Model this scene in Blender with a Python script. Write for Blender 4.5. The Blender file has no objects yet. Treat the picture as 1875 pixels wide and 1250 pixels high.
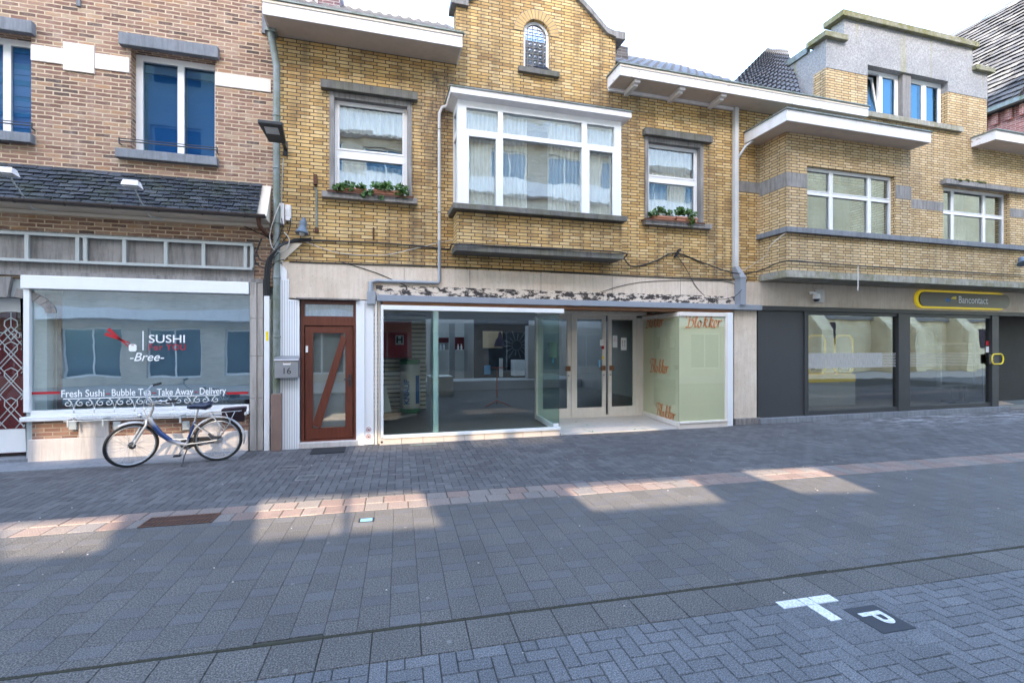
import bpy, bmesh, math, random
from mathutils import Vector, Matrix, noise
from mathutils.geometry import tessellate_polygon
random.seed(7)
C = bpy.context.scene.collection
PI = math.pi
R_ = math.radians
# ------------------------------------------------------------------ camera
FPX, TH, HC, YH = 880.0, R_(15.68), 1.85, 632.0      # focal length in px of the 1875 px photograph, yaw, eye height, horizon row
scn = bpy.context.scene
cam = bpy.data.cameras.new("camera"); cam_o = bpy.data.objects.new("camera", cam); C.objects.link(cam_o)
cam.sensor_width = 36; cam.lens = 36*FPX/1875; cam.shift_y = (YH-625)/1875
cam.clip_start = .05; cam.clip_end = 500
cam_o.location = (0, 0, HC); cam_o.rotation_euler = (PI/2, 0, -TH)
scn.camera = cam_o
# ------------------------------------------------------------------ light
SUN_EL, SUN_AZ = R_(27), R_(190)                      # low sun behind the camera, kept off this side by the block opposite, heightened to shade it
w = bpy.data.worlds.new("World"); scn.world = w; w.use_nodes = True
nt = w.node_tree; nt.nodes.clear()
sky = nt.nodes.new('ShaderNodeTexSky'); sky.sky_type = 'NISHITA'; sky.sun_disc = False
sky.sun_elevation = SUN_EL; sky.sun_rotation = SUN_AZ; sky.air_density = 1.0; sky.dust_density = 2.0; sky.ozone_density = .6
bg = nt.nodes.new('ShaderNodeBackground'); bg.inputs['Strength'].default_value = .15
wo = nt.nodes.new('ShaderNodeOutputWorld'); nt.links.new(sky.outputs[0], bg.inputs[0]); nt.links.new(bg.outputs[0], wo.inputs[0])
sun = bpy.data.lights.new("sun", 'SUN'); sun.energy = 4.0; sun.angle = R_(.45); sun.color = (1, .92, .80)
sun_o = bpy.data.objects.new("sun", sun); C.objects.link(sun_o)
sd = Vector((math.sin(SUN_AZ)*math.cos(SUN_EL), math.cos(SUN_AZ)*math.cos(SUN_EL), math.sin(SUN_EL)))
sun_o.rotation_euler = sd.to_track_quat('Z', 'Y').to_euler(); sun_o.location = (0, 30, 30)
vs = scn.view_settings; vs.view_transform = 'Standard'; vs.look = 'None'; vs.gamma = 1; vs.exposure = 3.38
scn.render.resolution_x = 1024; scn.render.resolution_y = 682
scn.cycles.max_bounces = 10; scn.cycles.transparent_max_bounces = 24; scn.cycles.sample_clamp_indirect = 12
scn.cycles.caustics_reflective = False; scn.cycles.caustics_refractive = False
# ------------------------------------------------------------------ measuring helpers (site survey from the photograph's known perspective)
Fx, Fy, Rx, Ry = math.sin(TH), math.cos(TH), math.cos(TH), -math.sin(TH)
def _ray(px, py): a = (px-937.5)/FPX; return (Fx+Rx*a, Fy+Ry*a, (YH-py)/FPX)
def X(px, Y=9.4): r = _ray(px, 0); return r[0]*Y/r[1]
def Z(px, py, Y=9.4): r = _ray(px, py); return HC+r[2]*Y/r[1]
def XZ(px, py, Y=9.4): return X(px, Y), Z(px, py, Y)
def Gd(px, py, z=0): r = _ray(px, py); t = (z-HC)/r[2]; return (r[0]*t, r[1]*t)
# ------------------------------------------------------------------ object helpers
def tag(o, label=None, cat=None, group=None, kind=None):
    if label: o['label'] = label
    if cat: o['category'] = cat
    if group: o['group'] = group
    if kind: o['kind'] = kind
    return o
def thing(name, label, cat, loc=(0, 0, 0), group=None):
    o = bpy.data.objects.new(name, None); C.objects.link(o); o.location = loc; o.empty_display_size = .2
    return tag(o, label, cat, group)
def dup(root, loc=None, label=None):
    r = root.copy(); C.objects.link(r)
    if loc: r.location = loc
    if label: r['label'] = label
    def rec(a, b):
        for ch in [c for c in bpy.data.objects if c.parent == a and c != b]:
            c = ch.copy(); C.objects.link(c); c.parent = b; rec(ch, c)
    rec(root, r)
    return r
class MB:
    def __init__(s): s.v = []; s.f = []; s.uv = {}
    def face(s, pts, uv=None):
        i = len(s.v); s.v += [tuple(p) for p in pts]; s.f.append(tuple(range(i, i+len(pts))))
        if uv: s.uv[len(s.f)-1] = uv
        return s
    def box(s, x0, x1, y0, y1, z0, z1):
        if x0 > x1: x0, x1 = x1, x0
        if y0 > y1: y0, y1 = y1, y0
        if z0 > z1: z0, z1 = z1, z0
        i = len(s.v)
        s.v += [(x0,y0,z0),(x1,y0,z0),(x1,y1,z0),(x0,y1,z0),(x0,y0,z1),(x1,y0,z1),(x1,y1,z1),(x0,y1,z1)]
        for q in ((0,3,2,1),(4,5,6,7),(0,1,5,4),(1,2,6,5),(2,3,7,6),(3,0,4,7)): s.f.append(tuple(i+k for k in q))
        return s
    def hexa(s, p):      # eight corners: bottom 4 ccw, top 4 ccw
        i = len(s.v); s.v += [tuple(q) for q in p]
        for q in ((0,3,2,1),(4,5,6,7),(0,1,5,4),(1,2,6,5),(2,3,7,6),(3,0,4,7)): s.f.append(tuple(i+k for k in q))
        return s
    def slab(s, outer, holes, y0, y1):     # XZ outline with holes, extruded along Y
        loops = [[Vector((a, b, 0)) for a, b in outer]]+[[Vector((a, b, 0)) for a, b in h] for h in holes]
        flat = [p for l in loops for p in l]
        for t in tessellate_polygon(loops):
            a, b, c = [flat[k] for k in t]
            if (b-a).cross(c-a).z < 0: b, c = c, b
            s.face([(p.x, y0, p.y) for p in (a, b, c)]); s.face([(p.x, y1, p.y) for p in (a, c, b)])
        for li, l in enumerate(loops):
            ar = sum(l[k].x*l[(k+1) % len(l)].y-l[(k+1) % len(l)].x*l[k].y for k in range(len(l)))
            fw = (ar > 0) == (li == 0)
            for k in range(len(l)):
                a, b = l[k], l[(k+1) % len(l)]
                q = [(a.x, y0, a.y), (a.x, y1, a.y), (b.x, y1, b.y), (b.x, y0, b.y)]
                s.face(q if fw else q[::-1])
        return s
    def prism(s, poly, z0, z1):            # XY outline extruded along Z (ccw)
        n = len(poly)
        s.face([(a, b, z1) for a, b in poly]); s.face([(a, b, z0) for a, b in poly[::-1]])
        for k in range(n):
            a, b = poly[k], poly[(k+1) % n]; s.face([(a[0], a[1], z0), (b[0], b[1], z0), (b[0], b[1], z1), (a[0], a[1], z1)])
        return s
    def tube(s, pts, r, n=8, caps=True, close=False):
        pts = [Vector(p) for p in pts]; m = len(pts); rr = r if isinstance(r, (list, tuple)) else [r]*m
        rings = []; up = None
        for k in range(m):
            if close: t = pts[(k+1) % m]-pts[k-1]
            else: t = pts[min(k+1, m-1)]-pts[max(k-1, 0)]
            if t.length < 1e-9: t = Vector((0, 0, 1))
            t.normalize()
            if up is None:
                up = Vector((0, 0, 1)) if abs(t.z) < .9 else Vector((1, 0, 0))
            a = up-t*up.dot(t)
            if a.length < 1e-6: a = t.orthogonal()
            a.normalize(); up = a; b = t.cross(a)
            i = len(s.v)
            for j in range(n):
                q = pts[k]+(a*math.cos(2*PI*j/n)+b*math.sin(2*PI*j/n))*rr[k]; s.v.append(tuple(q))
            rings.append(i)
        for k in range(m if close else m-1):
            i, j = rings[k], rings[(k+1) % m]
            for q in range(n): s.f.append((i+q, i+(q+1) % n, j+(q+1) % n, j+q))
        if caps and not close:
            s.f.append(tuple(rings[0]+q for q in range(n-1, -1, -1))); s.f.append(tuple(rings[-1]+q for q in range(n)))
        return s
    def lathe(s, prof, c, axis=(0, 0, 1), n=20):   # prof: (radius, distance along axis)
        ax = Vector(axis).normalized(); a = ax.orthogonal().normalized(); b = ax.cross(a); c = Vector(c); rings = []
        for r, h in prof:
            i = len(s.v); rings.append(i)
            for j in range(n): s.v.append(tuple(c+ax*h+(a*math.cos(2*PI*j/n)+b*math.sin(2*PI*j/n))*max(r, 1e-4)))
        for k in range(len(rings)-1):
            i, j = rings[k], rings[k+1]
            for q in range(n): s.f.append((i+q, i+(q+1) % n, j+(q+1) % n, j+q))
        s.f.append(tuple(rings[0]+q for q in range(n-1, -1, -1))); s.f.append(tuple(rings[-1]+q for q in range(n)))
        return s
    def build(s, name, m, parent=None, smooth=False, bevel=0, loc=None):
        me = bpy.data.meshes.new(name); me.from_pydata(s.v, [], s.f); me.validate()
        uvl = me.uv_layers.new(name="UVMap")
        for p in me.polygons:
            n = p.normal; ax = max(range(3), key=lambda k: abs(n[k])+(.001 if k == 1 else 0)); cu = s.uv.get(p.index)
            for j, li in enumerate(p.loop_indices):
                if cu: uvl.data[li].uv = cu[j]; continue
                v = me.vertices[me.loops[li].vertex_index].co
                uvl.data[li].uv = (v.y, v.z) if ax == 0 else (v.x, v.z) if ax == 1 else (v.x, v.y)
        if smooth:
            for p in me.polygons: p.use_smooth = True
        if smooth == 'auto':
            me.set_sharp_from_angle(angle=R_(35))
        me.materials.append(m); o = bpy.data.objects.new(name, me); C.objects.link(o)
        if parent:
            o.parent = parent
            pw = Vector((0, 0, 0)); q = parent
            while q: pw += Vector(q.location); q = q.parent
            if not loc: o.location = -pw
        if loc: o.location = loc
        if bevel:
            b = o.modifiers.new('b', 'BEVEL'); b.width = bevel; b.segments = 2; b.limit_method = 'ANGLE'; b.angle_limit = R_(40)
        return o
def box(name, m, x0, x1, y0, y1, z0, z1, parent=None, bevel=0): return MB().box(x0, x1, y0, y1, z0, z1).build(name, m, parent, bevel=bevel)
def rect(x0, x1, z0, z1): return [(x0, z0), (x1, z0), (x1, z1), (x0, z1)]
# ------------------------------------------------------------------ materials
class NB:
    def __init__(s, name):
        s.m = bpy.data.materials.new(name); s.m.use_nodes = True; s.t = s.m.node_tree; s.t.nodes.clear()
        s.o = s.n('OutputMaterial'); s.p = s.n('BsdfPrincipled'); s.l(s.p.outputs[0], s.o.inputs[0])
    def n(s, ty, **k):
        x = s.t.nodes.new('ShaderNode'+ty)
        for a, b in k.items(): setattr(x, a, b)
        return x
    def l(s, a, b): s.t.links.new(a, b); return b
    def val(s, inp, v):
        if hasattr(v, 'links') or hasattr(v, 'is_output'): s.l(v, inp)
        else: inp.default_value = v
    def uv(s): 
        if not hasattr(s, '_uv'): s._uv = s.n('UVMap').outputs[0]
        return s._uv
    def obj(s): return s.n('NewGeometry').outputs['Position']
    def noise(s, vec, scale, detail=4, rough=.6, dist=0):
        x = s.n('TexNoise'); s.l(vec, x.inputs['Vector']); x.inputs['Scale'].default_value = scale; x.inputs['Detail'].default_value = detail
        x.inputs['Roughness'].default_value = rough; x.inputs['Distortion'].default_value = dist; return x.outputs['Fac']
    def scale(s, vec, sx, sy, sz=1):
        x = s.n('VectorMath', operation='MULTIPLY'); s.l(vec, x.inputs[0]); x.inputs[1].default_value = (sx, sy, sz); return x.outputs[0]
    def math(s, op, a, b=0.0, c=None):
        x = s.n('Math', operation=op); s.val(x.inputs[0], a); s.val(x.inputs[1], b)
        if c is not None: s.val(x.inputs[2], c)
        return x.outputs[0]
    def ramp(s, f, stops, mode='LINEAR'):
        x = s.n('ValToRGB'); s.l(f, x.inputs[0]); x.color_ramp.interpolation = mode; e = x.color_ramp.elements
        while len(e) < len(stops): e.new(.5)
        for k, (p, c) in enumerate(stops):
            e[k].position = p; e[k].color = (c, c, c, 1) if isinstance(c, (int, float)) else (*c, 1)
        return x.outputs[0]
    def mix(s, f, a, b, mode='MIX'):
        x = s.n('Mix', data_type='RGBA', blend_type=mode); s.val(x.inputs[0], f)
        for k, v in ((6, a), (7, b)):
            if isinstance(v, tuple): x.inputs[k].default_value = (*v[:3], 1)
            else: s.l(v, x.inputs[k])
        return x.outputs[2]
    def bump(s, h, st=.5, d=.01):
        x = s.n('Bump'); s.l(h, x.inputs['Height']); x.inputs['Strength'].default_value = st; x.inputs['Distance'].default_value = d
        s.l(x.outputs[0], s.p.inputs['Normal']); return x
    def fin(s, col, rough=.8, metal=0):
        s.val(s.p.inputs['Base Color'], (*col, 1) if isinstance(col, tuple) else col); s.val(s.p.inputs['Roughness'], rough)
        s.p.inputs['Metallic'].default_value = metal; return s.m
def paint(name, col, rough=.45, metal=0, dirt=.15, dscale=3, dcol=None, bump=0):
    b = NB(name); g = b.obj(); n = b.noise(g, dscale, 5, .65); n2 = b.noise(b.scale(g, 6, 6, .7), 1.5, 4, .7)
    f = b.math('MULTIPLY', b.ramp(b.math('MULTIPLY', n, n2), [(.12, 0), (.42, 1)]), dirt)
    dc = dcol or tuple(c*.45 for c in col)
    c = b.mix(f, tuple(col), tuple(dc))
    if bump: b.bump(b.noise(g, 60, 3), bump, .004)
    return b.fin(c, b.math('MULTIPLY_ADD', n, .15, rough), metal)
def stone(name, col, col2, sx=1.0, rough=.85, streak=.5, sc=2.2, moss=0, spots=.0):
    b = NB(name); g = b.obj(); n = b.noise(g, sc, 6, .7); st = b.noise(b.scale(g, 9, 9, .8), 1.6, 4, .7)
    c = b.mix(b.ramp(n, [(.3, 0), (.7, 1)]), tuple(col), tuple(col2))
    c = b.mix(b.math('MULTIPLY', b.ramp(st, [(.45, 0), (.68, 1)]), streak), c, tuple(k*.4 for k in col))
    if spots:
        sp = b.noise(b.scale(g, 55, 55, 22), 1, 2, .5); c = b.mix(b.math('MULTIPLY', b.ramp(sp, [(.66, 0), (.72, 1)]), spots), c, tuple(k*.3 for k in col2))
    if moss: c = b.mix(b.math('MULTIPLY', b.ramp(b.noise(g, 3.3, 6, .75), [(.42, 0), (.62, 1)]), moss), c, (.13, .12, .025))
    b.bump(b.noise(g, 45, 5, .7), .35, .006)
    return b.fin(c, rough)
def brick(name, cols, mortar, bw, rh, mort, offs=.5, freq=2, bumpd=.006, stain=(.3, (.09, .06, .035)), edge=.1, mvar=None, efflor=0, wob=0.0, soot=0):
    b = NB(name); uv = b.uv(); g = b.obj()
    if wob:
        wn = b.n('TexNoise'); b.l(uv, wn.inputs['Vector']); wn.inputs['Scale'].default_value = 9; wn.inputs['Detail'].default_value = 3
        s1 = b.n('VectorMath', operation='SUBTRACT'); b.l(wn.outputs['Color'], s1.inputs[0]); s1.inputs[1].default_value = (.5, .5, .5)
        s2 = b.n('VectorMath', operation='SCALE'); b.l(s1.outputs[0], s2.inputs[0]); s2.inputs['Scale'].default_value = wob
        s3 = b.n('VectorMath', operation='ADD'); b.l(uv, s3.inputs[0]); b.l(s2.outputs[0], s3.inputs[1]); uvw = s3.outputs[0]
    else: uvw = uv
    t = b.n('TexBrick'); b.l(uvw, t.inputs['Vector']); t.offset = offs; t.offset_frequency = freq; t.squash = 1
    for k, v in (('Scale', 1), ('Mortar Size', mort), ('Mortar Smooth', edge), ('Brick Width', bw), ('Row Height', rh), ('Bias', 0)): t.inputs[k].default_value = v
    t.inputs['Color1'].default_value = (0, 0, 0, 1); t.inputs['Color2'].default_value = (1, 1, 1, 1); t.inputs['Mortar'].default_value = (.5, .5, .5, 1)
    c = b.ramp(t.outputs['Color'], cols)
    c = b.mix(.55, c, b.ramp(b.noise(b.scale(uv, 12, 30), 1.6, 4, .7), [(.3, tuple(.72*k for k in cols[0][1])), (.7, tuple(min(1, 1.05*k) for k in cols[-1][1]))]))
    c = b.mix(.7, c, b.ramp(t.outputs['Color'], cols))
    if efflor:
        c = b.mix(b.math('MULTIPLY', b.ramp(b.noise(uv, 3.5, 6, .8), [(.5, 0), (.7, 1)]), efflor), c, (.55, .45, .38))
    sf = b.math('MULTIPLY', b.ramp(b.noise(b.scale(g, 1.3, 1.3, .35), 1.2, 6, .7), [(.5, 0), (.8, 1)]), stain[0])
    c = b.mix(sf, c, stain[1])
    vs2 = b.math('MULTIPLY', b.ramp(b.noise(b.scale(g, 2.6, 2.6, .22), 1.0, 5, .6), [(.52, 0), (.72, 1)]), stain[0]*.8)
    c = b.mix(vs2, c, stain[1]); c = b.mix(1.0, c, b.ramp(b.noise(g, .55, 4, .6), [(.35, .84), (.65, 1.1)]), 'MULTIPLY')
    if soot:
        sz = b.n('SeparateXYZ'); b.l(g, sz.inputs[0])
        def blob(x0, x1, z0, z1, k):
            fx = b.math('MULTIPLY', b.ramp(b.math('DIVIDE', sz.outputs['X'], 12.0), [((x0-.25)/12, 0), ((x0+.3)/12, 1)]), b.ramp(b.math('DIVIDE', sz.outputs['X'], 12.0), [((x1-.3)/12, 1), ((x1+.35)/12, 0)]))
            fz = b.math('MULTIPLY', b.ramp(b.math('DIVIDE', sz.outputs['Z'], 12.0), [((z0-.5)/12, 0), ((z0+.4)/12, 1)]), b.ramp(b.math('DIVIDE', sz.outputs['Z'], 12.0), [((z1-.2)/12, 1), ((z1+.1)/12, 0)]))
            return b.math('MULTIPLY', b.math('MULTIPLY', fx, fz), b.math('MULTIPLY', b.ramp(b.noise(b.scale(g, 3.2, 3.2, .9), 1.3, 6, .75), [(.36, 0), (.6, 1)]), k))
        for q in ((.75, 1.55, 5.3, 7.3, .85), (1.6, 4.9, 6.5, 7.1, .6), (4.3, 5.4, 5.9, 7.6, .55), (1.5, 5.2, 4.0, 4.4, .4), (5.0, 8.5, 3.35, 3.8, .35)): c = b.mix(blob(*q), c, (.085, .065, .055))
    mc = mvar and b.mix(b.ramp(b.noise(uv, 5, 4), [(.35, 0), (.65, 1)]), tuple(mortar), tuple(mvar)) or tuple(mortar)
    c = b.mix(t.outputs['Fac'], c, mc)
    h = b.math('SUBTRACT', b.math('MULTIPLY', b.noise(uv, 70, 4, .7), .35), b.math('MULTIPLY', t.outputs['Fac'], 1.0))
    b.bump(h, .9, bumpd)
    return b.fin(c, .82)
M = {}
Y1, Y2, Y3, Y4 = (.40, .22, .065), (.59, .355, .11), (.68, .445, .17), (.75, .54, .26)
M['ybrick'] = brick('yellow brick', [(0, Y1), (.25, Y2), (.6, Y3), (1, Y4)], (.075, .052, .040), .222, .0640, .0080, .3, 2, stain=(.8, (.10, .075, .05)), soot=1)
M['pbrick'] = brick('pale yellow brick', [(0, (.48, .305, .13)), (.4, (.60, .41, .19)), (1, (.71, .53, .30))], (.105, .078, .058), .222, .0640, .0085, .3, 2, stain=(.5, (.2, .15, .1)))
M['rbrick'] = brick('red mottled brick', [(0, (.055, .032, .030)), (.12, (.17, .075, .05)), (.35, (.23, .11, .075)), (.6, (.31, .165, .11)), (.8, (.38, .23, .155)), (.93, (.39, .19, .085)), (1, (.42, .32, .22))],
    (.58, .46, .32), .222, .0665, .0108, .5, 2, .009, (.25, (.14, .07, .06)), .3, (.46, .33, .21), .4, .020)
M['dbrick'] = brick('brown brick', [(0, (.16, .07, .05)), (.5, (.28, .14, .10)), (1, (.40, .24, .16))], (.38, .30, .22), .222, .0665, .0085, .5, 2, .009, (.4, (.1, .06, .05)), .35, None, .15, .012)
M['pinkbrick'] = brick('pink red brick', [(0, (.22, .06, .05)), (.5, (.36, .11, .09)), (1, (.46, .2, .16))], (.5, .38, .33), .222, .0665, .008, .5, 2)
M['chimbrick'] = brick('dark chimney brick', [(0, (.05, .04, .035)), (1, (.14, .12, .11))], (.16, .15, .14), .222, .07, .008, .5, 2)
M['purplebrick'] = brick('purple brick', [(0, (.10, .05, .06)), (1, (.2, .11, .12))], (.40, .36, .34), .222, .0665, .008, .5, 2)
M['oppbrick'] = brick('grey beige brick', [(0, (.52, .43, .33)), (1, (.68, .58, .46))], (.60, .54, .46), .3, .075, .01, .5, 2)
M['opptan'] = brick('tan brick', [(0, (.22, .15, .09)), (1, (.34, .23, .14))], (.24, .19, .14), .3, .075, .01, .5, 2)
M['church'] = brick('cream sandstone', [(0, (.78, .64, .40)), (1, (.88, .76, .52))], (.7, .58, .38), .7, .3, .012, .5, 2)
M['white'] = paint('white window paint', (.80, .79, .78), .4, dirt=.12)
M['fascia'] = paint('white fascia board', (.80, .76, .75), .55, dirt=.3, dcol=(.45, .38, .3))
def peel(name, base, under, lo=.60, hi=.66, sc=7, rough=.6, stretch=(1, 1, 2.5)):
    b = NB(name); g = b.obj(); n = b.noise(b.scale(g, *stretch), sc, 6, .75)
    f = b.ramp(n, [(lo, 0), (hi, 1)]); c = b.mix(f, tuple(base), tuple(under)); b.bump(b.math('SUBTRACT', 1.0, f), .5, .004)
    return b.fin(c, rough)
M['peelfascia'] = peel('peeling white fascia', (.78, .74, .72), (.33, .24, .17), .60, .64, 6)
M['peelblack'] = peel('peeling black letter glue on travertine', (.045, .035, .032), (.66, .55, .45), .485, .51, 3.0, .8, (1.6, 1, 3.6))
M['soffit'] = paint('soffit board', (.62, .51, .42), .8, dirt=.25)
M['upvc'] = paint('white plastic cladding', (.82, .82, .83), .35, dirt=.08)
M['offwhite'] = paint('aged white wood', (.78, .71, .64), .5, dirt=.3, dcol=(.4, .33, .26))
M['travert'] = stone('travertine', (.60, .48, .37), (.73, .62, .51), streak=.22, spots=.8, sc=2.2)
M['greystone'] = stone('weathered grey stone', (.20, .185, .175), (.32, .30, .28), streak=.6)
M['bluestone'] = stone('bluestone lintel', (.16, .17, .19), (.24, .25, .27), streak=.4)
M['darkstone'] = stone('dark wet stone', (.10, .095, .09), (.18, .17, .155), streak=.6, moss=.25)
M['lightstone'] = stone('light stone', (.52, .46, .42), (.62, .56, .52), streak=.3)
M['whitestone'] = stone('white stone band', (.70, .62, .54), (.76, .69, .62), streak=.12)
M['mossstone'] = stone('mossy coping', (.20, .19, .14), (.30, .28, .2), streak=.4, moss=.95)
M['mossconcrete'] = stone('mossy concrete', (.30, .28, .24), (.42, .39, .33), streak=.5, moss=.6)
M['concrete'] = stone('stained concrete', (.16, .14, .13), (.30, .27, .25), streak=.8)
def render_mat():
    b = NB('grey roughcast render'); g = b.obj(); c = b.mix(b.ramp(b.noise(g, 24, 4, .85), [(.35, 0), (.65, 1)]), (.20, .195, .195), (.44, .43, .425))
    c = b.mix(b.math('MULTIPLY', b.ramp(b.noise(g, 1.4, 5, .7), [(.4, 0), (.7, 1)]), .45), c, (.2, .2, .2))
    c = b.mix(b.math('MULTIPLY', b.ramp(b.noise(b.scale(g, 3.2, 3.2, .15), 1, 2, .4), [(.66, 0), (.74, 1)]), .7), c, (.26, .24, .06))
    b.bump(b.noise(g, 70, 4, .8), .8, .012); return b.fin(c, .95)
M['render'] = render_mat()
M['alu'] = paint('anthracite aluminium', (.034, .034, .036), .45, dirt=.1)
M['aluin'] = paint('anthracite panel', (.040, .040, .043), .5, dirt=.1)
M['zinc'] = paint('zinc pipe', (.25, .275, .285), .5, .3, dirt=1.0, dscale=5, dcol=(.10, .12, .06))
M['pipewhite'] = paint('pale pipe', (.60, .59, .58), .5, dirt=.35)
M['greygut'] = paint('blue grey gutter board', (.27, .29, .33), .5, dirt=.2)
M['plasticgrey'] = paint('grey pvc pipe', (.30, .32, .35), .4, dirt=.2)
M['brownwood'] = paint('brown timber board', (.24, .10, .04), .5, dirt=.4)
def wood():
    b = NB('mahogany stained wood'); g = b.obj(); n = b.noise(b.scale(g, 18, 18, 1.2), 2, 5, .7, .6)
    c = b.mix(b.ramp(n, [(.3, 0), (.7, 1)]), (.085, .020, .010), (.16, .040, .020)); b.bump(n, .15, .002); return b.fin(c, .33)
M['wood'] = wood()
M['black'] = paint('black rubber', (.015, .015, .017), .6, dirt=.0)
M['blackmetal'] = paint('black metal', (.03, .032, .036), .4, dirt=.1)
M['cable'] = paint('black cable', (.02, .02, .022), .55, dirt=.0)
M['wcable'] = paint('white cable', (.55, .52, .48), .55, dirt=.2)
M['rust'] = paint('rusty iron', (.11, .045, .025), .8, dirt=.5, dcol=(.05, .03, .02))
M['frame_grey'] = paint('pale grey metal', (.45, .475, .465), .5, dirt=.25)
M['chrome'] = paint('silver metal', (.45, .46, .48), .25, .85, dirt=.1)
M['silver'] = paint('silver paint', (.38, .39, .41), .3, .35, dirt=.05)
M['steelbox'] = paint('brushed steel letterbox', (.33, .33, .34), .35, .6, dirt=.1)
M['terracotta'] = paint('terracotta', (.48, .19, .11), .8, dirt=.3, dcol=(.6, .4, .3))
M['red'] = paint('red paint', (.45, .012, .02), .4, dirt=.0)
M['darkred'] = paint('dark red lacquer', (.20, .008, .012), .35, dirt=.15)
M['bluegrey'] = paint('blue grey backing film', (.105, .160, .21), .7, dirt=.0)
M['skyblue'] = paint('blue roller blind', (.17, .42, .66), .7, dirt=.0)
M['yellow'] = paint('yellow plastic', (.88, .66, .01), .35, dirt=.0)
M['yellowlit'] = paint('glowing yellow plastic', (.88, .66, .01), .35, dirt=.0); _q = M['yellowlit'].node_tree.nodes['Principled BSDF']; _q.inputs['Emission Color'].default_value = (1, .72, .02, 1); _q.inputs['Emission Strength'].default_value = .022  # sign rim glow; also added to machine surrounds and counter to brighten them
M['letterwhite'] = paint('white lettering', (.85, .85, .85), .5, dirt=0)
M['letterorange'] = paint('burnt orange lettering', (.60, .20, .06), .5, dirt=.1)
M['taupe'] = paint('taupe sign face', (.050, .042, .034), .3, dirt=0)
M['cream'] = paint('cream', (.72, .62, .50), .5, dirt=.1)
M['tile'] = paint('cream glazed tile', (.70, .60, .52), .35, dirt=.2)
M['green'] = paint('green plastic', (.02, .24, .07), .5, dirt=0)
M['blue'] = paint('blue print', (.02, .14, .42), .5, dirt=0)
M['bagwhite'] = paint('plastic wrap', (.75, .74, .70), .4, dirt=.2)
M['orange'] = paint('orange metal', (.65, .13, .05), .4, dirt=0)
M['gwhite'] = paint('light grey panel', (.66, .64, .60), .6, dirt=.1)
M['gmid'] = paint('mid grey panel', (.36, .35, .34), .6, dirt=.1)
M['interior'] = paint('interior wall', (.34, .32, .29), .8, dirt=.2)
M['slatwall'] = paint('cream slatwall', (.78, .70, .58), .5, dirt=.2)
M['floor'] = paint('dark interior floor', (.10, .085, .07), .45, dirt=.5, dcol=(.13, .12, .1))
M['bankfloor'] = paint('light bank floor', (.45, .36, .27), .4, dirt=.2)
M['warmwall'] = paint('warm bank wall', (.42, .30, .17), .7, dirt=.1)
M['sagefilm'] = paint('sage green film', (.56, .56, .34), .3, dirt=.05)
M['entrytile'] = paint('pale entrance tile', (.60, .55, .50), .3, dirt=.4, dcol=(.35, .32, .3))
M['mat'] = paint('black doormat', (.02, .02, .022), .95, dirt=.1)
M['darkfabric'] = paint('dark aubergine fabric', (.05, .032, .045), .8, dirt=.1)
M['tarp'] = paint('black glossy bag', (.012, .015, .025), .3, dirt=0)
M['lampglass'] = paint('lamp diffuser', (.5, .52, .52), .2, dirt=.1)
M['speaker'] = paint('blue grey horn', (.13, .17, .22), .45, dirt=.2)
def glass(name, f0=.16, tint=(1, 1, 1), rough=0, ripple=.0, wave=1.2, gcol=(1, 1, 1)):
    b = NB(name); b.t.nodes.remove(b.p)
    tr = b.n('BsdfTransparent'); tr.inputs[0].default_value = (*tint, 1); gl = b.n('BsdfGlossy'); gl.inputs['Roughness'].default_value = rough
    gl.inputs['Color'].default_value = (*gcol, 1)
    lw = b.n('LayerWeight'); lw.inputs[0].default_value = .35
    f = b.math('MULTIPLY_ADD', b.math('POWER', lw.outputs['Facing'], 3.0), .4, f0)
    if ripple:
        n = b.noise(b.scale(b.obj(), wave, wave, wave*1.6), 1, 2, .4); bp = b.n('Bump'); b.l(n, bp.inputs['Height']); bp.inputs['Strength'].default_value = ripple; bp.inputs['Distance'].default_value = .05
        b.l(bp.outputs[0], gl.inputs['Normal'])
    mx = b.n('MixShader'); b.val(mx.inputs[0], b.math('MINIMUM', f, .95)); b.l(tr.outputs[0], mx.inputs[1]); b.l(gl.outputs[0], mx.inputs[2]); b.l(mx.outputs[0], b.o.inputs[0])
    return b.m
M['glass'] = glass('old window glass', .21, (.93, .96, .95), 0, .06)
M['glassdark'] = glass('strongly reflecting window glass', .06, (.6, .68, .75), 0, .02, 1.2, (.42, .72, .95))
M['shopglass'] = glass('shop window glass', .03, (.95, .985, .975), 0, .015)
M['sushiglass'] = glass('sushi shop glass', .17, (.9, .95, .96), 0, .03)
M['bankglass'] = glass('bank window glass', .19, (.80, .82, .80), 0, .03)
M['greenglass'] = glass('green edged glass', .05, (.72, .84, .80))
def lace(name, col, dens=.55, trans=.35):
    b = NB(name); b.t.nodes.remove(b.p); d = b.n('BsdfDiffuse'); d.inputs[0].default_value = (*col, 1)
    tl = b.n('BsdfTranslucent'); tl.inputs[0].default_value = (*col, 1); tr = b.n('BsdfTransparent')
    a = b.n('MixShader'); a.inputs[0].default_value = .35; b.l(d.outputs[0], a.inputs[1]); b.l(tl.outputs[0], a.inputs[2])
    c = b.n('MixShader'); g = b.obj(); n = b.noise(b.scale(g, 40, 40, 6), 1, 3, .6)
    b.l(b.math('MULTIPLY', b.ramp(n, [(.3, .75), (.6, 1.0)]), dens), c.inputs[0]); b.l(tr.outputs[0], c.inputs[1]); b.l(a.outputs[0], c.inputs[2]); b.l(c.outputs[0], b.o.inputs[0]); a.inputs[0].default_value = trans
    return b.m
M['lace'] = lace('lace curtain', (.95, .94, .92), .96)
M['net'] = lace('net curtain', (.85, .84, .80), .85)
M['frost'] = lace('frosted band', (.75, .74, .72), .6)
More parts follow.
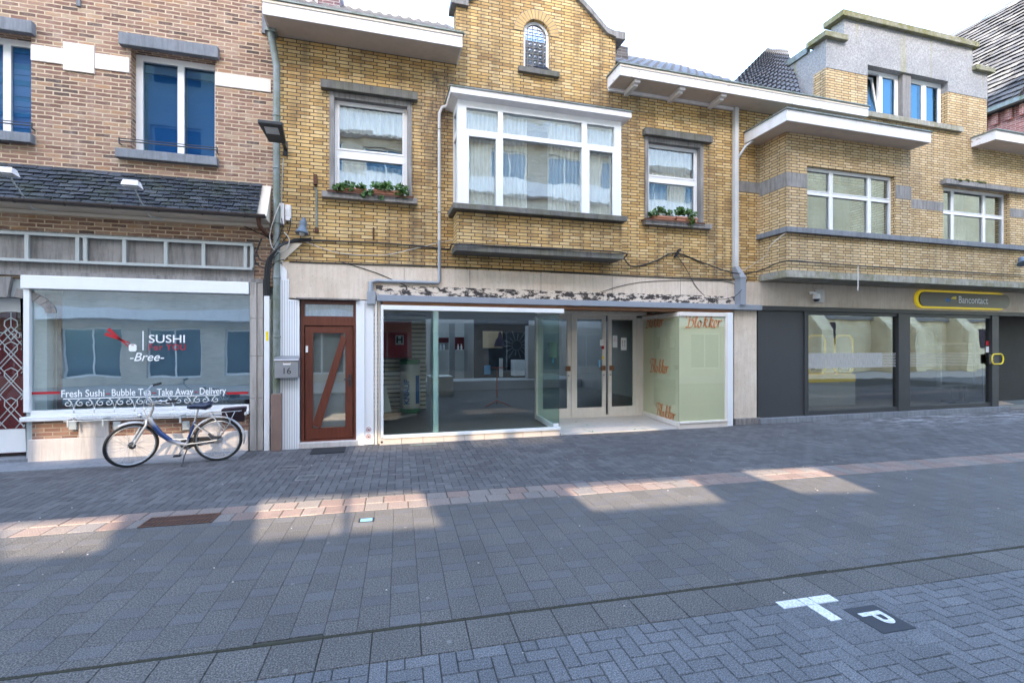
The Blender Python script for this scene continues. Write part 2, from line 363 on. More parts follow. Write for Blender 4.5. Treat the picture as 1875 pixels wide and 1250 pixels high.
def leaf():
    b = NB('trailing geranium leaves'); g = b.obj(); c = b.ramp(b.noise(g, 30, 3), [(.3, (.02, .055, .008)), (.55, (.05, .13, .015)), (.75, (.13, .25, .04))])
    b.p.inputs['Subsurface Weight'].default_value = 0; return b.fin(c, .5)
M['leaf'] = leaf()
def slate():
    b = NB('mossy slate'); g = b.obj(); at = b.n('Attribute', attribute_name='rnd').outputs['Fac']
    c = b.ramp(at, [(0, (.014, .018, .026)), (.6, (.030, .036, .048)), (1, (.055, .060, .072))])
    c = b.mix(b.math('MULTIPLY', b.ramp(b.noise(g, 2.4, 6, .8), [(.48, 0), (.68, 1)]), .6), c, (.035, .045, .014)); b.bump(b.noise(g, 40, 4), .4, .005)
    return b.fin(c, .6)
M['slate'] = slate()
def slate2():
    b = NB('old grey slate'); g = b.obj(); at = b.n('Attribute', attribute_name='rnd').outputs['Fac']
    c = b.ramp(at, [(0, (.035, .035, .04)), (.6, (.062, .062, .068)), (1, (.11, .105, .10))])
    c = b.mix(b.math('MULTIPLY', b.ramp(b.noise(g, 6, 5, .8), [(.5, 0), (.7, 1)]), .5), c, (.10, .08, .05)); b.bump(b.noise(g, 30, 4), .5, .01)
    return b.fin(c, .85)
M['slate2'] = slate2()
M['pantile'] = paint('dark glazed pantile', (.13, .135, .15), .4, dirt=.6, dcol=(.06, .055, .05))
def paver(name, stops, speck=.5, sc=230, rough=.8, warm=None, salt=0):
    b = NB(name); g = b.obj(); at = b.n('Attribute', attribute_name='rnd').outputs['Fac']
    c = b.ramp(at, stops); n = b.noise(g, sc, 2, .7)
    c = b.mix(speck, c, b.mix(1.0, c, b.ramp(n, [(.36, .38), (.5, .95), (.66, 2.0)]), 'MULTIPLY'))
    big = b.noise(g, .9, 5, .65); c = b.mix(1.0, c, b.ramp(big, [(.3, .82), (.7, 1.12)]), 'MULTIPLY')
    vo = b.n('TexVoronoi'); b.l(g, vo.inputs['Vector']); vo.inputs['Scale'].default_value = 3.1; vo.inputs['Randomness'].default_value = 1
    c = b.mix(b.math('MULTIPLY', b.ramp(vo.outputs['Distance'], [(.045, 1), (.06, 0)]), .35), c, (.30, .29, .27))
    c = b.mix(b.math('MULTIPLY', b.ramp(b.noise(g, 1.7, 7, .8), [(.56, 0), (.74, 1)]), .45), c, (.055, .052, .05))
    if salt:
        sx_ = b.n('SeparateXYZ'); b.l(g, sx_.inputs[0]); mk = b.math('MULTIPLY', b.ramp(b.math('DIVIDE', sx_.outputs['X'], 20.0), [(.44, 0), (.62, 1)]), b.ramp(b.math('DIVIDE', sx_.outputs['Y'], 10.0), [(.72, 0), (.88, 1)]))
        c = b.mix(b.math('MULTIPLY', b.ramp(b.noise(b.scale(g, .8, 2.2, 1), 2.0, 8, .75), [(.46, 0), (.62, 1)]), b.math('MULTIPLY', mk, .75)), c, (.42, .42, .44))
    if warm: c = b.mix(b.math('MULTIPLY', b.ramp(b.noise(g, 2.3, 6, .8), [(.52, 0), (.75, 1)]), .5), c, warm)
    b.bump(n, .25, .003); return b.fin(c, rough)
M['walkpav'] = paver('grey blue clay paver', [(0, (.074, .071, .074)), (.5, (.094, .091, .094)), (1, (.118, .114, .116))], .45, 150, salt=1)
M['roadpav'] = paver('coarse aggregate slab', [(0, (.088, .083, .079)), (1, (.106, .100, .095))], 1.0, 95)
M['smoothpav'] = paver('smooth grey block', [(0, (.092, .089, .091)), (1, (.109, .106, .108))], .75, 120)
M['parkpav'] = paver('blue grey concrete paver', [(0, (.102, .106, .114)), (.6, (.117, .121, .130)), (1, (.134, .138, .147))], .8, 110)
M['pinkpav'] = paver('pink granite sett', [(0, (.19, .135, .115)), (.3, (.235, .17, .145)), (.55, (.20, .17, .15)), (.8, (.17, .155, .15)), (1, (.26, .19, .155))], .5, 90)
M['joint'] = paint('joint sand', (.050, .047, .044), .95, dirt=.5, dcol=(.05, .05, .02))
M['mosseam'] = paint('mossy seam', (.035, .033, .022), .95, dirt=.8, dcol=(.03, .03, .012))
M['wpav'] = paver('white paver', [(0, (.60, .61, .62)), (1, (.68, .69, .70))], .35, 60)
M['bpav'] = paver('black paver', [(0, (.03, .034, .042)), (1, (.04, .044, .052))], .3, 170)
M['farground'] = paint('street surface', (.20, .19, .18), .9, dirt=.5)
M['lightground'] = paint('pale paving beyond', (.55, .49, .42), .9, dirt=.3)
# ------------------------------------------------------------------ shared builders
D = 9.4
def frame_rect(mb, x0, x1, z0, z1, y0, y1, t, tb=None):
    tb = tb or t
    mb.box(x0, x0+t, y0, y1, z0, z1); mb.box(x1-t, x1, y0, y1, z0, z1)
    mb.box(x0+t, x1-t, y0, y1, z0, z0+tb); mb.box(x0+t, x1-t, y0, y1, z1-t, z1)
def curtain(name, m, x0, x1, z0, z1, y, parent, waves=10, amp=.03, scallop=0):
    mb = MB(); n = waves*8; pts = []
    for k in range(n+1):
        u = k/n; pts.append((x0+(x1-x0)*u, y+amp*math.sin(u*waves*2*PI+.7*math.sin(u*9))+.3*amp*math.sin(u*waves*5.3)))
    for k in range(n):
        (a, ya), (b, yb) = pts[k], pts[k+1]; mb.face([(a, ya, z0), (b, yb, z0), (b, yb, z1), (a, ya, z1)])
    return mb.build(name, m, parent, smooth=True)
def pane_window(parent, x0, x1, z0, z1, y, cells, t=.055, gl='glass', fm='white', depth=.07, sash=.035):
    """one window: frame with a pane per cell; cells are (x0,x1,z0,z1) glass openings"""
    mb = MB(); mb.slab(rect(x0, x1, z0, z1), [rect(*c) for c in cells], y, y+depth)
    f = mb.build('window', M[fm], parent, bevel=.006)
    s = MB()
    for c in cells:
        a, b, lo, hi = c
        if sash: frame_rect(s, a-.0, b+.0, lo-.0, hi+.0, y-.012, y+.03, sash)
    if sash: s.build('sash', M[fm], f, bevel=.004)
    for c in cells:
        a, b, lo, hi = c
        MB().box(a+.002, b-.002, y+.032, y+.038, lo+.002, hi-.002).build('pane', M[gl], f)
    return f
def room(parent, name, m, x0, x1, y0, y1, z0, z1, fl=None):
    mb = MB(); t = .02
    mb.face([(x0, y1, z0), (x1, y1, z0), (x1, y1, z1), (x0, y1, z1)])
    mb.face([(x0, y0, z0), (x0, y1, z0), (x0, y1, z1), (x0, y0, z1)]); mb.face([(x1, y0, z0), (x1, y1, z0), (x1, y1, z1), (x1, y0, z1)][::-1])
    mb.face([(x0, y0, z1), (x0, y1, z1), (x1, y1, z1), (x1, y0, z1)])
    if not fl: mb.face([(x0, y0, z0), (x1, y0, z0), (x1, y1, z0), (x0, y1, z0)])
    o = mb.build(name, m, parent)
    if fl: MB().box(x0, x1, y0, y1, z0-.05, z0).build('room_floor', fl, parent)
    return o
def rnd_attr(o, vals):
    at = o.data.attributes.new('rnd', 'FLOAT', 'FACE')
    for k, v in enumerate(vals): at.data[k].value = v
def tiles(name, m, parent, o0, u, v, nu, nv, w_, h_, th=.012, lift=.02, jit=.3, keep=None, gap=.006):
    """overlapping slates: u along the eave, v up the slope, row by row"""
    o0, u, v = Vector(o0), Vector(u).normalized(), Vector(v).normalized(); n = u.cross(v).normalized(); mb = MB(); vals = []
    for j in range(nv):
        for i in range(-1, nu):
            a = i*w_+(w_/2 if j % 2 else 0); b = j*h_
            if a < -.001 or a+w_ > nu*w_+.001:
                a0, a1 = max(a, 0), min(a+w_, nu*w_)
                if a1-a0 < .03: continue
            else: a0, a1 = a, a+w_
            if keep and not keep(o0+u*(a0+a1)/2+v*b): continue
            r = random.random; l0, l1 = lift*(1+jit*r()), lift*(1+jit*r()); s = -.012*jit*r()*3
            def q(x, y, z): return o0+u*x+v*y+n*z
            p = [q(a0+gap, b+s, l0), q(a1-gap, b+s*r(), l1), q(a1-gap, b+h_*1.12, 0), q(a0+gap, b+h_*1.12, 0)]
            pt = [q(a0+gap, b+s, l0+th), q(a1-gap, b+s*r(), l1+th), q(a1-gap, b+h_*1.12, th*.3), q(a0+gap, b+h_*1.12, th*.3)]
            mb.hexa(p+pt); c = random.random(); vals += [c]*6
    ob = mb.build(name, m, parent)
    if len(ob.data.polygons) == len(vals): rnd_attr(ob, vals)
    return ob
_txt = {}
def text(name, body, m, parent, size, at, right, up, ext=.002, shear=0, bold=0, align='CENTER', sx=1.0, spacing=1.0):
    cu = bpy.data.curves.new(name, 'FONT'); cu.body = body; cu.size = 1; cu.align_x = align; cu.align_y = 'CENTER'; cu.shear = shear; cu.offset = bold; cu.extrude = 0
    cu.space_character = spacing; cu.resolution_u = 4
    t = bpy.data.objects.new(name, cu); C.objects.link(t); dg = bpy.context.evaluated_depsgraph_get()
    me = bpy.data.meshes.new_from_object(t.evaluated_get(dg)); bpy.data.objects.remove(t)
    r, u = Vector(right).normalized(), Vector(up).normalized(); n = r.cross(u); at = Vector(at)
    s = MB(); 
    V = [at+r*(p.co.x*size*sx)+u*(p.co.y*size) for p in me.vertices]
    k = len(V); s.v = [tuple(p+n*ext) for p in V]+[tuple(p+n*.0004) for p in V]
    ed = {}
    for p in me.polygons:
        vs_ = list(p.vertices); s.f.append(tuple(vs_)); s.f.append(tuple(q+k for q in vs_[::-1]))
        for a in range(len(vs_)): e = (vs_[a], vs_[(a+1) % len(vs_)]); ed[e] = 1
    for a, b in list(ed):
        if (b, a) not in ed: s.f.append((a, a+k, b+k, b))
    return s.build(name, m, parent)
def pen(strokes, at, right, up, size, mb, ext=.002, pw=.11, ang=R_(40)):
    """calligraphic pen strokes: each stroke is a polyline in letter space"""
    r, u = Vector(right).normalized(), Vector(up).normalized(); n = r.cross(u); at = Vector(at); d = Vector((math.cos(ang), math.sin(ang)))*pw/2
    for st in strokes:
        P_ = [Vector(p) for p in st]; S = []
        for k in range(len(P_)-1):       # catmull-rom
            a, b, c, e = P_[max(k-1, 0)], P_[k], P_[k+1], P_[min(k+2, len(P_)-1)]
            for q in range(5):
                t = q/5; S.append(.5*((2*b)+(c-a)*t+(2*a-5*b+4*c-e)*t*t+(3*b-a-3*c+e)*t**3))
        S.append(P_[-1])
        L = []
        for k, p in enumerate(S):
            tn = (S[min(k+1, len(S)-1)]-S[max(k-1, 0)]); tn = tn.normalized() if tn.length else Vector((1, 0)); nn = Vector((-tn.y, tn.x))
            wd = max(abs(nn.dot(d)), .018); e = min(1, .35+4*min(k, len(S)-1-k)/len(S)); L.append((p+nn*wd*e, p-nn*wd*e))
        f = lambda p, z: at+r*p.x*size+u*p.y*size+n*z
        for k in range(len(L)-1):
            a, b = L[k]; c, e = L[k+1]; mb.face([f(a, ext), f(b, ext), f(e, ext), f(c, ext)]); mb.face([f(a, 0), f(c, 0), f(e, 0), f(b, 0)])
            mb.face([f(b, 0), f(e, 0), f(e, ext), f(b, ext)]); mb.face([f(a, 0), f(a, ext), f(c, ext), f(c, 0)])
def script_word():     # a slanted copperplate word, letter height 1
    k = lambda x: ([(x+.08, 0), (x+.34, 1.0)], [(x+.30, .85), (x+.42, 1.0), (x+.36, .8), (x+.1, .05)], [(x+.16, .30), (x+.30, .52), (x+.42, .52), (x+.36, .36), (x+.22, .30), (x+.30, .08), (x+.38, 0), (x+.5, .12)])
    S = [[(.30, .95), (.22, .55), (.10, .08), (-.02, -.03), (-.08, .05)], [(.0, .62), (-.06, .80), (.10, .98), (.34, 1.0), (.58, .96), (.60, .78), (.44, .58), (.26, .52)],
         [(.26, .52), (.46, .50), (.52, .32), (.42, .08), (.22, -.02), (.0, .02)], [(.60, .12), (.74, .45), (.90, .92), (.84, 1.0), (.76, .80), (.64, .25), (.66, .02), (.76, .08), (.84, .2)],
         [(1.06, .46), (.92, .40), (.88, .12), (.98, -.01), (1.10, .14), (1.12, .36), (1.04, .48), (1.14, .36), (1.24, .40)]]
    for x in (1.22, 1.66): S += [list(q) for q in k(x)]
    S += [[(2.14, .14), (2.32, .28), (2.38, .44), (2.28, .50), (2.18, .34), (2.16, .10), (2.26, -.01), (2.44, .16)], [(2.44, .16), (2.58, .52), (2.54, .30), (2.48, 0)], [(2.52, .26), (2.64, .46), (2.76, .50), (2.74, .40)]]
    return S
# ================================================================== MIDDLE BUILDING (yellow brick, gable, empty shop)
midb = thing('brick_shop_house', 'yellow brick shop house with curved gable, white bay window and empty shop below', 'building', (3.4, D, 0))
EZ = 7.36
XL, XR = X(503), X(1383.5)
gx0, gx1 = X(835), X(1127)
archc = X(983); ar = .285; az1 = Z(983, 62); asz = Z(983, 130)
lw = (X(613), X(745), Z(680, 356), Z(680, 186)); lwo = (X(603), X(754), Z(680, 360), Z(680, 178))   # left upper window and its opening
rw = (X(1187), X(1278), Z(1232, 404), Z(1232, 265)); rwo = (X(1180), X(1287), Z(1232, 408), Z(1232, 257))
TZ0, TZ1 = 2.70, 3.35       # travertine band
gz = 8.45
gout = [(XL, TZ1), (XR, TZ1), (XR, 7.62), (gx1, 7.62), (gx1, Z(1127, 70)-.02), (X(1110), Z(1110, 64)), (X(1080), Z(1080, 28)), (X(1050), Z(1050, -4)), (X(1030), Z(1030, -22)), (X(990), Z(990, -45)), (X(945), Z(945, -50)), (X(905), Z(905, -35)), (X(885), Z(885, -15)), (X(865), Z(865, 2)), (gx0, Z(835, 10)), (gx0, 7.62), (XL, 7.62)]
arch = [(archc-ar, asz), (archc+ar, asz)]+[(archc+ar*math.cos(a*PI/12), az1+ar*1.0*math.sin(a*PI/12)) for a in range(0, 13)]
bayx = (X(838, 8.85), X(1137.5, 8.85))
MB().slab(gout, [rect(*lwo), rect(*rwo), arch, rect(bayx[0]+.12, bayx[1]-.12, 4.5, 6.38)], D, D+.3).build('upper_wall', M['ybrick'], midb)
# gable coping following the outline
cop = MB(); gp = [gout[k] for k in range(4, 15)][::-1]
for k in range(len(gp)-1):
    (a, za), (b, zb) = gp[k], gp[k+1]
    cop.hexa([(a, D-.07, za), (b, D-.07, zb), (b, D+.34, zb), (a, D+.34, za), (a, D-.07, za+.12), (b, D-.07, zb+.12), (b, D+.34, zb+.12), (a, D+.34, za+.12)])
a, za = gout[4]; cop.box(a-.02, a+.20, D-.08, D+.34, za-.03, za+.13)
a, za = gp[0]; cop.box(a-.10, a+.24, D-.075, D+.345, za-.01, za+.115)
cop.build('gable_coping', M['greystone'], midb)
# arched window
af = MB(); inn = [(archc+(ar-.055)*math.cos(t), az1+(ar-.055)*math.sin(t)) for t in [a*PI/12 for a in range(13)]]
af.slab([(archc-ar+.002, asz+.002), (archc+ar-.002, asz+.002)]+[(archc+(ar-.002)*math.cos(a*PI/12), az1+(ar-.002)*math.sin(a*PI/12)) for a in range(13)], [[(archc-ar+.055, asz+.055), (archc+ar-.055, asz+.055)]+inn], D+.07, D+.13)
af = af.build('arched_window', M['white'], midb)
MB().slab([(archc-ar+.055, asz+.055), (archc+ar-.055, asz+.055)]+inn, [], D+.10, D+.106).build('leaded_pane', glass('leaded bullseye glass', .12, (.35, .45, .6), .08), af)
ld = MB()
for k in range(1, 5): ld.box(archc-ar+k*ar*2/5-.006, archc-ar+k*ar*2/5+.006, D+.092, D+.098, asz+.05, az1+math.sqrt(max(.01, (ar-.05)**2-(-ar+k*ar*2/5)**2)))
z = asz+.15
while z < az1+ar-.1:
    hw = ar-.055 if z < az1 else math.sqrt(max(.01, (ar-.055)**2-(z-az1)**2)); ld.box(archc-hw, archc+hw, D+.091, D+.097, z-.006, z+.006); z += .125
ld.build('lead_cames', M['greystone'], af)
bgl = glass('bullseye blobs', .15, (.45, .55, .7), .1)
for i in range(5):
    for j in range(8):
        cx, cz = archc-ar+(i+.5)*ar*2/5, asz+.09+j*.125
        if cz < az1 or (cx-archc)**2+(cz-az1)**2 < (ar-.1)**2: MB().lathe([(.034, 0), (.025, .005), (.008, .008)], (cx, D+.1, cz), (0, -1, 0), 10).build('bullseye_glass', bgl, af)
bam = paint('plain yellow brick', (.60, .39, .16), .8, dirt=.4)   # header arch of bricks on end
for k in range(17):
    t0, t1 = PI*k/17+.02, PI*(k+1)/17-.02; r0, r1 = ar+.012, ar+.20
    p = lambda r, t, y: (archc+r*math.cos(t), y, az1+r*math.sin(t))
    MB().hexa([p(r0, t1, D-.008), p(r0, t0, D-.008), p(r0, t0, D+.02), p(r0, t1, D+.02), p(r1, t1, D-.008), p(r1, t0, D-.008), p(r1, t0, D+.02), p(r1, t1, D+.02)]).build('arch_brick', bam, midb)
dk = MB().slab([(archc+(ar+.21)*math.cos(a*PI/14), az1+(ar+.21)*math.sin(a*PI/14)) for a in range(15)], [[(archc+(ar+.005)*math.cos(a*PI/14), az1+.001+(ar+.005)*math.sin(a*PI/14)) for a in range(15)]], D-.003, D+.01)
dk.build('arch_mortar', M['concrete'], midb)
box('gable_window_sill', M['darkstone'], X(948), X(1022), D-.09, D+.12, asz-.10, asz, midb)
# eaves
def eave(x0, x1, yf, z0, h, m, capl=.02, y1=D):
    e = MB().box(x0, x1, yf, yf+.03, z0, z0+h); e.box(x0, x0+.03, yf+.03, y1, z0, z0+h); e.box(x1-.03, x1, yf+.03, y1, z0, z0+h)
    f = e.build('eave_fascia', M[m], midb if y1 == D else None, bevel=.004)
    MB().box(x0+.03, x1-.03, yf+.03, y1, z0+.008, z0+.03).build('soffit', M['soffit'], f)
    MB().box(x0-.03, x1+.03, yf-.035, y1, z0+h+.001, z0+h+.03).build('zinc_edge', M['zinc'], f)
    MB().box(x0-.005, x1+.005, yf-.014, yf-.001, z0+h-.05, z0+h-.005).build('fascia_moulding', M['cream'], f)
    return f
ea = eave(X(480.5, 8.82), X(846.8, 8.82), 8.82, EZ, .25, 'fascia')
eb = eave(X(1135, 8.84), X(1590, 8.84)-.0, 8.84, EZ, .23, 'peelfascia')
for px in (1163, 1245, 1320):
    br = MB(); x = X(px, 9.0); br.box(x-.05, x+.05, 8.97, D, EZ-.10, EZ+.006); br.box(x-.07, x+.07, 8.90, 9.10, EZ-.055, EZ+.004)
    br.build('soffit_bracket', M['fascia'], eb, bevel=.006)
MB().box(X(1113), X(1350), D-.06, D-.001, EZ-.06, EZ+.005).build('soffit_moulding', M['fascia'], eb)
# roof of the house and its chimney
ry = 12.6; rzl = Z(720, 26, ry); 
def roofplane(name, x0, x1, y0, z0, y1, z1, parent, m='pantile', wv=.22):
    mb = MB(); n = int((x1-x0)/wv*4); rows = int((y1-y0)/.3)
    for j in range(rows):
        t0, t1 = j/rows, (j+1)/rows
        for k in range(n):
            xa, xb = x0+(x1-x0)*k/n, x0+(x1-x0)*(k+1)/n
            ha, hb = .028*math.sin(xa/wv*2*PI), .028*math.sin(xb/wv*2*PI); L = .035
            mb.face([(xa, y0+(y1-y0)*t0, z0+(z1-z0)*t0+ha+L), (xb, y0+(y1-y0)*t0, z0+(z1-z0)*t0+hb+L), (xb, y0+(y1-y0)*t1, z0+(z1-z0)*t1+hb), (xa, y0+(y1-y0)*t1, z0+(z1-z0)*t1+ha)])
            mb.face([(xa, y0+(y1-y0)*t0, z0+(z1-z0)*t0+ha), (xb, y0+(y1-y0)*t0, z0+(z1-z0)*t0+hb), (xb, y0+(y1-y0)*t0, z0+(z1-z0)*t0+hb+L), (xa, y0+(y1-y0)*t0, z0+(z1-z0)*t0+ha+L)])
    return mb.build(name, M[m], parent)
roofplane('roof', XL, gx0+.1, 8.9, EZ+.27, ry, rzl, midb); MB().box(XL, gx0+.1, ry, ry+4, TZ1, rzl).build('rear_roof', M['pantile'], midb)
rz2 = Z(1250, 118, ry); roofplane('roof', gx1, X(1345), 8.9, EZ+.25, ry, rz2, midb); 
MB().box(gx0, gx1, D+.31, 16, TZ1+.4, 8.3).build('attic', M['pantile'], midb)
MB().box(gx1, 10.6, ry, 16, TZ1, rz2-.02).build('rear_roof', M['pantile'], midb)
MB().box(X(1128, 10.2), X(1150, 10.2), 10.2, 10.8, 7.5, Z(1138, 84, 10.2)).build('chimney', M['chimbrick'], midb)
# hip of pantiles rising behind the right eave
hp = MB()
def hipquad(p, q, r, s, n=14, rows=12):
    p, q, r, s = map(Vector, (p, q, r, s)); nn = (q-p).cross(s-p).normalized()
    for j in range(rows):
        for k in range(n):
            f = lambda u, v, h: (p.lerp(q, u)).lerp(s.lerp(r, u), v)+nn*h
            for z_ in range(4):
                u0, u1 = (k+z_/4)/n, (k+(z_+1)/4)/n; h0, h1 = .035*math.sin(u0*n*2*PI), .035*math.sin(u1*n*2*PI)
                hp.face([f(u0, j/rows, h0+.05), f(u1, j/rows, h1+.05), f(u1, (j+1)/rows, h1), f(u0, (j+1)/rows, h0)]); hp.face([f(u0, j/rows, h0-.01), f(u1, j/rows, h1-.01), f(u1, j/rows, h1+.05), f(u0, j/rows, h0+.05)])
YA = 11.2
hipquad((X(1335, 9.6), 9.6, Z(1335, 158, 9.6)), (X(1470, 9.6), 9.6, Z(1470, 180, 9.6)), (X(1440, YA), YA, Z(1440, 92, YA)), (X(1406, YA), YA, Z(1406, 88, YA)))
hp.build('hip_roof', M['pantile'], midb)
# stone surrounds of the two side windows
def stone_window(o, hd, sl, parent, headm, jm):
    x0, x1, z0, z1 = o
    j = MB(); j.box(x0+.001, x0+.085, D-.03, D+.20, z0, z1-.001); j.box(x1-.085, x1-.001, D-.03, D+.20, z0, z1-.001); j.box(x0+.085, x1-.085, D-.02, D+.20, z1-.10, z1-.001)
    j.build('window_jambs', M[jm], parent, bevel=.006)
    MB().box(hd[0], hd[1], D-.13, D+.05, z1, z1+.15).build('window_header', M[headm], parent, bevel=.012)
    MB().box(sl[0], sl[1], D-.14, D+.15, z0-.11, z0).build('window_sill', M['greystone'], parent, bevel=.008)
stone_window(lwo, (X(588), X(764)), (X(590), X(763)), midb, 'darkstone', 'greystone')
stone_window(rwo, (X(1176), X(1299)), (X(1176), X(1297)), midb, 'darkstone', 'greystone')
def side_window(o, tz0, tz1, lc):
    x0, x1, z0, z1 = o[0]+.08, o[1]-.08, o[2], o[3]-.09; y = D+.10
    f = pane_window(midb, x0, x1, z0, z1, y, [(x0+.055, x1-.055, z0+.055, tz0), (x0+.055, x1-.055, tz1, z1-.055)])
    return f, x0, x1, z0, z1
tL = Z(680, 283); fL, a0, a1, b0, b1 = side_window(lwo, tL-.06, tL+.06, 0)
curtain('half_curtain', M['lace'], a0+.07, a1-.07, b0+.04, Z(680, 296), D+.24, fL, 9); curtain('valance', M['lace'], a0+.07, a1-.07, Z(680, 238), b1-.05, D+.24, fL, 9)
tR = Z(1232, 328); fR, a0, a1, b0, b1 = side_window(rwo, tR-.05, tR+.05, 0)
curtain('curtain', M['lace'], a0+.07, a1-.07, b0+.04, b1-.05, D+.24, fR, 11)
room(midb, 'upstairs_room', M['interior'], XL+.3, XR-.3, D+.31, 12.4, 3.6, 7.3)
# ---- bay window
BY = 8.85; bx0, bx1 = bayx
bay = MB(); bb0, bb1 = X(835, 8.91)+.02, X(1141, 8.91)-.02
bay.box(bb0, bb1, 8.93, D, 3.74, 4.36).build('bay_brick_base', M['ybrick'], midb)
MB().box(bb0-.03, bb1+.03, 8.90, D, 3.62, 3.735).build('bay_slab', M['darkstone'], midb)
MB().box(bx0-.10, bx1+.10, 8.77, D, 4.365, 4.47).build('bay_sill', M['darkstone'], midb, bevel=.01)
zb, ztop = 4.475, 6.41
mx = [X(p, BY) for p in (854, 912, 921, 1065.5, 1075, 1125)]
ztp = Z(880, 200, BY); zbt = Z(880, 383, BY)
zt0, zt1 = Z(990, 261, BY), Z(990, 252.5, BY)
cells = [(mx[0], mx[1], zbt, zt0), (mx[2], mx[3], zbt, zt0), (mx[4], mx[5], zbt, zt0), (mx[0], mx[1], zt1, ztp), (mx[2], mx[3], zt1, ztp), (mx[4], mx[5], zt1, ztp)]
bf = MB().slab(rect(bx0, bx1, zb, ztop), [rect(*c) for c in cells], BY, BY+.10).build('bay_window', M['white'], midb, bevel=.008)
for c in (cells[0], cells[2]):
    s = MB(); frame_rect(s, c[0], c[1], c[2], c[3], BY-.02, BY+.03, .045); s.build('casement', M['white'], bf, bevel=.005)
for c in cells: MB().box(c[0]+.002, c[1]-.002, BY+.05, BY+.056, c[2]+.002, c[3]-.002).build('pane', M['glass'], bf)
for x0_, x1_ in ((bx0, bx0+.08), (bx1-.08, bx1)):
    sd_ = MB(); sd_.box(x0_, x1_, BY+.10, BY+.17, zb, ztop); sd_.box(x0_, x1_, D-.06, D-.001, zb, ztop); sd_.box(x0_, x1_, BY+.17, D-.06, zb, zb+.12); sd_.box(x0_, x1_, BY+.17, D-.06, ztp, ztop); sd_.box(x0_, x1_, BY+.17, D-.06, zt0, zt1+.02)
    sd_.build('side_frame', M['white'], bf); xm = (x0_+x1_)/2
    MB().box(xm-.003, xm+.003, BY+.17, D-.06, zb+.12, ztp).build('side_pane', M['glass'], bf)
cr = MB(); e0 = ztop; zc = 6.555    # crown: sloped cove then vertical fascia
i0 = [(bx0, BY-.0, e0), (bx1, BY, e0), (bx1, D, e0), (bx0, D, e0)]; cxo = .14
i1 = [(bx0-cxo, BY-cxo, e0+.035), (bx1+cxo, BY-cxo, e0+.035), (bx1+cxo, D, e0+.035), (bx0-cxo, D, e0+.035)]
cr.hexa(i0+i1); cr.box(bx0-cxo-.01, bx1+cxo+.01, BY-cxo-.01, D, e0+.035, zc+.0)
cr.build('bay_crown', M['fascia'], bf); MB().box(bx0-cxo-.03, bx1+cxo+.03, BY-cxo-.03, D, zc, zc+.02).build('bay_zinc_roof', M['zinc'], bf)
curtain('curtain', M['lace'], bx0+.15, X(965, 9.0), zb+.02, ztop-.15, BY+.15, bf, 16, .03); curtain('curtain', M['lace'], X(1003, 9.0), bx1-.15, zb+.02, ztop-.15, BY+.15, bf, 18, .03)
# ---- shop floor facade
SP = midb
MB().slab(rect(XL+.12, XR, TZ0, TZ1-.002), [], D-.02, D+.3).build('travertine_band', M['travert'], midb)
for px in (740, 860, 990, 1120, 1245): x = X(px); MB().box(x-.004, x+.004, D-.024, D-.019, TZ0, TZ1-.01).build('panel_joint', M['concrete'], midb)
# stepped left edge: white plastic cladding climbs beside the door
MB().slab([(X(510), .0), (X(549.5), .0), (X(549.5), Z(549, 550)), (X(530), Z(530, 549)), (X(530), Z(530, 512)), (X(526), Z(526, 512)), (X(526), Z(526, 496)), (X(512), Z(512, 480)), (X(510), Z(510, 480))], [], D-.10, D-.025).build('white_cladding', M['upvc'], midb)
gr = MB()
for k in range(1, 9):
    x = X(510)+(X(549.5)-X(510))*k/9; gr.box(x-.003, x+.003, D-.1025, D-.0995, .01, Z(549, 552) if k > 4 else 3.0)
gr.build('cladding_groove', M['greygut'], midb)
MB().slab([(XL-.02, Z(505, 482)), (X(517), Z(517, 480)), (X(554), Z(554, 446)), (X(515), Z(515, 447)), (XL-.02, Z(505, 446))], [], D-.05, D-.005).build('slanted_panel', M['cream'], midb)
dz0, dz1 = .10, 2.67; dx0, dx1 = X(551), X(653)
MB().box(dx0-.06, dx1+.06, D-.16, D+.28, dz1+.005, dz1+.03).build('door_hood', M['concrete'], midb)
MB().box(dx0-.02, dx1+.02, D-.12, D+.25, 0, .10).build('doorstep', M['lightstone'], midb, bevel=.01)
ztr0, ztr1 = Z(600, 580), Z(600, 596)
dfm = MB().slab(rect(dx0, dx1, dz0, dz1), [rect(dx0+.06, dx1-.06, ztr1, ztr0+.02) if 0 else rect(dx0+.055, dx1-.055, dz0+.03, ztr1), rect(dx0+.06, dx1-.06, ztr0+.01, dz1-.07)], D+.0, D+.09)
dr = dfm.build('front_door', M['wood'], midb, bevel=.006)
lx0, lx1 = dx0+.07, dx1-.07; lz0, lz1 = dz0+.04, ztr1-.015
MB().slab(rect(lx0, lx1, lz0, lz1), [rect(lx0+.13, lx1-.13, lz0+.20, lz1-.12)], D+.02, D+.07).build('door_leaf', M['wood'], dr, bevel=.006)
dg = MB(); p0, p1 = (lx0+.14, lz0+.20), (lx1-.13, lz1-.16); w_ = .06
dg.hexa([(p0[0]-.02, D+.0, p0[1]+.06), (p0[0]+.12, D+.0, p0[1]), (p0[0]+.12, D+.06, p0[1]), (p0[0]-.02, D+.06, p0[1]+.06), (p1[0]-.06, D, p1[1]+.03), (p1[0]+.02, D, p1[1]-.08), (p1[0]+.02, D+.06, p1[1]-.08), (p1[0]-.06, D+.06, p1[1]+.03)])
dg.build('diagonal_rail', M['wood'], dr, bevel=.005)
MB().box(lx0+.128, lx1-.128, D+.045, D+.051, lz0+.198, lz1-.118).build('door_glass', glass('door glass', .12, (.9, .92, .9), .02), dr); MB().box(lx0+.12, lx1-.12, D+.085, D+.088, lz0+.19, lz1-.11).build('frosted_backing', paint('frosted backing', (.27, .27, .25), .5, dirt=.3, dscale=1), dr)
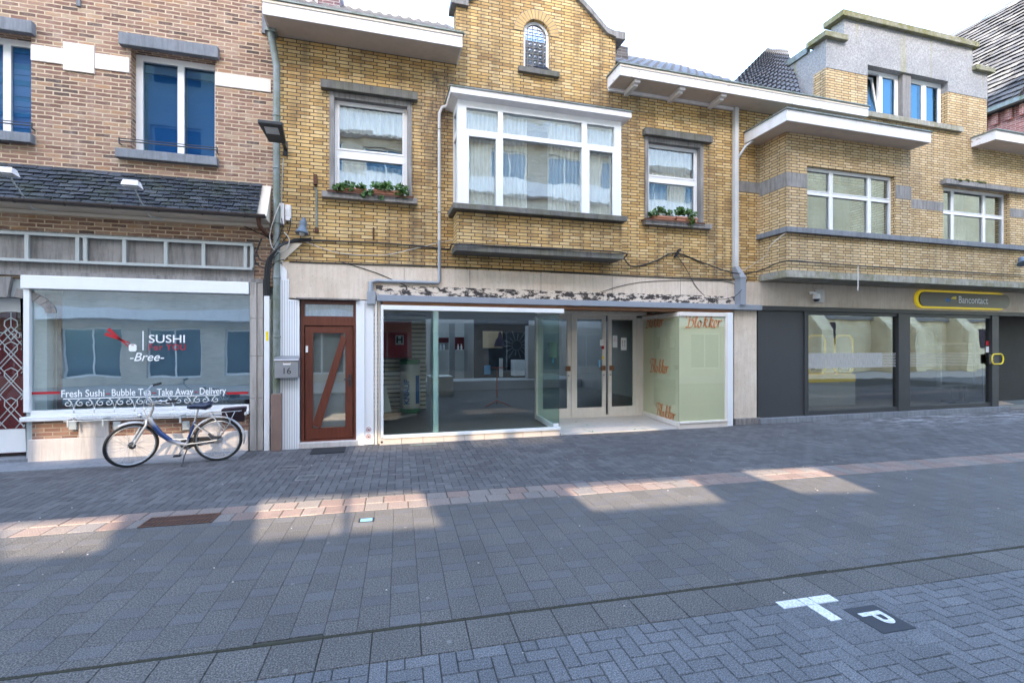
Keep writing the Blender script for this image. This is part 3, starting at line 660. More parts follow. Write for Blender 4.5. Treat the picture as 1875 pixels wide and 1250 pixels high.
MB().box(dx0+.06, dx1-.06, D+.045, D+.051, ztr0+.01, dz1-.07).build('transom_glass', M['glass'], dr); curtain('door_curtain', M['net'], dx0+.07, dx1-.07, ztr0+.02, dz1-.06, D+.11, dr, 9, .015)
hd_ = MB(); hz = Z(645, 695); hx = lx1-.05; hd_.box(hx-.02, hx+.02, D-.005, D+.02, hz-.12, hz+.10); hd_.tube([(hx, D, hz+.01), (hx, D-.06, hz+.01), (hx-.10, D-.06, hz+.01)], .01)
hd_.build('door_handle', M['blackmetal'], dr); MB().box(X(562)-.02, X(562)+.02, D-.012, D+.0, Z(562, 645), Z(562, 633)).build('doorbell', M['white'], dr, bevel=.004)
room(midb, 'hallway', M['interior'], dx0-.1, dx1+.1, D+.12, 14, .1, 2.75)
# white pillar panels right of the door
for a, b, y in ((652, 668, D-.09), (668, 684.5, D-.06), (685.5, 691, D-.10), (691.5, 696.5, D-.05)):
    MB().box(X(a)+.003, X(b), y, D+.2, 0.002, Z(660, 551)).build('pillar_panel', M['offwhite'] if a > 684 else M['upvc'], midb, bevel=.004)
for pz in (785, 798):          # two small round ban stickers
    st = MB().lathe([(.045, 0), (.045, .002)], (X(675), D-.0605, Z(675, pz)), (0, -1, 0), 24).build('ban_sticker', M['white'], midb)
    rg = MB(); cx, cz = X(675), Z(675, pz)
    rg.tube([(cx+.04*math.cos(t), D-.063, cz+.04*math.sin(t)) for t in [k*PI/12 for k in range(24)]], .004, 6, close=True); rg.tube([(cx-.028, D-.063, cz+.028), (cx+.028, D-.063, cz-.028)], .0035, 6)
    rg.build('ban_ring', M['red'], st); MB().slab([(cx-.022, cz-.008), (cx-.015, cz-.02), (cx+.012, cz-.016), (cx+.024, cz+.002), (cx+.01, cz+.012), (cx-.012, cz+.004)], [], D-.0625, D-.0616).build('ban_symbol', M['blackmetal'], st)
# gutter board and peeled strip, brown timber
gb0, gb1 = X(672), X(1386)
MB().box(X(690), gb1, D-.17, D+.0, 2.69-.02, 2.69+.10).build('gutter_board', M['greygut'], midb, bevel=.008)
MB().box(X(688), X(1346), D-.035, D-.021, 2.80, 2.98).build('peeled_sign_strip', M['peelblack'], midb)
MB().box(X(700), X(1335), D-.10, D+.28, 2.60, 2.668).build('timber_soffit', M['brownwood'], midb)
# left glass box of the shop
SY = 9.26; sx0, sx1 = X(697, SY), X(1024, SY); ft = 2.60; sb = .175
sh = MB(); sh.box(sx0, sx0+.05, SY-.03, SY+.05, .13, ft); sh.box(sx0+.05, sx1+.10, SY-.03, SY+.04, ft-.09, ft-.002); sh.box(sx0+.05, sx1+.02, SY-.04, SY+.05, .115, sb)
shf = sh.build('shopfront', M['white'], midb, bevel=.006)
MB().box(sx0+.05, sx1, SY, SY+.010, sb, ft-.09).build('shop_pane', M['shopglass'], shf)
rb = Vector((X(985, 11.0), 11.0, 0)); ra = Vector((sx1, SY+.012, 0)); dv = (rb-ra).normalized(); nv = Vector((dv.y, -dv.x, 0))
def vbox(a, b, t, z0, z1): n_ = Vector(((b-a).y, -(b-a).x, 0)).normalized()*t/2; return MB().hexa([(a-n_).to_3d()+Vector((0, 0, z0)), (a+n_)+Vector((0, 0, z0)), (b+n_)+Vector((0, 0, z0)), (b-n_)+Vector((0, 0, z0)), (a-n_)+Vector((0, 0, z1)), (a+n_)+Vector((0, 0, z1)), (b+n_)+Vector((0, 0, z1)), (b-n_)+Vector((0, 0, z1))])
vbox(ra, rb, .012, sb, ft-.1).build('return_pane', M['greenglass'], shf)
vbox(ra, rb, .07, .06, sb-.002).build('return_sill', M['white'], shf); vbox(ra, rb, .06, ft-.1, ft-.002).build('return_head', M['offwhite'], shf)
MB().box(X(797)-.05, X(797)+.05, SY+.02, SY+.45, sb, ft-.09).build('glass_fin', glass('bright glass fin', .25, (.8, .9, .86), .3), shf)
MB().box(X(797)-.045, X(797)+.045, SY+.10, SY+.11, sb, ft-.09).build('fin_reflection_strip', paint('painted fin reflection', (.62, .74, .70), .4, dirt=.1), shf)  # pale strip paints the bright reflection in the glass fin
t_ = MB(); x = sx0
n_t = 9
for k in range(n_t):
    xa, xb = sx0-.02+(sx1+.03-sx0)*k/n_t, sx0-.02+(sx1+.03-sx0)*(k+1)/n_t; t_.box(xa+.003, xb-.003, SY-.02+(.008 if k in (6,) else 0), SY+.12, .0, .113)
t_.build('base_tile', M['tile'], shf, bevel=.003)
MB().lathe([(.022, 0), (.022, .004)], (X(699), SY-.021, .055), (0, -1, 0), 16).build('vent_hole', M['blackmetal'], shf)
nts = MB().box(sx1-.13, sx1-.015, SY-.004, SY-.001, sb+.01, sb+.075).build('white_note', M['white'], shf)
# right glass box
qx0, qx1 = X(1243, 9.24), X(1331, 9.24); QY = 9.24
qb = Vector((X(1178, 11.0), 11.0, 0)); qa = Vector((qx0, QY, 0))
q_ = MB(); q_.box(qx0, qx1, QY-.03, QY+.04, ft-.10, ft-.012); q_.box(qx0, qx1, QY-.04, QY+.04, .115, .16); q_.box(qx1-.06, qx1, QY-.03, QY+.04, .16, ft-.1)
qf = q_.build('corner_shopfront', M['offwhite'], midb, bevel=.005)
MB().box(qx0, qx1, QY-.02, QY+.2, 0, .113).build('base_tile', M['tile'], qf)
vbox(qa, qb, .07, .06, .16).build('return_sill', M['offwhite'], qf); vbox(qa, qb, .06, ft-.11, ft-.015).build('return_head', M['offwhite'], qf); vbox(qa, qb, .05, 0, .055).build('return_base', M['tile'], qf)
gf = glass('film window gloss', .05, (1, 1, 1)); 
MB().box(qx0+.012, qx1-.06, QY-.004, QY+.004, .16, ft-.1).build('corner_pane', gf, qf); MB().box(qx0+.012, qx1-.06, QY+.006, QY+.012, .16, ft-.1).build('sage_film', M['sagefilm'], qf)
vbox(qa+Vector((-.006, 0, 0)), qb+Vector((-.006, 0, 0)), .008, .16, ft-.11).build('return_pane', gf, qf); vbox(qa+Vector((.006, 0.02, 0)), qb+Vector((.006, 0, 0)), .006, .16, ft-.11).build('return_sage_film', M['sagefilm'], qf)
W_ = script_word()
def word(at, right, size, par):
    mb = MB(); pen(W_, at, right, (0, 0, 1), size, mb, .002, .115, R_(35)); return mb.build('script_lettering', M['letterorange'], par)
xs = X(1256, QY); word((xs+.02, QY-.0062, Z(1256, 599, QY)), (1, 0, 0), (X(1321, QY)-xs)/2.85, qf)
dq = (qa-qb).normalized()
for px, py, s_ in ((1184, 600, .32), (1192, 680, .32), (1203, 761, .32)):
    # place on the slanted return: intersect ray with its vertical plane
    r = _ray(px, py); A, B = qa, qb; den = r[0]*(B.y-A.y)-r[1]*(B.x-A.x); t = (A.x*(B.y-A.y)-A.y*(B.x-A.x))/den
    pt = Vector((r[0]*t, r[1]*t, HC+r[2]*t)); nn = dq.cross(Vector((0, 0, 1)))
    word(pt+nn*.013, dq, s_, qf)
# white post and travertine pier
MB().box(qx1+.005, X(1341, D-.12), D-.14, D+.2, 0.002, 2.60).build('white_post', M['upvc'], midb, bevel=.004)
MB().box(X(1342), X(1383), D-.04, D+.3, .15, 2.665).build('travertine_pier', M['travert'], midb); MB().box(X(1341), X(1389), D-.10, D+.3, 0, .15).build('pier_base', M['concrete'], midb, bevel=.01)
# entrance recess: floor, doors, ceiling
ent = MB(); ent.face([(sx1+.03, SY-.0, .028), (qx0-.03, QY, .028), (qb.x, 11.05, .06), (rb.x, 11.05, .06)]); ent.face([(sx1+.03, SY, -.02), (qx0-.03, QY, -.02), (qx0-.03, QY, .028), (sx1+.03, SY, .028)])
ent.build('entrance_floor', M['entrytile'], midb)
DY = 11.0; dx = [X(p, DY) for p in (987, 1046, 1050, 1110, 1114, 1166)]
dtop, dbot = Z(1080, 577, DY), .10
en = MB(); en.box(rb.x-.05, dx[0], DY, DY+.1, .06, ft-.05); en.box(dx[1], dx[2], DY-.01, DY+.1, .06, dtop); en.box(dx[5], qb.x+.05, DY, DY+.1, .06, ft-.05)
en.box(dx[0], dx[5], DY-.01, DY+.1, dtop, dtop+.10); en.box(dx[0], dx[5], DY, DY+.1, .06, dbot)
enf = en.build('entrance', M['offwhite'], midb, bevel=.004)
MB().box(rb.x-.05, qb.x+.05, DY-.10, DY+.1, dtop+.101, ft+.01).build('roller_box', M['offwhite'], enf, bevel=.02)
for k, (a, b) in enumerate(((dx[0], dx[1]), (dx[2], dx[3]), (dx[4], dx[5]))):
    dl = MB().slab(rect(a+.004, b-.004, dbot+.004, dtop-.004), [rect(a+.10, b-.10, dbot+.20, dtop-.10)], DY+.01, DY+.06).build('glazed_door', M['offwhite'], enf, bevel=.005)
    MB().box(a+.098, b-.098, DY+.03, DY+.036, dbot+.198, dtop-.098).build('door_pane', M['shopglass'], dl)
    hx = (b-.06) if k < 2 else (a+.06); hz = Z(1080, 674, DY)
    MB().box(hx-.09 if k < 2 else hx-.03, hx+.03 if k < 2 else hx+.09, DY-.03, DY+.01, hz-.06, hz+.06).build('push_plate', M['brownwood'], dl, bevel=.004)
    MB().lathe([(.022, 0), (.022, .02), (.012, .03)], (hx, DY+.01, hz-.17), (0, -1, 0), 14).build('lock', M['chrome'], dl)
def sticker(px, py0, py1, w_, Y, m, par, name='door_notice', yo=.026):
    x = X(px, Y)
    return MB().box(x-w_/2, x+w_/2, Y+yo, Y+yo+.002, Z(px, py1, Y), Z(px, py0, Y)).build(name, M[m], par)
sticker(1102, 621, 633, .10, DY, 'white', enf, yo=.006); sticker(1127, 614, 636, .13, DY, 'white', enf); nt_ = sticker(1143, 618, 641, .16, DY, 'white', enf)
xn = X(1143, DY); kk = MB(); zc_ = Z(1143, 629, DY)
for sx_ in (-1, 1): kk.box(xn+sx_*.03-.004, xn+sx_*.03+.004, DY+.023, DY+.0255, zc_-.08, zc_+.07); kk.box(xn+sx_*.03-.014, xn+sx_*.03+.014, DY+.023, DY+.0255, zc_+.05, zc_+.07)
kk.build('notice_print', M['blackmetal'], nt_)
x_ = X(1127, DY); zt_ = Z(1127, 621, DY); tr_ = MB().tube([(x_-.04, DY+.022, zt_-.05), (x_+.04, DY+.022, zt_-.05), (x_, DY+.022, zt_+.02)], .004, 6, close=True); tr_.build('warning_triangle', M['red'], nt_)
sticker(1104, 633, 639, .07, DY, 'red', enf, yo=.006); sticker(1104, 652, 657, .05, DY, 'yellow', enf, yo=.006); sticker(1098, 659, 672, .05, DY, 'skyblue', enf, yo=.006)
# notices on the slanted left return glass
def on_ret(px, py):
    r = _ray(px, py); A, B = ra, rb; den = r[0]*(B.y-A.y)-r[1]*(B.x-A.x); t = (A.x*(B.y-A.y)-A.y*(B.x-A.x))/den
    return Vector((r[0]*t, r[1]*t, HC+r[2]*t))
A_, B_ = on_ret(1005, 654), on_ret(1017, 627); nd = (A_-B_); nd.z = 0; nd.normalize(); nrm = Vector((0, 0, 1)).cross(nd)
c0, c1 = on_ret(1004.5, 654), on_ret(1018, 626.5)
def rpan(c0, c1, m, name, off):
    mb = MB(); o = Vector((.014+off, 0, 0)); o2 = Vector((.016+off, 0, 0))
    a, b = Vector((c0.x, c0.y, 0)), Vector((c1.x, c1.y, 0)); z0, z1 = min(c0.z, c1.z), max(c0.z, c1.z)
    mb.hexa([a+o+Vector((0, 0, z0)), a+o2+Vector((0, 0, z0)), b+o2+Vector((0, 0, z0)), b+o+Vector((0, 0, z0)), a+o+Vector((0, 0, z1)), a+o2+Vector((0, 0, z1)), b+o2+Vector((0, 0, z1)), b+o+Vector((0, 0, z1))]); return mb.build(name, M[m], shf)
rn = rpan(c0, c1, 'cream', 'warning_notice', 0)
mid = (c0+c1)/2; e = Vector((c1.x-c0.x, c1.y-c0.y, 0)); MB().tube([mid-e*.35+Vector((.019, 0, .0)), mid+e*.35+Vector((.019, 0, .0)), mid+Vector((.019, 0, .13))], .005, 6, close=True).build('warning_triangle', M['red'], rn)
cd = on_ret(1011.5, 660); MB().lathe([(.06, 0), (.06, .002)], (cd.x+.014, cd.y, cd.z), (1, 0, 0), 24).build('round_sticker', M['skyblue'], shf)
# shop room
M['skyl'] = lace('unseen opal glazing', (.95, .93, .9), .95, .75)
SX0, SX1, SYB, SZ = -.1, 8.5, 21.5, 3.1
sr = MB(); sr.face([(SX0, SYB, 0), (SX1, SYB, 0), (SX1, SYB, SZ), (SX0, SYB, SZ)]); sr.face([(SX0, SY+.1, 0), (SX0, SYB, 0), (SX0, SYB, SZ), (SX0, SY+.1, SZ)][::-1]); sr.face([(SX1, 11.1, 0), (SX1, SYB, 0), (SX1, SYB, SZ), (SX1, 11.1, SZ)])
SKY0 = 16.6; sr.face([(SX0, D+.1, 2.75), (SX1, D+.1, 2.75), (SX1, SKY0, 2.75), (SX0, SKY0, 2.75)]); sr.face([(SX0, SKY0, 2.75), (SX1, SKY0, 2.75), (SX1, SKY0, 3.9), (SX0, SKY0, 3.9)]); sr.face([(SX0, SKY0, SZ), (SX0, SYB, SZ), (SX0, SYB, 3.9), (SX0, SKY0, 3.9)]); sr.face([(SX0, SYB, SZ), (SX1, SYB, SZ), (SX1, SYB, 3.9), (SX0, SYB, 3.9)]); sr.face([(SX1, SKY0, SZ), (SX1, SYB, SZ), (SX1, SYB, 3.9), (SX1, SKY0, 3.9)]);  
sr.face([(qx1+.02, 9.6, 0), (SX1, 11.12, 0), (SX1, 11.12, SZ), (qx1+.02, 9.6, SZ)])
sr.build('shop_walls', M['interior'], midb)
MB().box(SX0, SX1, SKY0, SYB, 3.9, 3.93).build('unseen_rooflight', M['skyl'], midb)  # put in unseen to brighten the back of the shop
MB().face([(SX0, SY+.12, .05), (sx1+.0, SY+.12, .05), (rb.x, 11.06, .05), (SX0, 11.06, .05)]).face([(SX0, 11.06, .05), (SX1, 11.06, .05), (SX1, SYB, .05), (SX0, SYB, .05)]).face([(sx0, SY+.115, 0), (sx1, SY+.115, 0), (sx1, SY+.115, .05), (sx0, SY+.115, .05)]).build('shop_floor', M['floor'], midb)
pl = MB(); PY = 19.0; pl.box(SX0+.1, SX1-.1, PY, SYB-.01, .051, .42); pl.build('display_platform', M['gmid'], midb)
M['deepblue'] = paint('painted sky reflection blue', (.03, .21, .50), .6, dirt=0)  # sky reflection put in as the colour of a panel behind the panes
# ---- things standing in the empty shop
def at_floor(px, py, z=.05): return Gd(px, py, z)
wx, wy = at_floor(740, 740); WY = 13.6
sl = MB(); x0, x1 = -.08, X(780, WY)
for k in range(22):
    z = .08+k*.118; sl.box(x0, x1, WY, WY+.02, z, z+.092)
swt = sl.build('slatwall', M['slatwall']); MB().box(x0, x1, WY+.021, WY+.05, .06, 2.7).build('backing', M['black'], swt)
tag(swt, 'cream slatted display wall behind the red cabinet in the empty shop', 'wall panel')
hc_ = thing('hydrant_cabinet', 'red fire hydrant cabinet marked H on the slatted shop wall', 'cabinet', (X(728, WY), WY, 1.6))
ca = (X(701, WY-.2), X(754, WY-.2), Z(728, 655, WY-.2), Z(728, 588, WY-.2))
MB().box(ca[0], ca[1], WY-.2, WY-.001, ca[2], ca[3]).build('cabinet_body', M['red'], hc_, bevel=.01)
hp_ = MB().box(X(731, WY)-.11, X(731, WY)+.11, WY-.205, WY-.2005, Z(731, 631, WY)-.0, Z(731, 614, WY)+.0).build('sign_plate', M['white'], hc_)
text('letter', 'H', M['blackmetal'], hp_, .26, (X(731, WY), WY-.206, Z(731, 622.5, WY)), (1, 0, 0), (0, 0, 1), .002, bold=.03)
ro = thing('insulation_roll', 'white plastic wrapped insulation roll with green ends and blue print, standing before the slatted wall', 'roll', (X(751, 13.2), 13.2, .05))
rx, rr_, rz1 = X(751, 13.2), .26, Z(751, 658, 13.2)
MB().lathe([(rr_, .12), (rr_*1.03, .4), (rr_*.99, .8), (rr_*1.02, rz1-.17)], (rx, 13.2, .05), n=28).build('wrap', M['bagwhite'], ro, smooth='auto')
for z0, z1 in ((.0, .12), (rz1-.17, rz1-.05)): MB().lathe([(rr_*.9, z0), (rr_*1.04, z0+.03), (rr_*1.04, z1-.02), (rr_*.9, z1)], (rx, 13.2, .05), n=28).build('end_cap', M['green'], ro, smooth='auto')
bp = MB(); 
for k in range(5):
    t0, t1 = R_(-62+k*6), R_(-62+(k+1)*6); q = lambda t, z: (rx+rr_*1.045*math.cos(t), 13.2+rr_*1.045*math.sin(t), z)
    bp.face([q(t0, .3), q(t1, .3), q(t1, 1.05), q(t0, 1.05)])
bp.build('blue_print', M['blue'], ro)
text('lettering', 'KNAUF', M['blue'], ro, .2, (rx-.10, 13.2-rr_*1.06, .62), (0, 0, 1), (-1, 0, 0), .002, bold=.02)
# tripod
tx, ty = X(910, 13.8), 13.8; tp = thing('tripod_stand', 'orange tripod stand with crossbar alone on the dark shop floor', 'stand', (tx, ty, .05))
MB().tube([(tx, ty, .30), (tx, ty, Z(910, 673, ty))], .016).build('pole', M['orange'], tp); MB().tube([(tx-.17, ty, Z(910, 673, ty)), (tx+.2, ty, Z(910, 673, ty))], .014).build('crossbar', M['orange'], tp)
for a in (200, 330, 80): MB().tube([(tx, ty, .22), (tx+.42*math.cos(R_(a)), ty+.42*math.sin(R_(a)), .065)], .013).build('leg', M['orange'], tp)
# carton, plank, books
cx_, cy_ = at_floor(728, 752); tag(MB().hexa([(cx_-.25, cy_-.2, .052), (cx_+.25, cy_-.12, .052), (cx_+.2, cy_+.2, .052), (cx_-.25, cy_+.15, .052), (cx_-.25, cy_-.2, .13), (cx_+.25, cy_-.12, .13), (cx_+.2, cy_+.2, .13), (cx_-.25, cy_+.15, .13)]).build('carton', M['cream']), 'flat open beige carton on the shop floor below the roll', 'box')
pk = at_floor(705, 770); tag(MB().hexa([(pk[0]-.05, pk[1], .055), (pk[0]+.12, pk[1], .055), (1.0, 12.6, .055), (.8, 12.6, .055), (pk[0]-.05, pk[1], .1), (pk[0]+.12, pk[1], .1), (1.0, 12.6, .1), (.8, 12.6, .1)]).build('plank', M['gmid']), 'long grey plank lying along the left shop wall', 'plank')
bk = X(709, 11.6); tag(MB().hexa([(bk-.09, 11.5, .6-.3), (bk+.10, 11.55, .3), (bk+.10, 11.6, .3), (bk-.09, 11.6, .3), (bk-.19, 11.7, .85), (bk-.02, 11.75, .85), (bk-.02, 11.8, .85), (bk-.19, 11.8, .85)]).build('leaning_box', M['gwhite']), 'pale boxed lamp leaning in the lower left corner of the shop window', 'box')
# display partitions on the platform
def part(px0, px1, py0, py1, Y, m, name, label, cat, par=None, th=.06):
    o = MB().box(X(px0, Y), X(px1, Y), Y, Y+th, Z(px0, py1, Y), Z(px0, py0, Y)).build(name, M[m], par)
    if not par: tag(o, label, cat)
    return o
dp = thing('display_partition', 'grey display partition with two recessed red lit niches at the back of the shop', 'partition', (X(820, 18.6), 18.6, .05))
for a, b in ((788, 801), (822, 833), (850, 867)): part(a, b, 592, 693 if a > 800 else 700, 18.6, 'gmid', 'panel', '', '', dp)
part(801, 822, 592, 618, 18.6, 'gwhite', 'panel', '', '', dp); part(801, 822, 640, 700, 18.6, 'gwhite', 'panel', '', '', dp); part(833, 850, 592, 617, 18.6, 'gwhite', 'panel', '', '', dp); part(833, 850, 640, 693, 18.6, 'gwhite', 'panel', '', '', dp)
part(801, 822, 618, 627, 18.75, 'darkred', 'niche_back', '', '', dp); part(833, 850, 617, 640, 18.75, 'darkred', 'niche_back', '', '', dp); part(801, 822, 627, 640, 18.75, 'gmid', 'niche_back', '', '', dp)
part(788, 830, 690, 730, 17.0, 'gwhite', 'counter_block', 'low pale grey counter block in front of the partition in the empty shop', 'counter', None, 1.2)
part(868, 968, 580, 692, 20.6, 'black', 'black_backdrop', 'black backdrop wall behind the posters at the back of the shop', 'backdrop')
pt_ = part(884, 920, 606, 637, 20.5, 'warmwall', 'lit_poster', 'warm brown poster of a dark haired woman at the back of the shop', 'poster', None, .03)
fg = MB().slab([(X(905, 20.45)+dx_*.3, Z(910, 634, 20.45)+dz_*.68) for dx_, dz_ in ((0, 0), (1.5, 0), (1.5, .35), (1.2, .55), (1.15, .8), (.95, .98), (.7, .9), (.6, .6), (.25, .4))], [], 20.46, 20.49); fg.build('figure_print', M['darkfabric'], pt_)
sb_ = MB(); cx_, cz_ = X(946, 20.5), Z(946, 632, 20.5)
for k in range(14):
    a = R_(k*360/14+5); l = .45+.35*((k*7) % 5)/5; n_ = Vector((-math.sin(a), 0, math.cos(a)))*.012; c0 = Vector((cx_+.25*math.cos(a), 20.5, cz_+.25*math.sin(a))); c1 = Vector((cx_+l*math.cos(a), 20.5, cz_+l*math.sin(a)))
    sb_.face([c0-n_, c1-n_*2, c1+n_*2, c0+n_])
sb_.tube([(cx_+.22*math.cos(k*PI/12), 20.5, cz_+.22*math.sin(k*PI/12)) for k in range(24)], .012, 6, close=True)
tag(sb_.build('starburst_decoration', paint('dim grey lines', (.11, .11, .12), .6)), 'pale starburst clock drawn on the black backdrop', 'decoration')
part(941, 961, 659, 688, 20.0, 'gwhite', 'pedestal', 'white display pedestal under the starburst on the platform', 'pedestal', None, .5)
part(967, 985, 596, 694, 18.5, 'gmid', 'grey_column', 'grey square column with a small brown plaque in the shop', 'column', None, .4)
part(915, 921, 656, 690, 19.4, 'gwhite', 'slim_post', 'slim white post on the platform left of the pedestal', 'post', None, .1)
pc = part(887, 898, 669, 685, 19.3, 'skyblue', 'display_card', 'small blue and yellow card standing on the platform edge', 'card', None, .02)
for px in (806, 812, 838, 844):
    x = X(px, 18.6); tag(MB().lathe([(.05, 0), (.03, .05), (.045, .1), (.02, .17), (.03, .22)], (x, 18.5, Z(px, 640, 18.6)), n=10).build('figurine', M['white']), 'small white ornament standing in the shop display niches', 'ornament', 'ornaments in the display niches')
# ================================================================== LEFT BUILDING (red brick, sushi shop)
lb = thing('red_brick_house', 'red mottled brick house with slate pent roof above the sushi shop window', 'building', (-5, D, 0))
LX = -16; PZ = 4.70; LT = 9.4
uw = (X(240), X(394), Z(318, 284), Z(318, 100)); uw2 = (X(-60), X(57), Z(20, 245), Z(20, 62))
dX0, dX1, wx0, wx1 = -8.2, X(46), X(57), X(457)
sz0, sz1 = Z(250, 746), Z(250, 515)
W = MB().slab(rect(LX, XL-.001, 2.9, LT), [rect(*uw), rect(*uw2)], D+.0, D+.35).build('upper_wall', M['rbrick'], lb)
MB().box(LX, XL-.3, D+.36, 14, 3, LT+.8).build('house_core', M['interior'], lb)
def lwin(o, split, hp, sp_, par):
    x0, x1, z0, z1 = o; y = D+.17; mid = split
    f = MB().slab(rect(x0, x1, z0, z1), [rect(x0+.10, mid-.05, z0+.08, z1-.10), rect(mid+.05, x1-.055, z0+.08, z1-.10)], y, y+.07).build('window', M['white'], par, bevel=.006)
    for a, b in ((x0+.10, mid-.05), (mid+.05, x1-.055)): MB().box(a, b, y+.035, y+.041, z0+.08, z1-.10).build('pane', M['glassdark'], f); MB().box(a, b, y+.10, y+.14, z1-.24, z1-.10).build('roller_blind', M['gwhite'], f); MB().box(a, b, y+.16, y+.165, z0+.08, z1-.1).build('blue_blind_or_sky_panel', M['deepblue'], f)  # deep blue back panel paints the sky mirrored in these panes
    MB().box(hp[0], hp[1], D-.10, D+.10, z1+.001, z1+.20).build('window_lintel', M['bluestone'], par, bevel=.01)
    MB().box(sp_[0], sp_[1], D-.12, D+.2, z0-.15, z0-.001).build('window_sill', M['bluestone'], par, bevel=.01)
    rl = MB(); zz = z0+.13; rl.tube([(sp_[0]+.03, D-.07, zz), (sp_[1]-.0, D-.07, zz)], .011); rl.tube([(sp_[0]+.03, D-.07, zz+.04), (sp_[1]-.0, D-.07, zz+.04)], .008)
    for xx in (sp_[0]+.04, sp_[1]-.01): rl.tube([(xx, D-.07, zz+.05), (xx, D-.07, zz-.04), (xx, D+.01, zz-.04)], .012)
    rl.build('window_rail', M['blackmetal'], par); return f
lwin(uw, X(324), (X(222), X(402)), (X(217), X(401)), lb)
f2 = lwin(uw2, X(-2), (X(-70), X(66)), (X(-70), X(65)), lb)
M['pleat'] = paint('pale blue pleated blind', (.36, .50, .80), .6, dirt=0)
for k in range(16): z = uw2[2]+.1+k*(uw2[3]-uw2[2]-.2)/16; MB().box(uw2[0]+.1, uw2[1]-.06, D+.23-(k % 2)*.01, D+.25, z, z+(uw2[3]-uw2[2]-.2)/16-.002).build('blind_pleat', M['pleat'] if k % 3 else M['skyblue'], f2)
bz0, bz1 = Z(100, 117), Z(100, 88)
for q in ((X(57)+.002, X(117)-.002, D-.02, D+.01, bz0, bz1), (X(174)+.002, X(238)-.002, D-.02, D+.01, bz0-.0, bz1-.0), (X(394)+.002, XL-.06, D-.02, D+.01, bz0-.02, bz1-.04), (X(117), X(174), D-.03, D+.01, bz0-.09, bz1+.11)):
    MB().box(*q).build('white_stone_band', M['whitestone'], lb, bevel=.006)
for px, py in ((145, 0), (483, 50)): MB().box(X(px)-.025, X(px)+.025, D-.035, D-.001, Z(px, py+13), Z(px, py+13)+.45).build('wall_anchor', M['bluestone'], lb)
# pent roof
ys, z_lo, z_hi = 8.98, 4.05, PZ; L = math.hypot(D-ys, z_hi-z_lo)
rxl, rxr = -10.5, X(497)
tiles('slate_pent_roof', M['slate'], lb, (rxl, ys, z_lo), (1, 0, 0), (0, D-ys, z_hi-z_lo), int((rxr-rxl)/.19), 9, .19, L/9, .008, .016, 1.0)
pr = MB().hexa([(rxl, ys+.03, z_lo-.06), (rxr-.0, ys+.03, z_lo-.06), (rxr, D, z_lo-.06), (rxl, D, z_lo-.06), (rxl, ys+.03, z_lo-.01), (rxr, ys+.03, z_lo-.01), (rxr, D, z_hi-.02), (rxl, D, z_hi-.02)]).build('pent_roof_body', M['cream'], lb)
gt = MB(); n = 10
for k in range(n):
    t0, t1 = PI+PI*k/n, PI+PI*(k+1)/n; c = lambda t, x, r: (x, ys-.03+r*math.cos(t), z_lo+.0+r*math.sin(t))
    gt.face([c(t0, rxl, .055), c(t0, rxr, .055), c(t1, rxr, .055), c(t1, rxl, .055)]); gt.face([c(t0, rxl, .05), c(t1, rxl, .05), c(t1, rxr, .05), c(t0, rxr, .05)])
for k in range(14): x = rxl+.3+k*.62; gt.tube([(x, ys-.03+.06*math.cos(t), z_lo+.06*math.sin(t)) for t in [PI+PI*q/8 for q in range(9)]], .008, 5)
gt.build('gutter', paint('dark brown gutter', (.06, .045, .04), .4, dirt=.3), lb)
MB().tube([(rxr-.12, ys-.0, z_lo-.04), (rxr-.12, ys+.05, z_lo-.16), (rxr-.05, D-.14, z_lo-.26), (rxr+.04, D-.1, z_lo-.28)], .035).build('gutter_outlet', M['rust'], lb, smooth=True)
MB().box(rxl, rxr-.02, D-.06, D-.001, z_lo-.12, z_lo-.065).build('pent_roof_batten', M['cream'], lb)
# lower storey: stone band, board, window, plinth
lz = Z(300, 476)
MB().box(LX, X(466), D-.03, D+.3, 3.02, Z(231, 432)).build('stone_band', M['greystone'], lb)
MB().box(LX, X(483), D-.06, D+.3, 2.95, 3.019).build('stone_ledge', M['greystone'], lb)
MB().box(X(45), X(458), D-.10, D+.2, 2.74, 2.949).build('shutter_box', M['upvc'], lb, bevel=.01); MB().box(X(47), X(457), D-.07, D+.2, sz1-.0, 2.739).build('shutter_board', M['upvc'], lb, bevel=.004)
fr = MB(); fr.box(X(47), wx0+.01, D-.06, D+.12, sz0-.02, sz1-.001); fr.box(wx0+.01, wx1, D-.04, D+.12, sz0-.09, sz0); fr.box(X(44), X(458), D-.11, D+.1, sz0-.16, sz0-.091)
sf = fr.build('shop_window', M['white'], lb, bevel=.008)
MB().box(wx0+.01, wx1, D, D+.01, sz0, sz1).build('shop_pane', M['sushiglass'], sf)
GX0 = X(118, D+.1)
fb = MB(); fb.box(GX0, wx1-.0, D+.05, D+.056, Z(250, 737), sz1-.02).build('blue_backing_film', M['bluegrey'], sf)
MB().box(wx0+.35, wx0+.42, D+.3, D+.35, sz0, sz1).build('inner_post', M['white'], sf)
rm = room(lb, 'shop_room', M['gwhite'], wx0-.1, wx1+.05, D+.13, 12, .5, 2.8)
lw_ = M['letterwhite']; yy = D-.003
for a, b in ((57.5, 110), (415, 455)): MB().box(X(a), X(b), yy, yy+.0025, Z(a, 722, D)-.0, Z(a, 717.5, D)).build('red_stripe', M['red'], sf)
zt = 1.088
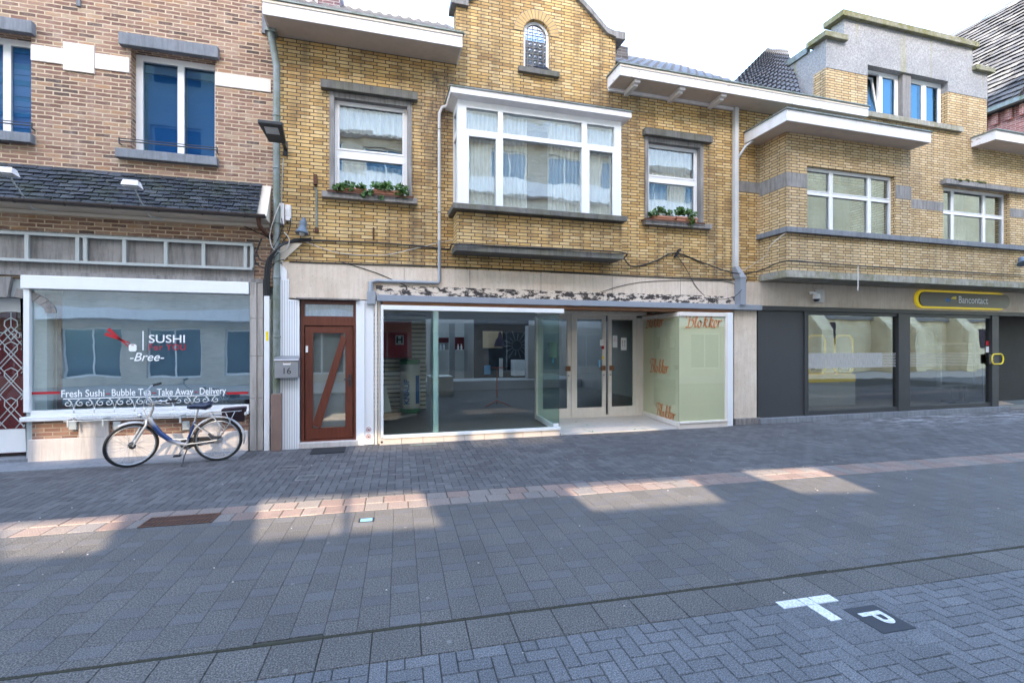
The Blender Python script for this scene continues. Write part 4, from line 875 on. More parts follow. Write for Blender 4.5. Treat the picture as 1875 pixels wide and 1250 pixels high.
def tx(px0, px1, py, body, m, size, **k):
    sxx = (X(px1)-X(px0)); o = text('window_lettering', body, M[m], sf, size, ((X(px0)+X(px1))/2, yy+.0028, Z((px0+px1)/2, py)), (1, 0, 0), (0, 0, 1), .002, **k)
    vx = [v.co.x for v in o.data.vertices]; w0 = max(vx)-min(vx); c = (max(vx)+min(vx))/2
    for v in o.data.vertices: v.co.x = (v.co.x-c)*sxx/w0+c
    return o
for a, b, py, t in ((112, 191, 720.5, 'Fresh Sushi'), (204, 276, 718.5, 'Bubble Tea'), (287, 354, 717.5, 'Take Away'), (365, 413, 716, 'Delivery')): tx(a, b, py, t, 'letterwhite', .165, bold=.010)
for px, py in ((197.5, 720.5), (281.5, 719), (359.5, 717.5)): MB().box(X(px)-.025, X(px)+.025, yy, yy+.0025, Z(px, py)-.007, Z(px, py)+.007).build('red_dash', M['red'], sf)
tx(273, 339, 621, 'SUSHI', 'letterwhite', .19, bold=.006); tx(273, 340, 636, 'For YOU', 'red', .15, bold=.004, spacing=1.15); tx(236, 299, 654, '-Bree-', 'letterwhite', .20, shear=.3, bold=.006)
MB().box(X(262)-.008, X(262)+.008, yy, yy+.0025, Z(262, 641), Z(262, 606)).build('white_rule', M['letterwhite'], sf)
ch = MB()
for p, q in (((198, 602), (236, 635)), ((193, 611), (238, 628))):
    A, B = Vector((X(p[0]), 0, Z(*p))), Vector((X(q[0]), 0, Z(*q))); n_ = (B-A).cross(Vector((0, 1, 0))).normalized(); f = lambda v, y: (v.x, y, v.z)
    pp = [A-n_*.028, B-n_*.006, B+n_*.006, A+n_*.028]; ch.hexa([f(pp[0], yy), f(pp[1], yy), f(pp[1], yy+.002), f(pp[0], yy+.002), f(pp[3], yy), f(pp[2], yy), f(pp[2], yy+.002), f(pp[3], yy+.002)])
ch.build('chopsticks_print', M['red'], sf)
rlx, rlz = X(243), Z(243, 636); rl_ = MB().slab([(rlx+.055*math.cos(t), rlz+.075*math.sin(t)) if 1 else 0 for t in [k*PI/10 for k in range(20)]], [], yy, yy+.002) if 0 else MB().slab([(rlx-.055, rlz-.045), (rlx-.035, rlz-.065), (rlx+.035, rlz-.065), (rlx+.055, rlz-.045), (rlx+.055, rlz+.035), (rlx+.03, rlz+.055), (rlx-.03, rlz+.055), (rlx-.055, rlz+.035)], [], yy, yy+.002)
rl_ = rl_.build('sushi_roll_print', M['letterwhite'], sf); MB().box(rlx-.02, rlx+.02, yy-.002, yy-.0005, rlz+.03, rlz+.042).build('roll_filling', M['red'], rl_)
# below the window
MB().box(X(60), X(456), D-.015, D+.3, .35, sz0-.16).build('brick_apron', M['dbrick'], lb)
for a, b in ((147, 202), (372, 406)): MB().box(X(a), X(b), D-.05, D-.016, Z(a, 800), Z(a, 768)).build('apron_stone_block', M['lightstone'], lb, bevel=.006)
MB().box(X(55), X(456), D-.06, D+.3, 0.0, .36).build('plinth', M['lightstone'], lb, bevel=.01)
pls = MB()
for k, (a, b) in enumerate(((2.949, 2.32), (2.315, 1.66), (1.655, .92), (.915, .0))): pls.box(X(459), X(471.5), D-.07, D+.3, b, a); pls.box(X(472.2), X(483), D-.05, D+.3, b, a)
pls.box(X(459), X(483), D-.04, D+.28, 0, 3.0)
pls.build('stone_pilaster', stone('pinkish pilaster stone', (.36, .32, .29), (.46, .42, .38), streak=.5), lb, bevel=.008)
# sushi door with arch and scrolled grille
ay = D+.02; acx = X(4); AH = lambda hw, h, z, n=16, s=1: [(acx+s*-hw*math.cos(k*PI/n), z+h*math.sin(k*PI/n)) for k in range(n+1)]
zsp = 2.36
def arch_out(hw, h, z0, zs): return [(acx-hw, z0)]+AH(hw, h, zs)+[(acx+hw, z0)]
MB().slab([(LX, .06), (acx-.56, .06)]+AH(.56, .26, zsp)+[(acx+.56, .06), (X(47)-.002, .06), (X(47)-.002, 2.94), (LX, 2.94)], [], ay, ay+.22).build('door_wall', paint('pale blue plaster', (.42, .46, .46), .7, dirt=.2), lb)
for k in range(12):
    if k in (5, 6): continue
    t0, t1 = k*PI/12+.01, (k+1)*PI/12-.01; p = lambda r, t, y: (acx-(.56+r)*math.cos(t), y, zsp+(.26+r)*math.sin(t)); MB().hexa([p(.0, t1, ay-.03), p(.0, t0, ay-.03), p(.0, t0, ay+.05), p(.0, t1, ay+.05), p(.14, t1, ay-.03), p(.14, t0, ay-.03), p(.14, t0, ay-.001), p(.14, t1, ay-.001)]).build('arch_stone', M['greystone'], lb)
MB().hexa([(acx-.09, ay-.07, zsp+.24), (acx+.09, ay-.07, zsp+.24), (acx+.09, ay, zsp+.24), (acx-.09, ay, zsp+.24), (acx-.14, ay-.07, zsp+.56), (acx+.14, ay-.07, zsp+.56), (acx+.14, ay, zsp+.56), (acx-.14, ay, zsp+.56)]).build('keystone', M['greystone'], lb)
dy = D+.2; hw = .50
dd = MB().slab([(acx-.56, .13)]+AH(.56, .26, zsp-.01)+[(acx+.56, .13)], [[(acx-.42, .50)]+AH(.42, .17, 2.22)+[(acx+.42, .50)]], dy, dy+.07).build('arched_shop_door', M['white'], lb)
MB().slab([(acx-.43, .49)]+AH(.43, .17, 2.22)+[(acx+.43, .49)], [], dy+.05, dy+.056).build('door_pane', M['shopglass'], dd); MB().box(acx-.7, acx+.7, dy+.3, dy+.34, .06, 2.7).build('red_inner_door', M['darkred'], dd)
MB().box(acx-.1, acx+.42, dy+.295, dy+.299, 2.1, 2.5).build('brick_view', M['dbrick'], dd)
g = MB(); inside = lambda u, z: abs(u) <= .43 and z <= 2.24+.15*math.sqrt(max(0, 1-(u/.43)**2)) and z > .5
def clip_tube(pts, r):
    run = []
    F_ = []
    for k in range(len(pts)-1):
        for q in range(8): t = q/8; F_.append((pts[k][0]*(1-t)+pts[k+1][0]*t, pts[k][1]*(1-t)+pts[k+1][1]*t))
    F_.append(pts[-1])
    for u, z in F_+[(9, 9)]:
        if inside(u, z): run.append((acx+u, dy-.012, z))
        else:
            if len(run) > 1: g.tube(run, r, 6)
            run = []
for s_ in (-.33, 0, .33):
    for z0 in (.52, 1.0, 1.42, 1.80):
        clip_tube([(s_-.20, z0-.02), (s_, z0+.24), (s_+.085, z0+.36), (s_+.08, z0+.44), (s_, z0+.49), (s_-.08, z0+.44), (s_-.085, z0+.36), (s_, z0+.24), (s_+.20, z0-.02)], .008)
for s_ in (-.66, -.33, 0, .33, .66):
    clip_tube([(s_-.6, .52), (s_+.6, 2.1)], .007); clip_tube([(s_+.6, .52), (s_-.6, 2.1)], .007)
clip_tube([(0, 2.38), (0, 2.15), (-.08, 2.05), (0, 1.93), (.08, 2.05), (0, 2.15)], .008); clip_tube([(-.42, 2.05), (-.08, 2.05)], .007); clip_tube([(.08, 2.05), (.42, 2.05)], .007)
g.build('scroll_grille', M['frame_grey'], dd)
text('door_lettering', 'SUSHI', M['letterwhite'], dd, .10, (X(36, dy), dy+.045, Z(36, 615, dy)), (1, 0, 0), (0, 0, 1), .002)
MB().box(LX, X(52), D-.02, D+.6, -.01, .06).build('door_threshold', M['bluestone'], lb)
# ================================================================== RIGHT BUILDING
rbd = thing('bank_house', 'yellow brick bank building with grey rendered parapet tower and dark ground floor front', 'building', (14, D, 0))
RX = 24; BX0, BX1, BYR = X(1391), X(1668, 8.62), 8.62
tw0, tw1 = X(1512), X(1807); tzs = 7.62
twin = (X(1588), X(1735), Z(1660, 219), Z(1660, 134)); twl = Z(1660, 149)
rwn = (X(1727), X(1849), Z(1790, 462), Z(1790, 347))
w0z, w1z = Z(1550, 436, BYR), Z(1550, 312, BYR); rbw = (X(1478, BYR), X(1639, BYR), w0z, w1z)
ren_z = Z(1587, 139)
MB().slab([(XR+.001, TZ1), (RX, TZ1), (RX, 7.62), (tw1, 7.62), (tw1, ren_z), (twin[1], ren_z), (twin[1], twin[2]), (twin[0], twin[2]), (twin[0], ren_z), (tw0, ren_z), (tw0, 7.62), (XR+.001, 7.62)], [rect(*rwn), rect(rbw[0], rbw[1], rbw[2], rbw[3])], D, D+.35).build('upper_wall', M['pbrick'], rbd)
tz1, tz2 = Z(1545, 35), Z(1512, 72)
sh0, sh1 = X(1545), X(1780)
tzt = twin[3]
MB().slab([(tw0, ren_z+.001), (twin[0], ren_z+.001), (twin[0], tzt), (twin[1], tzt), (twin[1], ren_z+.001), (tw1, ren_z+.001), (tw1, tz2), (sh1, tz2), (sh1, tz1), (sh0, tz1), (sh0, tz2), (tw0, tz2)], [], D-.012, D+.35).build('render_parapet', M['render'], rbd)
MB().box(tw0+.002, tw0+.3, D+.351, 13.5, 6.5, tz2-.05).build('tower_side_wall', M['render'], rbd); MB().box(tw0+.31, tw1, D+.36, 14, 7, tz2-.3).build('tower_roof', M['zinc'], rbd)
MB().box(tw0-.05, tw0+.06, D+.5, 13.5, tz2-.06, tz2+.10).build('zinc_trim', M['zinc'], rbd)
cp = MB(); cp.box(sh0-.16, sh1+.10, D-.12, D+.45, tz1, tz1+.15); cp.box(tw0-.14, sh0+.02, D-.12, D+.45, tz2, tz2+.14); cp.box(sh1-.02, tw1+.14, D-.12, D+.45, tz2, tz2+.14)
cp.build('parapet_coping', M['mossstone'], rbd, bevel=.012)
box('tower_window_sill', M['mossconcrete'], X(1575), X(1757), D-.10, D+.25, twin[2]-.13, twin[2]-.001, rbd)
mxa, mxb = X(1656), X(1671)
MB().box(mxa, mxb, D+.04, D+.3, twin[2], tzt).build('stone_mullion', M['greystone'], rbd)
for x0, x1, tilt in ((twin[0], mxa, 1), (mxb, twin[1], 0)):
    y = D+.16; f = MB(); frame_rect(f, x0, x1, twin[2], tzt, y, y+.07, .07); f = f.build('tower_window', M['white'], rbd, bevel=.005); m_ = (x0+x1)/2
    MB().box(m_-.04, m_+.04, y-.005, y+.06, twin[2]+.07, tzt-.07).build('meeting_stile', M['white'], f)
    for a, b, op in ((x0+.07, m_-.04, tilt), (m_+.04, x1-.07, 0)):
        yt = .0; tl = -.14 if op else 0
        s_ = MB(); z0, z1 = twin[2]+.07, tzt-.07
        def bar(xa, xb, za, zb_): t = lambda z: tl*0+(.16*(z-z0)/(z1-z0) if op else 0); s_.hexa([(xa, y+.0+t(za), za), (xb, y+t(za), za), (xb, y+.05+t(za), za), (xa, y+.05+t(za), za), (xa, y+t(zb_), zb_), (xb, y+t(zb_), zb_), (xb, y+.05+t(zb_), zb_), (xa, y+.05+t(zb_), zb_)])
        bar(a, a+.05, z0, z1); bar(b-.05, b, z0, z1); bar(a+.05, b-.05, z0, z0+.05); bar(a+.05, b-.05, z1-.05, z1)
        sa = s_.build('sash', M['white'], f)
        t = lambda z: (.16*(z-z0)/(z1-z0) if op else 0)
        MB().hexa([(a+.05, y+.02+t(z0), z0+.05), (b-.05, y+.02+t(z0), z0+.05), (b-.05, y+.026+t(z0), z0+.05), (a+.05, y+.026+t(z0), z0+.05), (a+.05, y+.02+t(z1), z1-.05), (b-.05, y+.02+t(z1), z1-.05), (b-.05, y+.026+t(z1), z1-.05), (a+.05, y+.026+t(z1), z1-.05)]).build('pane', M['glassdark'], f)
        if not op: MB().box(a+.05, b-.11, y+.075, y+.08, z0+.03, z1-.03).build('blue_blind_or_sky_panel', M['skyblue'], f)
room(rbd, 'attic_room', M['interior'], tw0+.3, tw1-.3, D+.36, 12.5, 7.65, tz2-.35)
# bay
bsz = 4.42; BSZ = 6.58; lowb = 3.52
zb0, zb1 = 5.44, 5.70
fw = MB().slab(rect(BX0, BX1, 4.47, BSZ), [rect(*rbw)], BYR, BYR+.25); fw.box(BX0, BX0+.25, BYR+.25, D-.001, 4.47, BSZ); fw.box(BX1-.25, BX1, BYR+.25, D-.001, 4.47, BSZ)
fw.build('bay_brick', M['pbrick'], rbd)
MB().box(BX0, RX, BYR, D-.001, lowb, 4.34).build('balcony_band_brick', M['pbrick'], rbd)
MB().box(BX0-.10, RX, BYR-.10, D-.001, 4.345, 4.465).build('band_sill', M['bluestone'], rbd, bevel=.008)
MB().box(BX0-.03, RX, BYR-.03, D-.001, lowb-.16, lowb-.001).build('band_slab', M['mossconcrete'], rbd, bevel=.006)
zb0, zb1 = Z(1460, 343, BYR), Z(1460, 317, BYR); sbn = MB().box(BX0-.004, rbw[0]-.002, BYR-.006, BYR-.0005, zb0, zb1); sbn.box(BX0-.006, BX0-.0005, BYR-.006, D, zb0, zb1); MB().box(rbw[1]+.002, BX1+.004, BYR-.006, BYR-.0005, zb0, zb1).build('bay_stone_band', M['greystone'], rbd)
sbn.build('bay_stone_band', M['greystone'], rbd)

for q in ((X(1350), BX0, Z(1370, 352), Z(1370, 333)), (BX1, rwn[0], Z(1695, 384), Z(1695, 367)), (rwn[1], RX, Z(1860, 398), Z(1860, 382))): MB().box(q[0], q[1], D-.006, D-.0005, q[2], q[3]).build('stone_band', M['greystone'], rbd)
brf = thing('bay_roof_edge', None, None); brf.parent = rbd; brf.location = -Vector(rbd.location); del_ = brf
b0x, b1x, byf = X(1441, 8.17), X(1705, 8.17), 8.17
f_ = MB().box(b0x, b1x, byf, byf+.03, BSZ, BSZ+.24); f_.box(b0x, b0x+.03, byf+.03, D, BSZ, BSZ+.24); f_.box(b1x-.03, b1x, byf+.03, D, BSZ, BSZ+.24)
bpy.data.objects.remove(brf)
ff = f_.build('bay_fascia', M['fascia'], rbd, bevel=.004); MB().box(b0x+.03, b1x-.03, byf+.03, D, BSZ+.005, BSZ+.03).build('soffit', M['soffit'], ff); MB().box(b0x-.03, b1x+.03, byf-.03, D, BSZ+.241, BSZ+.265).build('zinc_edge', M['zinc'], ff)
def six_pane(o, y, vx, hz, gl, lace_=None):
    x0, x1, z0, z1 = o; t = .055; xs_ = [x0+t, vx[0]-.03, vx[0]+.03, vx[1]-.03, vx[1]+.03, x1-t]; c = []
    for a, b in ((0, 1), (2, 3), (4, 5)): c += [(xs_[a], xs_[b], z0+t, hz-.03), (xs_[a], xs_[b], hz+.03, z1-t)]
    return pane_window(rbd, x0, x1, z0, z1, y, c, gl=gl, sash=.022)
six_pane(rbw, BYR+.10, (X(1521, BYR+.1), X(1591, BYR+.1)), Z(1550, 357, BYR), 'bankglass')
fq = six_pane(rwn, D+.14, (X(1754), X(1812)), Z(1790, 391), 'bankglass'); curtain('curtain', M['net'], rwn[0]+.06, X(1795), rwn[2]+.05, rwn[3]-.05, D+.34, fq, 9, .03)
MB().box(rwn[0]-.1, RX, D-.14, D+.1, rwn[3]+.002, rwn[3]+.13).build('window_lintel', M['greystone'], rbd, bevel=.008)
ms = MB()
for k in range(46):
    x = rwn[0]-.10+random.random()*1.5; r = .03+.05*random.random(); ms.lathe([(r*.3, -.02), (r, 0), (r*.8, r*.5), (r*.2, r*.9)], (x, D-.12+random.random()*.12, rwn[3]+.10+random.random()*.04), n=7)
ms.build('moss_cushion', paint('moss', (.10, .10, .03), .95, dirt=.6), rbd)
MB().box(rwn[1]+.02, RX, D-.02, D-.001, 0, 0.001).build('filler', M['pbrick'], rbd) if 0 else None
room(rbd, 'upper_room', paint('pale room', (.6, .6, .58), .8, dirt=.2), BX0+.3, RX-.5, D+.36, 12.3, 4.5, 7.5)
# right hand eave
e0x = X(1824, 8.84); ef = MB().box(e0x, RX+1, 8.84, 8.87, EZ-.02, EZ+.22); ef.box(e0x, e0x+.03, 8.87, D, EZ-.02, EZ+.22)
ef = ef.build('eave_fascia', M['peelfascia'], rbd); MB().box(e0x+.03, RX+1, 8.87, D, EZ-.01, EZ+.02).build('soffit', M['soffit'], ef); MB().box(e0x-.03, RX+1, 8.80, 14, EZ+.221, EZ+.25).build('flat_roof', M['zinc'], ef)
MB().box(XR+.01, RX, 12.6, 13.0, 3.4, 7.6).build('rear_wall', M['interior'], rbd)
# travertine fascia and dark shopfront
MB().box(XR+.002, RX, D-.018, D+.3, 2.79, TZ1-.001).build('travertine_band', M['travert'], rbd)
a_ = MB(); bt = 2.68; BB = .13
px_ = [X(p) for p in (1385, 1389, 1471, 1478, 1642, 1663, 1813, 1825)]
a_.box(px_[0], RX, D-.06, D+.12, 2.68, 2.788); a_.box(px_[0], px_[1], D-.04, D+.1, BB, 2.68); a_.box(px_[2], px_[3], D-.04, D+.1, BB, 2.68); a_.box(px_[4], px_[5], D-.05, D+.1, BB, 2.68); a_.box(px_[6], px_[7], D-.05, D+.1, BB, 2.68)
for u, v in ((3, 4), (5, 6)): a_.box(px_[u], px_[v], D-.02, D+.1, BB, BB+.11); a_.box(px_[u], px_[v], D-.02, D+.1, 2.60, 2.68)
af_ = a_.build('bank_front', M['alu'], rbd, bevel=.005)
MB().box(px_[1], px_[2], D-.01, D+.1, BB, 2.68).build('blank_panel', M['aluin'], af_)
for u, v in ((3, 4), (5, 6)): MB().box(px_[u], px_[v], D+.03, D+.04, BB+.11, 2.60).build('bank_pane', M['bankglass'], af_)
z0, z1 = Z(1560, 673), Z(1560, 646)
MB().box(px_[3], X(1617), D+.024, D+.028, z0, z1).build('frosted_band', M['frost'], af_)
dt = MB(); x = X(1617)
while x < px_[6]-.35:
    if not (px_[4] < x < px_[5]):
        q = (x-X(1617))/(px_[6]-X(1617)); r = .017*(1-.6*q)
        for j in range(9):
            z = z0+(j+.5)*(z1-z0)/9; xx = x+(.02 if j % 2 else 0); dt.face([(xx-r, D+.0265, z), (xx, D+.0265, z-r), (xx+r, D+.0265, z), (xx, D+.0265, z+r)])
    x += .042
tag(dt.build('dotted_band', M['gwhite'], af_), kind='stuff')
MB().box(px_[0], px_[7]+.3, D-.14, D+.12, 0, BB-.002).build('bank_sill', M['bluestone'], rbd, bevel=.006)
# ring handle
hz = Z(1820, 657); rg = MB(); hx0, hx1 = X(1811), X(1829)
rg.tube([(hx0+.04-.10*math.cos(t) if 0 else (hx0 if 0 else 0), 0, 0)]*2, .001) if 0 else None
pts = []
for k in range(25): t = PI/2+PI*k/24; pts.append((X(1815)+.0+.11*math.cos(t), D-.075, hz+.14*math.sin(t)))
for k in range(25): t = -PI/2+PI*k/24; pts.append((X(1826)+.11*math.cos(t), D-.075, hz+.14*math.sin(t)))
rg.tube(pts, .018, 8, close=True); hg = rg.build('yellow_ring', M['yellow'], af_, smooth=True)
MB().prism([(0, 0)]*0 or [(X(1806), D-.072), (X(1815), D-.072), (X(1815), D-.05), (X(1806), D-.05)], hz-.13, hz+.13).build('button_plate', M['taupe'], af_)
for k in (-1, 0, 1): MB().lathe([(.028, 0), (.028, .006)], (X(1811), D-.0725, hz+k*.075), (0, -1, 0), 16).build('button', M['cream'], af_)
st = MB().box(X(1807), X(1812.5), D+.02, D+.0225, Z(1810, 632), Z(1810, 624)).build('red_sticker', M['red'], af_); MB().box(X(1807), X(1812.5), D+.02, D+.0225, Z(1810, 645), Z(1810, 634)).build('white_sticker', M['white'], af_)
# recessed bank door and right of it a dark door with slats modelling a mirrored shutter
ddx = X(1866); ry_ = D+.8
dl = MB().slab([(px_[7]+.05, .14), (px_[7]+1.0, .14), (px_[7]+1.0, 2.55), (px_[7]+.05, 2.55)], [rect(px_[7]+.16, px_[7]+.88, .30, 2.42)], ry_, ry_+.06).build('recessed_bank_door', M['alu'], af_)
MB().box(px_[7]+.16, px_[7]+.88, ry_+.02, ry_+.03, .30, 2.42).build('door_pane', M['bankglass'], dl)
rs = MB()
for k in range(30): rs.box(px_[7]+1.05, RX, ry_, ry_+.02, .14+k*.085, .14+k*.085+.078)
rs.build('mirrored_shutter_slats', M['black'], af_); MB().box(px_[7]+1.03, RX, ry_+.03, ry_+.06, .13, 2.75).build('dark_door_back', M['black'], af_)
# bank interior
BW = D+5.2; br_ = MB(); br_.face([(px_[0], D+.13, .13), (px_[7]+1, D+.13, .13), (px_[7]+6, BW, .13), (px_[0], BW, .13)]); br_.build('bank_floor', M['bankfloor'], rbd)
bw_ = MB(); bw_.face([(px_[0], BW, 0), (px_[7]+6, BW, 0), (px_[7]+6, BW, 2.9), (px_[0], BW, 2.9)]); bw_.face([(px_[0], D+.13, 0), (px_[0], BW, 0), (px_[0], BW, 2.9), (px_[0], D+.13, 2.9)]); bw_.face([(px_[0], D+.13, 2.8), (px_[7]+6, D+.13, 2.8), (px_[7]+6, BW, 2.8), (px_[0], BW, 2.8)]); bw_.face([(px_[7]+.04, D+.1, 0), (px_[7]+6, BW, 0), (px_[7]+6, BW, 2.9), (px_[7]+.04, D+.1, 2.9)])
bw_.build('bank_walls', M['warmwall'], rbd)
for k, (a, b) in enumerate(((1478, 1510), (1527, 1560))):
    Y = D+1.5; lab = ('cash machine with yellow rounded surround, nearest the dark panel, inside the bank window', 'cash machine with yellow rounded surround, right of its twin, inside the bank window')[k]
    x0, x1 = X(a, Y), X(b, Y); z0, z1 = Z(a, 684, Y), Z(a, 614, Y)
    t = thing('cash_machine', lab, 'cash machine', ((x0+x1)/2, Y, .13), 'cash machines inside the bank')
    MB().box(x0, x1, Y, Y+.5, z0, z1).build('machine_front', M['gwhite'], t, bevel=.05); yr = MB(); c = .12
    P4 = [(x0+c, z0), (x1-c, z0), (x1, z0+c), (x1, z1-c), (x1-c, z1), (x0+c, z1), (x0, z1-c), (x0, z0+c)]; yr.tube([(a_2, Y-.02, b_2) for a_2, b_2 in P4], .025, 6, close=True); yr.build('yellow_surround', M['yellowlit'], t)
    MB().box(x0+.15, x1-.15, Y-.03, Y+.01, z0+.08, z0+.4).build('screen', M['taupe'], t); MB().box(x0+.25, x0+.5, Y-.034, Y-.031, z0+.12, z0+.18).build('logo_patch', M['white'], t)
Y = D+1.4; ctr = thing('bank_counter', 'pale counter with yellow upper front beneath the cash machines', 'counter', (X(1500, Y), Y, .13)); MB().box(X(1481, Y), X(1566, Y), Y, Y+.6, .13, Z(1500, 700, Y)).build('counter_base', M['gwhite'], ctr); MB().box(X(1481, Y), X(1566, Y), Y-.01, Y+.59, Z(1500, 700, Y)+.002, Z(1500, 686, Y)).build('yellow_front', M['yellowlit'], ctr)
Y = D+.7; x0, x1, z0, z1 = X(1722, Y), X(1787, Y), Z(1750, 708, Y), Z(1750, 627, Y)
kk = thing('display_terminal', 'dark standing information display with blue grey frame inside the second bank window', 'display', ((x0+x1)/2, Y, .13)); f = MB().slab([(x0, z0), (x1, z0), (x1, z1), (x0, z1)], [rect(x0+.07, x1-.07, z0+.07, z1-.07)], Y, Y+.1).build('display_frame', M['greygut'], kk, bevel=.03)
MB().box(x0+.05, x1-.05, Y+.03, Y+.08, z0+.05, z1-.05).build('screen', M['tarp'], kk); MB().box((x0+x1)/2-.25, (x0+x1)/2+.3, Y-.1, Y+.3, .13, .2).build('foot', M['blackmetal'], kk); MB().box((x0+x1)/2-.08, (x0+x1)/2+.1, Y+.05, Y+.15, .2, z0).build('stem', M['blackmetal'], kk)
Y = D+5.1; cxx, czz = X(1688, Y), Z(1688, 623, Y); tag(MB().tube([(cxx+.5*math.cos(R_(a)), Y, czz+.5*math.sin(R_(a))) for a in range(-20, 221, 10)], .13, 8).build('wall_emblem', M['gwhite']), 'large pale round wall emblem inside the second bank window', 'emblem')
tag(MB().box(cxx+.5, cxx+.85, Y-.03, Y, czz-.2, czz+.2).build('yellow_emblem_dot', M['yellow'], None, bevel=.1), 'yellow rounded shape beside the pale emblem on the bank wall', 'emblem')
# ================================================================== GROUND
ga = math.atan(-.0445); gu = Vector((math.cos(ga), math.sin(ga), 0)); gv = Vector((-math.sin(ga), math.cos(ga), 0)); g0 = Vector((0, 6.12, 0))
def Gp(u, v, z=0): return g0+gu*u+gv*v+Vector((0, 0, z))
def to_uv(x, y): d = Vector((x, y, 0))-g0; return d.dot(gu), d.dot(gv)
base = MB().face([(-60, -40, -.030), (90, -40, -.030), (90, 60, -.030), (-60, 60, -.030)]); tag(base.build('street_ground', M['farground']), kind='structure')
tag(MB().face([(-60, -40, -.012), (90, -40, -.012), (90, -1.2, -.012), (-60, -1.2, -.012)]).build('far_pavement', M['lightground']), kind='structure')
tag(MB().hexa([Gp(-14, -7, -.0295), Gp(28, -7, -.0295), Gp(28, 4.2, -.0295), Gp(-14, 4.2, -.0295), Gp(-14, -7, -.008), Gp(28, -7, -.008), Gp(28, 4.2, -.008), Gp(-14, 4.2, -.008)]).build('joint_bed', M['joint']), kind='structure')
class Pav:
    def __init__(s): s.mb = MB(); s.vals = []
    def block(s, u0, u1, v0, v1, j=.004, z=0, b=.004, tilt=.0012, val=None):
        u0 += j/2; u1 -= j/2; v0 += j/2; v1 -= j/2; h = [z+random.uniform(-tilt, tilt) for _ in range(4)]; i = len(s.mb.v)
        pt = [(u0+b, v0+b), (u1-b, v0+b), (u1-b, v1-b), (u0+b, v1-b)]; pb = [(u0, v0), (u1, v0), (u1, v1), (u0, v1)]
        s.mb.v += [tuple(Gp(a, c, hh)) for (a, c), hh in zip(pt, h)]+[tuple(Gp(a, c, z-.007)) for a, c in pb]
        s.mb.f += [(i, i+1, i+2, i+3)]+[(i+k, i+4+k, i+4+(k+1) % 4, i+(k+1) % 4) for k in range(4)]
        c = random.random() if val is None else val; s.vals += [c]*5
    def build(s, name, m): o = s.mb.build(name, M[m]); rnd_attr(o, s.vals); return tag(o, kind='structure')
def herring(p, u0, u1, v0, v1, w_=.1, cond=None, z=0, skip=None):
    for i in range(int(u0/w_)-1, int(u1/w_)+1):
        for j in range(int(v0/w_)-1, int(v1/w_)+1):
            k = (i-j) % 4
            if k == 0: r = (i, i+2, j, j+1)
            elif k == 3: r = (i, i+1, j, j+2)
            else: continue
            a, b, c, d = [q*w_ for q in r]; a, b, c, d = max(a, u0), min(b, u1), max(c, v0), min(d, v1)
            if b-a < .02 or d-c < .02: continue
            if cond and not cond((a+b)/2, (c+d)/2): continue
            if skip and skip(a, b, c, d): continue
            p.block(a, b, c, d, z=z)
pav = Pav(); herring(pav, -8, 24, .0, 4.1, .105, lambda u, v: Gp(u, v).y < D-.02 or (Gp(u, v).y < D+.9 and X(1826) < Gp(u, v).x < X(1875)+2)); pav.build('pavement', 'walkpav')
st = Pav(); u = -12.0
while u < 24:
    w1 = random.uniform(.20, .27); st.block(u, u+w1, -.25, -.004, random.uniform(.005, .012), b=.007, tilt=.003); u += w1
u = -12.0
while u < 24:
    w1 = random.uniform(.20, .27); st.block(u, u+w1, -.5, -.25, .007, b=.006, tilt=.002); u += w1
st.build('gutter_strip', 'pinkpav')
rc, rs_ = Pav(), Pav(); cw = .205; per = .43
for c in range(int(-10/cw), int(24/cw)):
    off = (c*.135) % per; v = -2.86-per+off
    while v < -.5:
        a, b = max(v, -2.86), min(v+.30, -.502)
        if b-a > .03: rc.block(c*cw, (c+1)*cw, a, b, .0018, b=.0009, tilt=.0008)
        a, b = max(v+.30, -2.86), min(v+per, -.502)
        if b-a > .03: rs_.block(c*cw, (c+1)*cw, a, b, .0018, b=.0009, z=.0003, tilt=.0008)
        v += per
rc.build('road_slabs', 'roadpav'); rs_.build('road_blocks', 'smoothpav')
tag(MB().hexa([Gp(-14, -2.878, -.007), Gp(28, -2.878, -.007), Gp(28, -2.855, -.007), Gp(-14, -2.855, -.007), Gp(-14, -2.878, -.004), Gp(28, -2.878, -.004), Gp(28, -2.855, -.004), Gp(-14, -2.855, -.004)]).build('road_seam', M['mosseam']), kind='structure')
ed = Pav(); u = -8
while u < 24: ed.block(u, u+.30, -3.20, -2.885, .005, b=.003); u += .30
ed.build('road_edge', 'roadpav')
# parking bay paving with the white corner mark and the P block let into it
pq = [Gd(*p) for p in ((1541, 1113), (1601, 1106.5), (1680, 1149), (1616.6, 1160))]; puv = [to_uv(*p) for p in pq]
pu0, pu1 = (puv[0][0]+puv[3][0])/2, (puv[1][0]+puv[2][0])/2; pv0, pv1 = (puv[2][1]+puv[3][1])/2, (puv[0][1]+puv[1][1])/2
wq = [to_uv(*Gd(*p)) for p in ((1418, 1101), (1518, 1086.5), (1535, 1099), (1436, 1114))]; wu0, wu1 = (wq[0][0]+wq[3][0])/2, (wq[1][0]+wq[2][0])/2; wv0, wv1 = (wq[2][1]+wq[3][1])/2, (wq[0][1]+wq[1][1])/2
lq = [to_uv(*Gd(*p)) for p in ((1480, 1108), (1500, 1105), (1541, 1133), (1520.6, 1137))]; lu0, lu1 = (lq[0][0]+lq[3][0])/2, (lq[1][0]+lq[2][0])/2; lv0 = (lq[2][1]+lq[3][1])/2
cut = [(pu0, pu1, pv0, pv1), (wu0, wu1, wv0, wv1), (lu0, lu1, lv0, wv0)]
def skipb(a, b, c, d): return any(max(a, q[0]) < min(b, q[1])-.02 and max(c, q[2]) < min(d, q[3])-.02 for q in cut)
